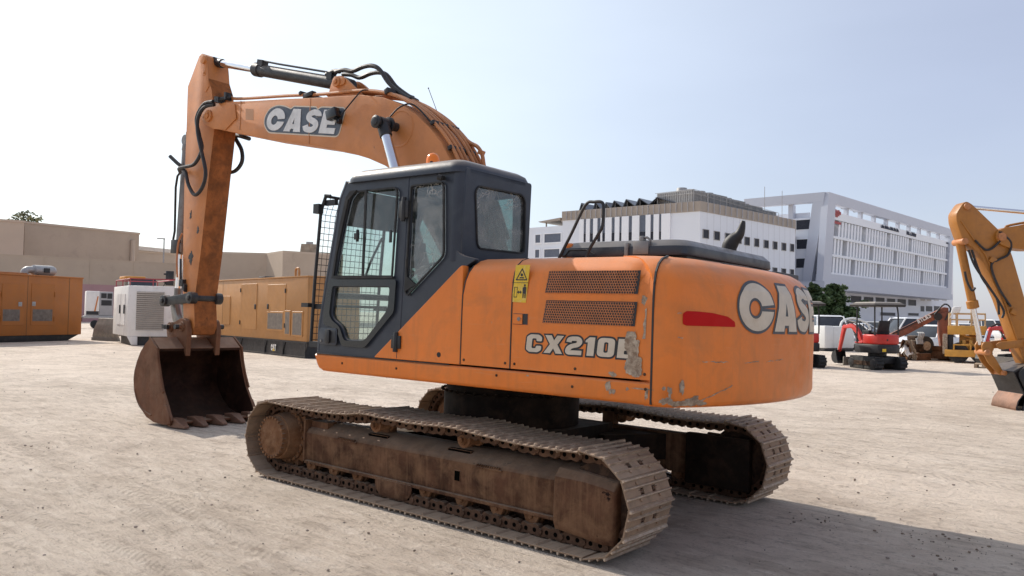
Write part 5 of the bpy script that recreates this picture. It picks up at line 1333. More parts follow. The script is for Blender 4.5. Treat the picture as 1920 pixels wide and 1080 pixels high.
# small white compressor on a trailer
F = Face(160, 62, 211, 63); e = F.empty('compressor'); tag(e, 'small white towable compressor with an open control panel, on a grey trailer', 'compressor')
zb, z1 = F.z(185,592), F.z(185,546); L = F.L
b = MB(); b.box(0,L*.5,0,1.3,zb,z1); b.build('canopy', white, e, bevel=.06)
b = MB(); b.box(L*.5,L,0,1.3,zb,z1-.03); ctl = b.build('end_panel', flat('grey_panel',(.34,.33,.33)), e, bevel=.06)
for (q0,q1,w0,w1) in ((.55,.75,.72,.92),(.78,.96,.70,.92),(.56,.95,.42,.64)):
    b = MB(); b.box(L*q0,L*q1,-.012,.0,zb+(z1-zb)*w0,zb+(z1-zb)*w1); b.build('gauge_panel', M['ink'], ctl, smooth=0)
b = MB(); b.prism([(L*.30,zb+.3),(L*.36,zb+.3),(L*.46,z1-.4),(L*.41,z1-.4)], -.011, .0); b.build('stripe', flat('orange_stripe',(.55,.2,.06)), e, smooth=0)
b = MB(); b.box(L*.02,L*.48,-.012,0,zb+.06,zb+.35); b.build('louvre', M['ink'], e, smooth=0)
b = MB(); b.box(-.1,L+.1,-.05,1.35,zb-.2,zb-.01); b.tube([(-.1,.6,zb-.12),(-1.2,.6,zb-.2)],.06,6); b.build('trailer_frame', galv, e, bevel=.01)
for xx in (L*.35, L*.68):
    b = MB(); b.cyl((xx,-.12,.33),(xx,.1,.33),.33,n=18); b.build('wheel', M['rubber'], e, bevel=.03)
b = MB(); b.box(-.9,-.2,.2,.9,zb-.45,zb-.15); b.build('tool_box', M['black'], e, bevel=.02)
# bulldozer blade
F = Face(175, 40.5, 226, 39.5); e = F.empty('dozer_blade'); tag(e, 'worn grey steel blade standing on the sand beside the white generator', 'blade')
z1 = F.z(200, 597); L = F.L
b = MB(); pr = [(.0,0),(-.06,.25),(-.05,.55),(.05,.85),(.14,z1)]
b.loft([[(x*(1), y+.12*0, z) for y, z in pr]+[(x, y+.05, z) for y, z in pr[::-1]] for x in (L*.0, L*.12)] if False else [[(L*t+ (1 if t < .5 else -1)*.22*(z/z1), y, z) for y, z in pr]+[(L*t+(1 if t < .5 else -1)*.22*(z/z1), y+.05, z) for y, z in pr[::-1]] for t in (0, 1)])
b.build('blade_plate', steelgrey, e, bevel=.006, seg=1)
b = MB(); b.box(.02,L-.02,-.09,.02,0,.16); b.build('cutting_edge', M['steel'], e, bevel=.006, seg=1)
b = MB(); b.obox((L*.3,.6,.35),(.06,0,0),(0,.5,.1),(0,0,.07)); b.obox((L*.7,.6,.35),(.06,0,0),(0,.5,.1),(0,0,.07)); b.build('push_arm', M['steel'], e, bevel=.01)

# --- white office building with fins
pan = flat('white_cladding', (.72,.75,.80), .5, var=.03, vscale=.1); pan2 = flat('white_fin', (.80,.82,.85), .5, var=.02)
brown = flat('brown_parapet_cladding', (.35,.30,.25), .6, var=.06, vscale=.3); glz = flat('grey_facade_glass', (.13,.15,.19), .4, var=.1, spec=.2); gap = flat('panel_joint',(.42,.42,.44))
FL = Face(1052, 123.8, 1311, 110); FR = Face(1311, 110, 1490, 129.4)
zt, zp = FL.z(1311, 377), FL.z(1311, 396)
A = FL.A; bd = empty('office_building', FL.B); tag(bd, 'white office building with narrow fins, a brown parapet and rooftop plant', 'building')
def wpt(F, x, z, d): return F.A+F.ex*x+F.n*d+Vector((0,0,z))
def fbox(b, F, x0, x1, z0, z1, d0, d1, org, mi=None, sh=None):
    vs = []
    for z in (z0, z1):
        for x, d in ((x0,d0),(x1,d0),(x1,d1),(x0,d1)):
            q = wpt(F, x+(sh(x, z) if sh else 0), z, d)-org; vs.append(tuple(q))
    b.add(vs, [(3,2,1,0),(4,5,6,7),(0,1,5,4),(1,2,6,5),(2,3,7,6),(3,0,4,7)], mi)
O = FL.B.copy()
far = FR.n*40
rad = lambda p: Vector((p.x-CAM.x, p.y-CAM.y, 0)).normalized()
pl = [FL.A-O, FL.B-O, FR.B-O, FR.B-O+rad(FR.B)*30-FR.ex*.5, FL.A-O+rad(FL.A)*30]
b = MB(); b.prism([(p.x,p.y) for p in pl], -.3, zp, 'xy')
for i in range(1, 16): x = FR.L*i/16; fbox(b, FR, x-.02, x+.02, 1, zp-.05, -.006, .01, O, 1)
b.build('wall', [pan, gap], bd, smooth=0)
b = MB(); c = sum((p for p in pl), Vector())/5
b.prism([((p.x-c.x)*1.006+c.x,(p.y-c.y)*1.006+c.y) for p in pl], zp, zt, 'xy')
for i in range(1, 26): x = FL.L*i/26; fbox(b, FL, x-.03, x+.03, zp+.05, zt-.05, -.34, -.2, O, 1)
for i in range(1, 18): x = FR.L*i/18; fbox(b, FR, x-.03, x+.03, zp+.05, zt-.05, -.34, -.2, O, 1)
b.build('parapet', [brown, gap], bd, smooth=0)
def window(F, u0, u1, v0, v1, parent, org, fmat=None, d=.0):
    x0, x1, z0, z1 = rect_uv(F, u0, u1, v0, v1)
    b = MB(); fbox(b, F, x0, x1, z0, z1, -.02+d, .03+d, org); o = b.build('window', bwin, parent, smooth=0)
    b = MB(); w = .07; b0 = .0
    for (a0,a1,c0,c1) in ((x0-w,x1+w,z1,z1+w),(x0-w,x1+w,z0-w,z0),(x0-w,x0,z0,z1),(x1,x1+w,z0,z1)): fbox(b, F, a0, a1, c0, c1, -.12+d, .02+d, org)
    b.build('frame', fmat or galv, o, smooth=0)
for r, dz in enumerate((0, 54, 106)):
    for (ua, ub, va) in ((1316,1326.5,431),(1337,1347,434.5),(1358,1367.5,438),(1378.5,1388,441.5),(1394.5,1403.5,445),(1413,1421,448),(1431,1439,451),(1448,1455.5,453.5),(1464.5,1472,456),(1480.5,1487,458)):
        window(FR, ua, ub, va+dz*(hor(ua)-va)/157*.98, va+15.5*(hor(ua)-va)/165+dz*(hor(ua)-va)/157*.98, bd, O)
# fins and slots on the left front
b = MB(); a0, a1 = FL.x(1085), FL.x(1256)
edges = [1085,1093.5,1098,1105,1111.5,1119,1125.5,1128.5,1134,1146,1152,1160.5,1165,1178,1184.5,1198,1210,1219,1225,1235,1239.5,1256]
zf0 = -.2
for i in range(0, len(edges)-1, 2):
    x0, x1 = FL.x(edges[i]), FL.x(edges[i+1]); fbox(b, FL, x0, x1, -.2, zp-.03, -.3, -.004, O)
b.build('fin_screen', pan2, bd, smooth=0)
for i in range(1, len(edges)-2, 2):
    x0, x1 = FL.x(edges[i])+.02, FL.x(edges[i+1])-.02
    zm = FL.z(edges[i], 431-(1311-edges[i])*-.03)
    b = MB(); fbox(b, FL, x0, x1, zm, zp-.06, -.12, -.006, O); o = b.build('window', glz, bd, smooth=0)
    b = MB(); fbox(b, FL, x0, x1, zm-5.2, zm-.05, -.16, -.007, O); b.build('pane', bwin, o, smooth=0)
# annex
Fx = Face(985, 131, 1051, 126.5); ax_ = Fx.empty('annex'); tag(ax_, 'low white annex with wide windows and a brown canopy, left of the fins', 'building')
za = Fx.z(1030, 424); Oa = Fx.A.copy()
class LF:   # the same face in local space of a rotated empty
    pass
b = MB(); b.box(-12, Fx.L, .3, 20, -.2, za); b.build('wall', pan, ax_, smooth=0)
for (u0,u1,v0,v1) in ((1017,1048,438,454),(1000,1009.5,440,455),(1017,1046,467,482),(1000,1008,468,483)):
    x0,x1,z0,z1 = rect_uv(Fx,u0,u1,v0,v1); b = MB(); b.box(x0,x1,.25,.32,z0,z1); o = b.build('window', glz, ax_, smooth=0)
    b = MB(); b.box(x0-.15,x1+.15,.12,.31,z1,z1+.15); b.box(x0-.15,x1+.15,.12,.31,z0-.15,z0); b.box(x0-.15,x0,.12,.31,z0,z1); b.box(x1,x1+.15,.12,.31,z0,z1); b.build('frame', pan2, o, smooth=0)
b = MB(); x0,x1 = Fx.x(1004),Fx.x(1046); b.prism([(x0,za+.9),(x1,za+1.3),(x1,za+.9),(x0+.6,za+.7)], .2, 6); b.box(x0+1,x0+1.15,1,1.2,za,za+.8); b.box(x1-.3,x1-.15,1,1.2,za,za+.9); b.build('canopy', brown, ax_, smooth=0)
# rooftop solar panels
sol = flat('dark_solar_panel', (.10,.11,.13), .35, var=.15)
SP = ((1080,1102,392,380.5),(1106,1128,390,378.5),(1128,1143,388,379),(1140,1166,388,376),(1163,1188,386,373.5),(1187,1213,384,371.5),(1213,1263,381,369.5))
for i, (u0,u1,v0,v1) in enumerate(SP):
    d = 127-i*2.2; Fs = Face(u0, d+1, u1, d-.5); e = Fs.empty('solar_panel'); z0 = zt; zh = max(Fs.z((u0+u1)/2, v1), z0+1.0)
    tag(e, ['dark tilted solar panel at the left end of the roof row','second dark solar panel from the left end of the roof row','third solar panel from the left, behind the loop of the handrail','middle solar panel of the seven on the white roof','fifth solar panel from the left on the white roof','second solar panel from the right end of the roof row','widest solar panel, at the right end of the roof row beside the plant'][i], 'solar panel', 'solar panels on the white office roof')
    L = Fs.L; b = MB(); b.prism([(0,z0+.05),(.12,z0+.05),(L*.34,zh),(L*.34-.12,zh)], 0, 7); b.prism([(L*.30,zh),(L*.34,zh+.05),(L*1.02,z0+.25),(L*.98,z0+.15)], 0, 7); b.build('panel', sol, e, smooth=0)
    b = MB()
    for y in (.3, 3.5, 6.7): b.tube([(L*.33,y,z0),(L*.33,y,zh-.1)],.05,5)
    b.build('mount', galv, e, smooth=0)
# cooling plant
zc0 = zt-.5; lab = ['corrugated grey cooling unit at the near corner of the roof','second grey cooling unit from the near roof corner','third grey cooling unit of the row along the roof','fourth cooling unit, next to last along the roof','farthest cooling unit, at the low end of the roof row']
us = [(1310,1345),(1347,1380),(1382,1414),(1418,1446),(1448,1472)]
x00 = FR.x(1312)
for i, (u0, u1) in enumerate(us):
    x0, x1 = FR.x(u0)+(.6 if i == 0 else 0), FR.x(u1); e = empty('cooling_unit', wpt(FR, x0, zt-.45, 1.6), FR.rz); tag(e, lab[i], 'cooling unit', 'cooling units along the white office roof')
    L = x1-x0; H = FR.z((u0+u1)/2, [357,364,374,385,395][i])-zt+.5
    b = MB(); b.box(0,L,0,6,0,H)
    for k in range(int(L/.35)): b.box(k*.35+.05,k*.35+.16,-.08,0,.1,H-.1)
    for k in range(16): b.box(-.08,0,k*.375+.05,k*.375+.2,.1,H-.1)
    b.build('casing', flat('grey_louvred_casing',(.26,.27,.28),.6,var=.15,vscale=.5) if i else galv, e, smooth=0)
    for k in range(2):
        b = MB(); b.cyl((L*(.27+.46*k),2.5,H),(L*(.27+.46*k),2.5,H+.6),L*.2,L*.17,n=14); b.build('fan', galv, e, smooth=40)
e = empty('roof_railing', wpt(FR, x00, zt-.45, 1.2), FR.rz); tag(e, 'thin grey railing around the cooling units on the white roof', 'railing')
b = MB(); Lr = FR.x(1472)-x00; H = FR.z(1312, 353)-zt+.45; He = FR.z(1470, 398)-zt+.45
hh = lambda t: H+(He-H)*t
for q in (0, -.55): b.tube([(0,6.5,H+q),(0,0,H+q),(Lr,0,He+q)], .035, 5)
for i in range(15): t = i/14; b.tube([(Lr*t,0,0),(Lr*t,0,hh(t))], .035, 5)
b.build('rail', galv, e, smooth=0)

# --- hospital-like building with the big white frame
FR2 = Face(1550, 150, 1787, 209); FL2 = Face(1395, 161, 1550, 150); O = FR2.A.copy()
bd = empty('hospital_building', O); tag(bd, 'large white building with a slanted open frame, tall fins and dark wall signs', 'building')
ZT = FR2.z(1550, 360); Z0 = FR2.z(1530, 526); Zr = ZT-3.4; ZF, ZS, ZO = FR2.z(1560,410), FR2.z(1566,397), FR2.z(1570,385)
k_ = 2.6
sh = lambda x, z: -k_*max(0,(1-(z-Z0)/(ZT-Z0)))
shl = lambda x, z: -k_*1.0*max(0,(1-(z-Z0)/(ZT-Z0)))*(max(0,x)/FL2.L)
frame = flat('pale_grey_frame', (.52,.54,.60), .5, var=.03, vscale=.1); pan3 = flat('white_wall_panel', (.72,.74,.79), .5, var=.03, vscale=.1)
L = FR2.L; b = MB()
fbox(b, FR2, 0, 3.6, Z0, ZT, -.3, 1.0, O, sh=sh); fbox(b, FR2, L-3.2, L, Z0, ZT, -.3, 2.5, O, sh=sh)
fbox(b, FR2, 3.61, L-3.21, ZO, ZT, -.3, 1.0, O, sh=sh); fbox(b, FR2, 3.61, L-3.21, Z0, Z0+1.5, -.3, 3.5, O, sh=sh)
fbox(b, FL2, 0, FL2.L-.3, ZT-1.8, ZT-.01, -.4, 1.0, O, sh=shl); fbox(b, FL2, FL2.L-2.4, FL2.L-.2, Z0, ZT-1.81, -.4, 1.2, O, sh=shl)
b.build('frame', frame, bd, smooth=0)
b = MB()
for i in range(1, 10): x = 3.6+(L-6.8)*i/10; fbox(b, FR2, x-.45, x+.45, ZS-.1, ZO, .2, .9, O, sh=sh)
fbox(b, FL2, FL2.L*.53, FL2.L*.53+.9, ZT-4.6, ZT-1.8, .6, 2, O)
b.build('frame_post', frame, bd, smooth=0)
b = MB(); fbox(b, FR2, 3.61, L-3.21, ZF, ZS, .15, 2, O, sh=sh); b.build('sign_fascia', pan2, bd, smooth=0)
b = MB(); fbox(b, FR2, 3.6-k_, L-3.2, Z0+1.5, ZF+.1, 2.4, 3.4, O); b.build('glazing', bwin, bd, smooth=0)
rows = [(Z0+2.25, Z0+2.25+(ZT-9.65-Z0)/3), None, None]
zlo, zhi = Z0+1.5, ZF; hh_ = (zhi-zlo)/3; rnd = random.Random(4)
for r in range(3):
    b = MB(); b2 = MB(); n = 46
    for i in range(n):
        x = 4.0+(L-7.6)*i/n; w = (L-7.6)/n
        if (i*7+r*3) % 9 == 4: continue
        fbox(b, FR2, x, x+w*.54, zlo+r*hh_+.35, zlo+(r+1)*hh_-.1, .3, 1.5, O, sh=sh)
    fbox(b, FR2, 3.7, L-3.3, zlo+r*hh_-.12, zlo+r*hh_+.35, .05, 1.2, O, sh=sh)
    b.build('fin_screen', pan2, bd, smooth=0)
b = MB(); fbox(b, FL2, 0, FL2.L-2.2, Z0, ZT-4.6, .3, 3, O, sh=shl); fbox(b, FR2, 1.0, L+1.5, -.2, Z0-.01, 4.6, 7, O); fbox(b, FL2, 0, FL2.L-3.0, -.2, Z0-.02, 3.0, 5, O)
pg = [FL2.A-O+FL2.n*2.0, FL2.A-O+FL2.ex*(FL2.L-4)+FL2.n*2.0, FR2.A-O+FR2.ex*8+FR2.n*7.5, FR2.B-O+FR2.n*7.5-FR2.ex*2, FR2.B-O+rad(FR2.B)*35, FL2.A-O+rad(FL2.A)*45]
b.prism([(p.x,p.y) for p in pg], -.2, ZS-.05, 'xy'); b.build('wall', pan3, bd, smooth=0)
b = MB(); fbox(b, FR2, -k_, L-k_, Z0-1.4, Z0-.02, -.6, 5, O); b.build('soffit_band', frame, bd, smooth=0)
for (u0,u1,v0,v1) in ((1491,1520,412,430),(1492,1519.5,448.5,466.5),(1491,1518.5,484.5,502)): window(FL2, u0, u1, v0, v1, bd, O, pan2, .3)
class Fo:
    def __init__(s, F, d): s.F = F; s.A = F.A+F.n*d; s.ex = F.ex; s.n = F.n; s.L = F.L
    x = Face.x; z = Face.z
FB = Fo(FR2, 4.6)
for row in (((1547,1564,525,535),(1571,1590,526,538),(1595,1614,528,540),(1620,1638,530,542),(1642,1658,532,544),(1662,1678,534,545),(1682,1698,536,547),(1702,1717,538,548)),((1594,1614,555,568),(1619,1637,557,569),(1641,1658,558,570),(1662,1678,560,571),(1682,1698,561,572),(1702,1717,562,573),(1650,1678,586,592),(1702,1722,587,592))):
    for q in row: window(FB, *q, bd, O, pan3)
for (u0,u1) in ((1726,1734),(1738,1746),(1751,1760),(1766,1775)):
    x0,x1,z0,z1 = rect_uv(FB,u0,u1,549,564); b = MB(); fbox(b, FB, x0, x1, z0, z1, -.03, .02, O); b.build('screen_panel', flat('pale_beige_panel',(.5,.48,.46)), bd, smooth=0)
for (u0,u1) in ((1726,1733),(1736,1748),(1751,1762)):
    x0,x1,z0,z1 = rect_uv(FB,u0,u1,574,584); b = MB(); fbox(b, FB, x0, x1, z0, z1, -.03, .02, O); b.build('doorway', bwin, bd, smooth=0)
# wall signs: a red emblem and two lines of dark lettering
def script_sign(name, F, u0, v0, u1, v1, mat, n, seed, lat, d=.12):
    rnd = random.Random(seed); b = MB(); xa, xb = F.x(u0), F.x(u1); za, zb_ = F.z(u0, (v0)), F.z(u1, v1)
    hgt = lat
    for i in range(n):
        t = (i+.1)/n; x = xa+(xb-xa)*t; z = za+(zb_-za)*t; w = (xb-xa)/n*.8; k = rnd.random()
        fbox(b, F, x, x+w*.25, z-hgt/2, z+hgt/2*(1 if k > .4 else .4), d-.08, d, O, sh=sh)
        fbox(b, F, x+w*.3, x+w, z-hgt/2, z-hgt/2+hgt*.25, d-.08, d, O, sh=sh)
        if k > .3: fbox(b, F, x+w*.72, x+w, z-hgt/4, z+hgt*.25, d-.08, d, O, sh=sh)
        if k > .6: fbox(b, F, x+w*.3, x+w, z+hgt*.05, z+hgt*.22, d-.08, d, O, sh=sh)
    b.build(name, mat, bd, smooth=0)
inkb = flat('dark_blue_sign',(.03,.035,.06)); reds = flat('dull_red_sign',(.36,.06,.06))
script_sign('sign_lettering', FR2, 1654, 424, 1688, 433, inkb, 20, 1, .75); script_sign('sign_lettering', FR2, 1702, 436, 1720, 441, inkb, 8, 2, 1.0); script_sign('sign_lettering', FR2, 1776, 455, 1784, 458, inkb, 5, 3, .5)
b = MB(); x, z = FR2.x(1571.5), FR2.z(1571, 402); z -= .0
for i in range(5): a = i*.55-.9; fbox(b, FR2, x-2+i*.7, x-1.5+i*.7+.5, z-.6+abs(2-i)*.3, z+.6+.25*(i%2), .02, .12, O, sh=sh)
fbox(b, FR2, x-2, x+2.2, z-1.9, z-1.4, .02, .12, O, sh=sh); b.build('emblem', reds, bd, smooth=0)
b = MB(); 
for xa, xb, w in ((.31,.40,.5),(.37,.40,.9),(.41,.415,.8)): fbox(b, FR2, L*xa, L*xb, ZT+.6, ZT+1.2+w*.3, 6, 7.5, O)
fbox(b, FR2, L*.30, L*.33, ZT, ZT+.6, 6, 7, O); fbox(b, FR2, L*.385, L*.395, ZT, ZT+.7, 6, 7, O); b.build('roof_crane', galv, bd, smooth=0)
for (u, d) in ((1432,140),(1465,148)):
    p = gp(u, d); e = empty('antenna_mast', (p.x,p.y,zt)); tag(e, 'thin antenna mast above the cooling units' if u < 1440 else 'thin antenna mast between the two white buildings', 'mast')
    b = MB(); b.tube([(0,0,0),(0,0,Face(u,d,u+5,d).z(u, 350 if u<1440 else 358)-zt)],.05,5); b.build('mast', galv, e)
# two garden trees in front of it
for (u, d, vt, r, lab, sd) in ((1521,112,527,2.3,'dark green round tree half hidden behind the excavator counterweight',21),(1567,108,529,2.55,'dark green round tree right of its twin, in front of the white building',22)):
    p = gp(u, d); H = Face(u,d,u+9,d).z(u, vt); R_ = H*.30
    rnd = random.Random(sd)
    bl = [(rr_.x*a*R_, rr_.y*a*R_, H*c, R_*s, .9) for a, c, s in ((0,.42,.95),(-.55,.42,.75),(.6,.38,.8),(-.25,.68,.75),(.35,.64,.72),(0,.83,.5),(.75,.25,.55),(-.7,.25,.5),(0,.2,.8))]
    leafy('tree', lab, p, H, bl, 7500, .27, [lf1, lf2], sd, .22, None)
# ------------------------------------------------------------------ parked cars
def car(label, p, heading, body_mat, L=4.6, Wd=1.85, H=1.75, kind='suv', group='cars parked beyond the sand lot'):
    e = empty('parked_car', p, heading); tag(e, label, 'car', group); w = Wd/2
    hb = .98 if kind == 'suv' else .88
    # body shell lofted along x (front is +x)
    st = [(-L/2,.50,.86,.88),(-L/2+.12,.40,hb,.97),(-L*.3,.34,hb+.02,1),(0,.32,hb+.02,1),(L*.18,.34,hb+.01,1),(L*.36,.36,hb-.10,.97),(L/2-.12,.40,hb-.20,.92),(L/2,.48,hb-.30,.84)]
    b = MB(); rings = []
    for x, z0, z1, k in st:
        y = w*k; rings.append([(x,-y*.94,z0),(x,-y,z0+.16),(x,-y,z1-.16),(x,-y*.93,z1),(x,y*.93,z1),(x,y,z1-.16),(x,y,z0+.16),(x,y*.94,z0)])
    b.loft(rings); b.build('body', body_mat, e, smooth=45)
    xr, xf = (-L/2+.18, L*.20) if kind == 'suv' else (-L*.30, L*.17)
    tr, tf = (xr+.22, xf-.72) if kind == 'suv' else (xr+.65, xf-.80)
    b = MB(); lo = [(xr,-w*.93,hb-.01),(xf,-w*.93,hb-.01),(xf,w*.93,hb-.01),(xr,w*.93,hb-.01)]; hi = [(tr,-w*.74,H-.07),(tf,-w*.74,H-.07),(tf,w*.74,H-.07),(tr,w*.74,H-.07)]
    b.loft([lo, hi]); b.build('windows', darkg, e, bevel=.03)
    b = MB(); b.loft([[(tr-.06,-w*.76,H-.08),(tf+.05,-w*.76,H-.08),(tf+.05,w*.76,H-.08),(tr-.06,w*.76,H-.08)],[(tr+.1,-w*.66,H),(tf-.15,-w*.66,H),(tf-.15,w*.66,H),(tr+.1,w*.66,H)]])
    def post(x0, x1, s): b.prism([(x0,hb-.02),(x0+.09,hb-.02),(x1+.09,H-.06),(x1,H-.06)], s*w*.80-.03, s*w*.80+.03)
    for s in (-1, 1):
        for xa, xb in ((xr-.02,tr-.05),((xr+xf)*.5-.1,(tr+tf)*.5-.05),(xf-.06,tf-.0)):
            n = 2
            b.tube([(xa+.05,s*w*.935,hb-.02),(xb+.05,s*w*.75,H-.06)], .045, 6)
    b.build('roof', body_mat, e, smooth=40)
    for sx in (-L*.31, L*.31):
        for s in (-1, 1):
            b = MB(); b.lathe((sx, s*(w-.22), .34), (0,s,0), [(0,.30),(.02,.34),(.2,.34),(.22,.30),(.222,.20)], 20); o = b.build('wheel', M['rubber'], e, smooth=40)
            b = MB(); b.lathe((sx, s*(w-.0), .34), (0,s,0), [(0,.21),(.006,.2),(.008,.05)], 16); b.build('rim', galv, o, smooth=40)
    lamp = flat('headlamp_glass', (.55,.57,.6), .1, var=.05)
    for s in (-1, 1):
        b = MB(); b.obox((L/2-.07, s*w*.66, hb-.34), (.06,s*-.02,0), (0,w*.17,0), (0,0,.075)); b.build('headlight', lamp, e, bevel=.02)
        b = MB(); b.obox((xf-.2, s*(w+.09), hb+.12), (.05,0,0), (0,.09,0), (0,0,.07)); b.build('mirror', body_mat, e, bevel=.02)
    b = MB(); b.obox((L/2-.02, 0, hb-.37), (.03,0,0), (0,w*.42,0), (0,0,.06)); b.build('grille', M['black'], e, bevel=.01)
    b = MB(); b.obox((L/2-.0, 0, .44), (.06,0,0), (0,w*.8,0), (0,0,.09)); b.build('bumper', body_mat, e, bevel=.03)
    return e
cwhite = flat('white_car_paint', (.72,.72,.72), .22, var=.02); cdark = flat('dark_car_paint', (.035,.04,.05), .2, var=.05); csil = flat('silver_car_paint', (.42,.42,.43), .25, .3, var=.03)
toward = lambda u: atan2((CAM-gp(u,50)).y, (CAM-gp(u,50)).x)
car('white off roader with a red roof lamp, behind the white tank box', gp(1554,47), toward(1554)+R(16), cwhite, 4.8, 1.95, 1.95)
car('dark car with a black window line, right of the off roader', gp(1598,62), toward(1598)+R(62), cdark, 4.6, 1.85, 1.7)
car('white saloon seen side on behind the red digger canopy', gp(1622,53), toward(1622)+R(70), cwhite, 4.5, 1.8, 1.5, 'saloon')
car('white off roader with dark side windows above the rusty crane arm', gp(1693,45.5), toward(1693)-R(58), cwhite, 4.8, 1.9, 1.9)
car('white saloon facing the camera behind the scrap metal', gp(1738,41), toward(1738)-R(26), cwhite, 4.5, 1.8, 1.52, 'saloon')
car('white car partly covered by the orange platform rails', gp(1806,62), toward(1806)+R(40), cwhite, 4.5, 1.8, 1.6)
car('silver car farthest back in the row, above the saloon roof', gp(1662,75), toward(1662)+R(65), csil, 4.5, 1.8, 1.6)
car('white van like car under the raised yellow arm', gp(1868,70), toward(1868)+R(55), cwhite, 4.8, 1.9, 1.95)
p = gp(1563,46.6); 
# ------------------------------------------------------------------ white tank box
F = Face(1547, 42.6, 1603, 43.4); e = F.empty('tank_box'); tag(e, 'plain white box tank with rounded edges on the sand behind the red digger', 'tank')
z1 = F.z(1560, 611); L = F.L; wt = flat('white_plastic_box', (.68,.68,.66), .45, var=.04, dirt=.15)
b = MB(); b.box(0,L*.28,0,1.2,.16,z1); b.build('end_cap', wt, e, bevel=.05)
b = MB(); b.box(L*.285,L,.03,1.2,.16,z1-.02); b.build('shell', wt, e, bevel=.06)
b = MB(); b.box(.03,L-.03,.05,1.15,0,.155); b.build('base', M['black'], e, bevel=.02)
b = MB(); b.tube(smooth_path([(L*.75,.5,z1-.02),(L*.85,.5,z1+.3),(L*1.25,.5,z1+.42),(L*1.7,.5,z1+.1),(L*1.8,.5,z1-.5)],5), .06, 8); b.build('filler_hose', wt, e)

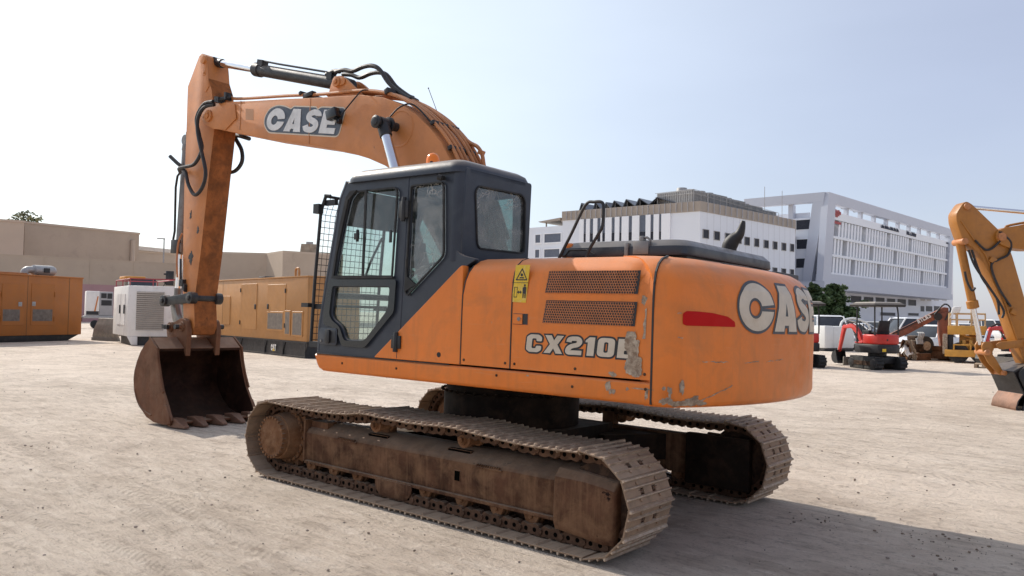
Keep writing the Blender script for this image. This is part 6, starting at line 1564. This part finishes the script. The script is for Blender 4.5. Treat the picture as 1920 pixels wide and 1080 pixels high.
# ------------------------------------------------------------------ mini excavators
def mini(label, p, rz, boom_swing=R(38)):
    e = empty('mini_excavator', p, rz); tag(e, label, 'mini digger', 'red mini diggers parked on the right of the lot')
    for s in (-1, 1):
        y0, y1 = (.33, .60) if s > 0 else (-.60, -.33)
        prof = [(-.62,.02),(.62,.02),(.76,.10),(.80,.24),(.72,.36),(.58,.42),(-.58,.42),(-.72,.36),(-.80,.24),(-.76,.10)]
        b = MB(); b.prism(prof, y0, y1)
        n = 34
        for i in range(12):
            x = -.62+1.24*i/11
            for z in (.005, .425): b.box(x-.025,x+.025,y0,y1,z-.015,z+.015)
        for i in range(5):
            a = -1.2+2.4*i/4
            for sg in (-1,1): b.obox((sg*(.60+.21*cos(a)),(y0+y1)/2,.22+.20*sin(a)),(.012*1,0,0),(0,(y1-y0)/2,0),(0,0,.025))
        t = b.build('track', M['rubber'], e, bevel=.01, seg=1)
        for x in (-.58,.58):
            q = MB(); yo = y1 if s > 0 else y0; q.lathe((x, yo, .22), (0,s,0), [(0,.15),(.02,.14),(.03,.06)], 16); q.build('track_wheel', M['black'], t, smooth=40)
        q = MB(); yo = y1 if s > 0 else y0; q.box(-.45,.45,min(yo,yo+s*.02),max(yo,yo+s*.02),.14,.28); q.build('track_frame', M['rustd'], t, smooth=0)
    b = MB(); b.box(-.5,.5,-.33,.33,.2,.42); b.cyl((0,0,.42),(0,0,.56),.3,n=20); b.build('undercarriage', M['black'], e, bevel=.02)
    b = MB(); b.prism([(1.04,.06),(1.10,.06),(1.08,.36),(1.02,.36)], -.6, .6); b.build('dozer_blade', steelgrey, e, bevel=.006, seg=1)
    b = MB(); 
    for y in (-.25,.25): b.obox((.78,y,.24),(.28,0,0),(0,.035,0),(0,0,.04))
    b.build('blade_arm', M['black'], e, bevel=.006, seg=1)
    # slewing body: black lower ring, red bonnet
    pl = [(.55,-.52),(.62,-.3),(.62,.3),(.55,.52),(-.35,.55),(-.62,.42),(-.72,.18),(-.72,-.18),(-.62,-.42),(-.35,-.55)]
    b = MB(); b.prism(pl, .56, .86, 'xy'); b.build('lower_body', M['black'], e, bevel=.04)
    pl2 = [(x*.97, y*.97) for x, y in pl if x < .2]; pl2 = [(.10,-.52)]+[q for q in pl2[::-1] if False]+[(.10,.52),(-.34,.53),(-.60,.41),(-.70,.17),(-.70,-.17),(-.60,-.41),(-.34,-.53)]
    b = MB(); b.prism(pl2, .865, 1.20, 'xy'); body = b.build('bonnet', redp, e, bevel=.05, seg=3)
    b = MB(); b.box(-.704,-.699,.10,.16,.99,1.05); b.build('badge', M['ink'], body, smooth=0)
    b = MB(); b.box(.14,.58,-.50,.50,.87,.93); b.box(.10,.60,-.5,-.36,.93,1.10); b.build('floor_plate', redp, e, bevel=.03)
    b = MB(); b.prism([(-.728,.62),(-.722,.62),(-.722,.72),(-.728,.72)], .20, .34); b.build('warning_label', M['sticker'], e, smooth=0)
    b = MB(); b.box(-.30,.12,-.24,.24,1.20,1.30); st = b.build('seat', M['seat'], e, bevel=.04)
    b = MB(); b.loft([[(-.32,-.23,1.28),(-.22,-.23,1.28),(-.22,.23,1.28),(-.32,.23,1.28)],[(-.44,-.21,1.68),(-.35,-.21,1.68),(-.35,.21,1.68),(-.44,.21,1.68)]]); b.build('backrest', M['seat'], st, bevel=.04)
    for y in (-.36,.36):
        b = MB(); b.box(-.1,.25,y-.06,y+.06,1.2,1.34); b.tube([(.22,y,1.32),(.26,y,1.52)],.018,6); b.sphere((.26,y,1.54),.03,5); b.build('control_console', M['black'], e, bevel=.02)
    b = MB()
    for y in (-.08,.08): b.tube(smooth_path([(.42,y,.93),(.44,y,1.3),(.36,y,1.42)],3),.014,6)
    b.build('travel_lever', M['black'], e)
    for x, y in ((-.48,-.46),(-.48,.46),(.42,-.50),(.42,.50)):
        b = MB(); b.tube(smooth_path([(x,y,.9 if x > 0 else 1.18),(x,y,1.9),(x*.92,y*.94,2.2)],3), .026, 8); b.build('canopy_post', M['black'], e)
    b = MB(); b.loft([[(-.66,-.60,2.16),(.66,-.60,2.16),(.66,.60,2.16),(-.66,.60,2.16)],[(-.68,-.62,2.23),(.68,-.62,2.23),(.68,.62,2.23),(-.68,.62,2.23)],[(-.60,-.54,2.28),(.60,-.54,2.28),(.60,.54,2.28),(-.60,.54,2.28)],[(-.35,-.34,2.31),(.35,-.34,2.31),(.35,.34,2.31),(-.35,.34,2.31)]])
    cn = b.build('canopy', M['black'], e, smooth=30)
    b = MB(); b.add([(-.56,-.50,2.302),(.56,-.50,2.302),(.56,.50,2.302),(-.56,.50,2.302)],[(0,1,2,3)]); b.loft([[(-.6,-.54,2.285),(.6,-.54,2.285),(.6,.54,2.285),(-.6,.54,2.285)],[(-.52,-.47,2.325),(.52,-.47,2.325),(.52,.47,2.325),(-.52,.47,2.325)]]); b.build('canopy_top', flat('dusty_canopy_top',(.30,.27,.235),.8,var=.15), cn, smooth=0)
    # working arm on a swing post
    S = Matrix.Translation((.66,0,0)) @ Matrix.Rotation(boom_swing, 4, 'Z')
    def arm_part(name, poly, y0, y1, mat, par=None, bev=.015):
        b = MB(); b.prism(poly, y0, y1); b.v = [tuple(S @ Vector(q)) for q in b.v]; return b.build(name, mat, par or e, bevel=bev)
    arm_part('swing_post', [(-.06,.55),(.14,.55),(.16,.92),(.02,.98),(-.06,.9)], -.12, .12, redp)
    bm_ = arm_part('boom', roundpoly([(.02,.80),(.14,.74),(.42,1.18),(.78,1.40),(1.28,1.36),(1.32,1.46),(.80,1.56),(.52,1.46),(.26,1.22)],.06,3), -.065, .065, redp)
    ar_ = arm_part('arm', roundpoly([(1.12,1.46),(1.24,1.52),(1.36,1.42),(1.62,.52),(1.54,.48),(1.24,1.24)],.03,2), -.05, .05, redp)
    b = MB(); b.cyl((.34,0,.86),(.60,0,1.18),.045); b.cyl((.60,0,1.18),(.72,0,1.34),.025); b.v = [tuple(S @ Vector(q)) for q in b.v]; b.build('boom_cylinder', M['black'], bm_)
    b = MB(); b.cyl((.50,0,1.58),(.92,0,1.64),.04); b.cyl((.92,0,1.64),(1.2,0,1.54),.022); b.v = [tuple(S @ Vector(q)) for q in b.v]; b.build('arm_cylinder', M['black'], bm_)
    b = MB(); b.cyl((1.38,0,1.36),(1.58,0,.84),.035); b.cyl((1.58,0,.84),(1.70,0,.52),.02); b.v = [tuple(S @ Vector(q)) for q in b.v]; b.build('bucket_cylinder', M['chrome'], ar_)
    b = MB(); b.tube(smooth_path([(.3,-.09,1.2),(.55,-.1,1.62),(.95,-.1,1.55),(1.3,-.09,1.40),(1.42,-.08,1.1)],4),.02,6); b.v = [tuple(S @ Vector(q)) for q in b.v]; b.build('hydraulic_hose', M['hose'], bm_)
    pr = [(1.52,.54),(1.74,.46),(1.80,.30),(1.74,.14),(1.58,.06),(1.36,.07)]
    b = MB(); inn = [(x-.02 if x > 1.6 else x, z+.02 if z < .2 else z-.02*(z>.5)) for x, z in pr]
    b.loft([[(x,y,z) for x,z in pr]+[(x-.025,y,z+.02) for x,z in pr[::-1]] for y in (-.2,.2)])
    for y in (-.2,.19): b.prism(pr+[(1.44,.24)], y, y+.012)
    for y in (-.17,-.06,.06,.15): b.box(1.27,1.40,y-.02,y+.02,.06,.09)
    b.v = [tuple(S @ Vector(q)) for q in b.v]; b.build('bucket', M['black'], e, smooth=0)
    return e
def heading(u, left, away):
    d = gp(u, 30)-CAM; d.z = 0; d.normalize(); r = Vector((d.y, -d.x, 0)); h = r*-left+d*away; return atan2(h.y, h.x)
mini('red mini digger with a flat canopy, its red arm bent to the left', gp(1645, 28.0), heading(1645,.60,.80), R(-2))
mini('red mini digger half hidden behind the excavator counterweight', gp(1500, 28.6), heading(1500,.45,.89), R(0))
mini('red mini digger in the background under the yellow arm', gp(1912, 31.5), heading(1912,.25,-.97), R(-25))
# ------------------------------------------------------------------ rusty crane with lettered arm
rcr = flat('rust_red_crane_paint', (.27,.085,.045), .65, var=.3, vscale=3, dirt=.5, dirtcol=(.12,.05,.03), dscale=4, chips=.3)
F = Face(1660, 36, 1785, 35.2); e = F.empty('crane'); tag(e, 'rust red loading crane with white lettering on its sloping arm', 'crane')
def q(u, v): return (F.x(u), F.z(u, v))
b = MB(); b.prism([q(1668,640),q(1664,628),q(1700,611),q(1768,576),q(1777,577),q(1778,590),q(1766,592),q(1700,627)], -.16, .16); arm_ = b.build('crane_arm', rcr, e, bevel=.02)
b = MB(); b.prism([q(1760,588),q(1778,584),q(1778,625),q(1772,662),q(1764,662),q(1759,625)], -.22, .22); b.build('crane_post', rcr, e, bevel=.02)
b = MB(); b.prism([q(1672,627),q(1760,583),q(1762,580),q(1672,624)], -.20, -.165); b.cyl((*q(1757,594)[:1],-.25,q(1757,594)[1]),(*q(1757,594)[:1],.25,q(1757,594)[1]),.16); b.tube(smooth_path([(q(1750,590)[0],-.25,q(1750,590)[1]),(q(1768,577)[0],-.3,q(1768,577)[1]+.15),(q(1780,580)[0],-.25,q(1780,580)[1]),(q(1770,600)[0],-.25,q(1770,600)[1])],4),.035,6); b.build('crane_hose', M['hose'], arm_)
v, f = fill2d(word('ATLAS', .20, .62, 0, .08)); a0 = Vector(q(1720,607)); a1 = Vector(q(1739,597.5)); ax = (a1-a0).normalized(); up = Vector((-ax.y, ax.x))
b = MB(); b.add([((a0+ax*p[0]+up*p[1]).x, -.215, (a0+ax*p[0]+up*p[1]).y) for p in v], f); b.build('lettering', white, arm_, smooth=0)
b = MB(); x0, x1 = F.x(1705), F.x(1790); b.box(x0,x1,-.5,.7,.12,.45); b.box(x0,x1,-.55,-.5,.05,.52); b.box(x0-.3,x0+.6,-.4,.5,0,.25); b.box(x1-.6,x1,-.4,.5,0,.12); b.build('crane_bed', M['rust'], e, bevel=.02)
b = MB()
for u in (1742, 1752): xx = F.x(u); b.box(xx-.3,xx+.3,-.6,-.35,.42,.62)
b.build('bed_bracket', M['rust'], e, bevel=.02)
# scrap
F = Face(1678, 34.5, 1714, 34.0); e = F.empty('scrap_metal'); tag(e, 'crumpled pale and rusty sheet metal lying in front of the parked saloon', 'scrap')
rnd = random.Random(12)
for k, (mt, x0, x1, h) in enumerate(((white,0,.85,.62),(M['rust'],.15,.8,.9),(M['scrape'],.35,.95,1.0))):
    b = MB(); nx_, ny_ = 9, 6; L = F.L
    P = [[(x0*L+(x1-x0)*L*i/nx_+rnd.uniform(-.05,.05), j*.16+rnd.uniform(-.12,.12)+k*.1, max(.01, h*sin(pi*(.15+.7*i/nx_))*(.55+.45*sin(j*1.1+k))+rnd.uniform(-.12,.12))) for i in range(nx_+1)] for j in range(ny_+1)]
    b.add([p for r in P for p in r], [(j*(nx_+1)+i, j*(nx_+1)+i+1, (j+1)*(nx_+1)+i+1, (j+1)*(nx_+1)+i) for j in range(ny_) for i in range(nx_)])
    o = b.build('sheet', mt, e, smooth=0); md = o.modifiers.new('thick', 'SOLIDIFY'); md.thickness = .012
F = Face(1708, 34.8, 1738, 35); e = F.empty('old_engine'); tag(e, 'greasy old engine block with a wheel, between the scrap metal and the saloon', 'engine')
L = F.L
b = MB(); b.box(.05*L,.62*L,-.2,.5,.35,.85); b.box(.15*L,.5*L,-.1,.4,.85,1.05); b.build('engine_block', M['rustd'], e, bevel=.04)
for i in range(4):
    b = MB(); b.cyl((L*(.15+.1*i),-.25,.7),(L*(.15+.1*i),-.2,.95),.05,n=8); b.tube(smooth_path([(L*(.15+.1*i),-.25,.9),(L*(.2+.1*i),-.3,1.15),(L*(.3+.1*i),-.1,1.2)],3),.025,6); b.build('engine_pipe', galv, e)
b = MB(); b.lathe((L*.8,-.15,.62),(0,1,0),[(0,.2),(.02,.42),(.18,.42),(.2,.2)],22); w1 = b.build('wheel', M['rubber'], e, smooth=40)
b = MB(); b.cyl((L*.8,-.2,.62),(L*.8,-.14,.62),.2,n=16); b.build('rim', M['scrape'], w1)
b = MB(); b.box(.0,L*.95,-.3,.5,.0,.30); b.build('engine_frame', M['rust'], e, bevel=.02)
# ------------------------------------------------------------------ orange platform machine
opl = flat('orange_yellow_platform_paint', (.60,.30,.05), .5, var=.12, vscale=2, dirt=.35, dirtcol=(.35,.18,.05), dscale=3, chips=.2)
F = Face(1770, 33.4, 1852, 32.6); e = F.empty('lift_platform'); tag(e, 'orange wheeled lift platform with guard rails behind the yellow bucket arm', 'lift platform')
def rx(u0,u1,v0,v1): return rect_uv(F,u0,u1,v0,v1)
x0,x1,z0,z1 = rx(1777,1850,611,628); b = MB(); b.box(x0,x1,-.1,1.6,z0,z1); b.build('deck', opl, e, bevel=.02)
b = MB(); zt_ = F.z(1800,588)
for y in (-.08,1.55):
    for z in (zt_, (zt_+z1)/2): b.tube([(x0+.05,y,z),(x1-.05,y,z)],.03,6)
    for t in (0,.2,.62,.7,1): b.tube([(x0+.05+(x1-x0-.1)*t,y,z1),(x0+.05+(x1-x0-.1)*t,y,zt_+(.25 if t in (.62,.7) else 0))],.028,6)
for x in (x0+.05,x1-.05): b.tube([(x,-.08,zt_),(x,1.55,zt_)],.03,6)
b.build('guard_rail', flat('pale_rail_paint',(.55,.38,.2),.55), e)
b = MB(); xs_ = F.x(1793); b.obox((xs_,-.1,zt_+.15),(.16,0,.02),(0,.1,0),(.04,0,.14)); b.obox((xs_-.15,-.1,zt_-.05),(.05,0,.1),(0,.08,0),(.06,0,.12)); b.build('control_box', white, e, bevel=.03)
a0,a1,c0,c1 = rx(1798,1830,629,656); b = MB()
for i in range(4):
    z = c0+(c1-c0)*i/4; b.obox(((a0+a1)/2,.2,z+.1),((a1-a0)/2,0,.1*(-1)**i),(0,.05,0),(0,0,.04)); b.obox(((a0+a1)/2,1.2,z+.1),((a1-a0)/2,0,-.1*(-1)**i),(0,.05,0),(0,0,.04))
for i in range(5): xx = a0+(a1-a0)*(i+.5)/5; b.box(xx-.06,xx+.06,-.05,.1,c0,c0+.25+.15*(i%2))
b.box(a0,a1,.3,1.1,c0,c1); b.build('lift_mechanism', opl, e, bevel=.01)
a0,a1,c0,c1 = rx(1772,1846,656,669); b = MB(); b.box(a0,a1,-.3,1.7,c0,c1); b.box(a0+.3,a0+.36,-.3,0,c1,c1+.2); b.box(a0+.9,a0+.96,-.3,0,c1,c1+.2); b.box(a0+.3,a0+.96,-.3,-.24,c1+.18,c1+.24); b.build('chassis', opl, e, bevel=.02)
for u in (1797, 1840):
    for y in (-.2, 1.4):
        xx = F.x(u); b = MB(); b.lathe((xx,y,.40),(0,1,0),[(0,.25),(.03,.40),(.32,.40),(.35,.25)],22); b.build('wheel', M['rubber'], e, smooth=40)
a0,a1,c0,c1 = rx(1768,1777,626,663); b = MB(); b.box(a0,a1,-.25,.1,c0,c1); b.build('side_plate', M['scrape'], e, bevel=.02)
a0,a1,c0,c1 = rx(1777,1787,627,656); b = MB(); b.box(a0,a1,-.1,.4,c0,c1); b.build('battery_box', M['black'], e, bevel=.02)
# pallet
F = Face(1826, 29.6, 1858, 29.3); e = F.empty('pallet'); tag(e, 'weathered wooden pallet on the sand beside the yellow bucket', 'pallet'); L = F.L; wood = flat('weathered_wood', (.36,.26,.17), .85, var=.2, vscale=4)
for i in range(5): b = MB(); b.box(0,L,.22*i,.22*i+.16,.12,.145); b.build('deck_board', wood, e, smooth=0)
for i in range(3): b = MB(); b.box(L*.46*i,L*.46*i+.1,0,1.04,.0,.12); b.build('bearer', wood, e, smooth=0)

# ------------------------------------------------------------------ yellow excavator at the right edge
F = Face(1780, 16.6, 1925, 16.6); e = F.empty('excavator'); tag(e, 'yellow excavator arm and bucket reaching in at the right edge', 'excavator')
def yp(name, pix, y0, y1, mat, par=None, bev=.012, rnd_=.05):
    b = MB(); pts = [(F.x(u), F.z(u, v)) for u, v in pix]; b.prism(roundpoly(pts, rnd_, 2), y0, y1); return b.build(name, mat, par or e, bevel=bev)
def P3(u, v, y=0.): return (F.x(u), y, F.z(u, v))
arm2 = yp('arm', [(1797,384),(1804,379),(1814,384),(1863,431),(1878,450),(1890,482),(1921,590),(1955,712),(1930,722),(1908,672),(1868,560),(1830,478),(1797,450),(1786,418),(1785,402)], -.16, .16, yel)
b = MB(); b.cyl(P3(1805,389,-.2),P3(1805,389,.2),.07,n=18); b.cyl(P3(1866,446,-.26),P3(1866,446,.26),.085,n=18); b.cyl(P3(1800,454,-.2),P3(1800,454,.2),.07,n=16); b.build('pivot_pin', M['pipe'], arm2, bevel=.005)
bo = yp('boom', [(1856,447),(1858,436),(1872,429),(1920,421),(2000,400),(2120,352),(2170,352),(2300,470),(2360,560),(2320,580),(2240,510),(2150,430),(2060,440),(1960,470),(1920,470),(1880,466),(1862,458)], -.21, .21, yel)
b = MB(); b.tube(smooth_path([P3(1880,428,-.1),P3(1890,423,-.1),P3(1960,409,-.1),P3(2050,378,-.1),P3(2120,345,-.1)],4),.025,8); b.build('hard_pipe', yel, bo)
b = MB(); b.cyl(P3(1812,388,0),P3(1935,399,0),.045,n=14); rod = b.build('arm_cylinder_rod', M['chrome'], e)
b = MB(); b.cyl(P3(1935,399,0),P3(2110,372,0),.085,n=16); b.build('arm_cylinder', yel, e)
b = MB(); b.cyl(P3(1800,456,0),P3(1824,572,0),.085,n=18); b.lathe(P3(1822,563,0), Vector(P3(1824,572,0))-Vector(P3(1800,456,0)), [(0,.09),(.02,.115),(.16,.115),(.18,.07)], 18); bc2 = b.build('bucket_cylinder', yel, e, smooth=35)
b = MB(); b.cyl(P3(1825,576,0),P3(1839,646,0),.05,n=14); b.build('rod', M['chrome'], bc2)
for y in (-.2,.16): yp('guide_link', [(1856,648),(1862,641),(1912,635),(1918,642),(1914,650),(1864,655)], y, y+.045, yel)
for y in (-.14,.1): yp('connecting_link', [(1833,648),(1838,640),(1850,640),(1858,652),(1852,662),(1860,672),(1876,700),(1868,704),(1846,680),(1838,664)], y, y+.045, yel)
b = MB(); b.cyl(P3(1842,660,-.2),P3(1842,660,.2),.06); b.cyl(P3(1914,642,-.24),P3(1914,642,.24),.06); b.cyl(P3(1872,698,-.22),P3(1872,698,.22),.05); b.build('link_pin', M['pipe'], e, bevel=.004)
HS = ([(1818,452),(1838,470),(1856,462),(1868,446),(1866,436)],[(1806,470),(1818,500),(1845,540),(1870,580),(1868,596)],[(1862,436),(1884,455),(1880,478),(1862,488),(1848,500),(1862,540),(1884,575)],[(1799,510),(1803,528),(1812,545),(1818,540)],[(1812,470),(1830,520),(1858,560),(1862,590)])
for h_ in HS:
    b = MB(); b.tube(smooth_path([P3(u,v,-.20) for u, v in h_],5), .024, 7); b.build('hydraulic_hose', M['hose'], arm2)
b = MB(); b.tube([P3(1793,415,-.17),P3(1815,448,-.18),P3(1838,478,-.18),P3(1872,560,-.18),P3(1905,660,-.18)],.016,6); b.build('grease_pipe', yel, arm2)
for (u,v) in ((1851,489),(1890,585)): b = MB(); b.obox(P3(u,v,-.19),(.06,0,-.03),(0,.03,0),(.03,0,.05)); b.build('hose_clamp', yel, arm2, bevel=.01)
# bucket curled towards the arm
bp = [(1882,697),(1893,686),(1925,676),(1965,690),(1990,730),(1975,775),(1940,792),(1905,785),(1888,768),(1900,738)]
yp('bucket_side', bp, -.46, -.42, M['black'], None, .006, .1); 
b = MB(); outer = [(F.x(u), F.z(u, v)) for u, v in ((1925,678),(1892,685),(1876,694),(1884,712),(1894,735),(1884,748),(1880,762),(1886,775),(1905,787),(1940,792),(1975,775),(1990,730),(1965,690))]
c0_ = Vector((F.x(1925),F.z(1925,735))); inn = [tuple(Vector(p)+(c0_-Vector(p)).normalized()*.04) for p in outer]
b.loft([[(x,y,z) for x,z in outer]+[(x,y,z) for x,z in inn[::-1]] for y in (-.42,.42)]); bkt2 = b.build('bucket', M['black'], e, bevel=.006, seg=1)
bkt2.data.materials.append(M['tooth']); zl_ = F.z(1890,737)
for p_ in bkt2.data.polygons:
    if p_.center.z < zl_ and p_.center.x < F.x(1915) and abs(p_.normal.y) < .5: p_.material_index = 1
yp('bucket_side', bp, .42, .46, M['black'], None, .006, .1)
b = MB(); b.tube(smooth_path([P3(1924,690,-.475),P3(1914,704,-.475),P3(1908,735,-.475),P3(1900,762,-.475)],4),.012,6); b.build('bucket_rib', M['steel'], bkt2)
# the rest of that machine stands outside the photo
X = lambda u: F.x(u)
xb = X(2330)
for y0, y1 in ((-1.5,-.9),(.9,1.5)):
    b = MB(); b.prism(roundpoly([(xb-1.4,0),(xb+3.0,0),(xb+3.4,.42),(xb+3.0,.85),(xb-1.4,.85),(xb-1.8,.42)],.3,4), y0, y1); b.build('crawler_track', M['rustd'], e, bevel=.03)
b = MB(); b.prism(roundpoly([(xb-.6,1.05),(xb+3.6,1.05),(xb+3.7,2.0),(xb+1.4,2.15),(xb-.6,1.9)],.15,3), -1.35, 1.35); b.build('house', yel, e, bevel=.08)
b = MB(); b.prism(roundpoly([(xb-.9,1.1),(xb+.9,1.1),(xb+.9,2.9),(xb-.5,2.9),(xb-.85,2.0)],.15,3), .4, 1.4); b.build('cab', M['cab'], e, bevel=.06)
b = MB(); b.cyl((xb+.8,0,.5),(xb+.8,0,1.06),.7,n=24); b.build('swing_ring', M['black'], e)
# ------------------------------------------------------------------ light and sky
SUN_AZ, SUN_EL = R(-2), R(38)
SUNV = Vector((cos(SUN_EL)*cos(SUN_AZ), cos(SUN_EL)*sin(SUN_AZ), sin(SUN_EL)))
w = bpy.data.worlds.new('World'); sc.world = w; w.use_nodes = True
nt = w.node_tree; nt.nodes.clear()
sky = nt.nodes.new('ShaderNodeTexSky'); sky.sky_type = 'NISHITA'; sky.sun_disc = False
sky.sun_elevation = SUN_EL; sky.sun_rotation = pi/2-SUN_AZ; sky.air_density = 1.0; sky.dust_density = 1.0; sky.ozone_density = 1.0; sky.altitude = 0
bg = nt.nodes.new('ShaderNodeBackground'); bg.inputs[1].default_value = .05; nt.links.new(sky.outputs[0], bg.inputs[0])
# bright hazy veil, stronger towards the sun
tc = nt.nodes.new('ShaderNodeTexCoord'); dt = nt.nodes.new('ShaderNodeVectorMath'); dt.operation = 'DOT_PRODUCT'; dt.inputs[1].default_value = SUNV
nt.links.new(tc.outputs['Generated'], dt.inputs[0])
mr = nt.nodes.new('ShaderNodeMapRange'); mr.interpolation_type = 'SMOOTHSTEP'; nt.links.new(dt.outputs['Value'], mr.inputs[0])
mr.inputs[1].default_value = .25; mr.inputs[2].default_value = .95; mr.inputs[3].default_value = 0; mr.inputs[4].default_value = 1
mx = nt.nodes.new('ShaderNodeMix'); mx.data_type = 'RGBA'; nt.links.new(mr.outputs[0], mx.inputs[0])
mx.inputs[6].default_value = (.285,.297,.37,1); mx.inputs[7].default_value = (.56,.605,.63,1)
nz_ = nt.nodes.new('ShaderNodeTexNoise'); nz_.inputs['Scale'].default_value = 2.2; nz_.inputs['Detail'].default_value = 6
mpp = nt.nodes.new('ShaderNodeMapping'); mpp.inputs['Scale'].default_value = (1,1,4); nt.links.new(tc.outputs['Generated'], mpp.inputs[0]); nt.links.new(mpp.outputs[0], nz_.inputs['Vector'])
mr2 = nt.nodes.new('ShaderNodeMapRange'); nt.links.new(nz_.outputs['Fac'], mr2.inputs[0]); mr2.inputs[1].default_value = .3; mr2.inputs[2].default_value = .7; mr2.inputs[3].default_value = .96; mr2.inputs[4].default_value = 1.06
hz = nt.nodes.new('ShaderNodeBackground'); nt.links.new(mr2.outputs[0], hz.inputs[1]); nt.links.new(mx.outputs[2], hz.inputs[0])
ad = nt.nodes.new('ShaderNodeAddShader'); nt.links.new(bg.outputs[0], ad.inputs[0]); nt.links.new(hz.outputs[0], ad.inputs[1])
wo = nt.nodes.new('ShaderNodeOutputWorld'); nt.links.new(ad.outputs[0], wo.inputs[0])
sd = bpy.data.lights.new('sun', 'SUN'); sd.energy = 3.7; sd.angle = R(.5); sd.color = (1,.93,.84)
so = bpy.data.objects.new('sun', sd); COL.objects.link(so)
so.rotation_euler = SUNV.to_track_quat('Z', 'Y').to_euler(); so.location = (0,0,30)
vs_ = sc.view_settings; sc.display_settings.display_device = 'sRGB'
vs_.view_transform = 'Standard'; vs_.look = 'None'; vs_.gamma = 1; vs_.exposure = .35; vs_.use_curve_mapping = False
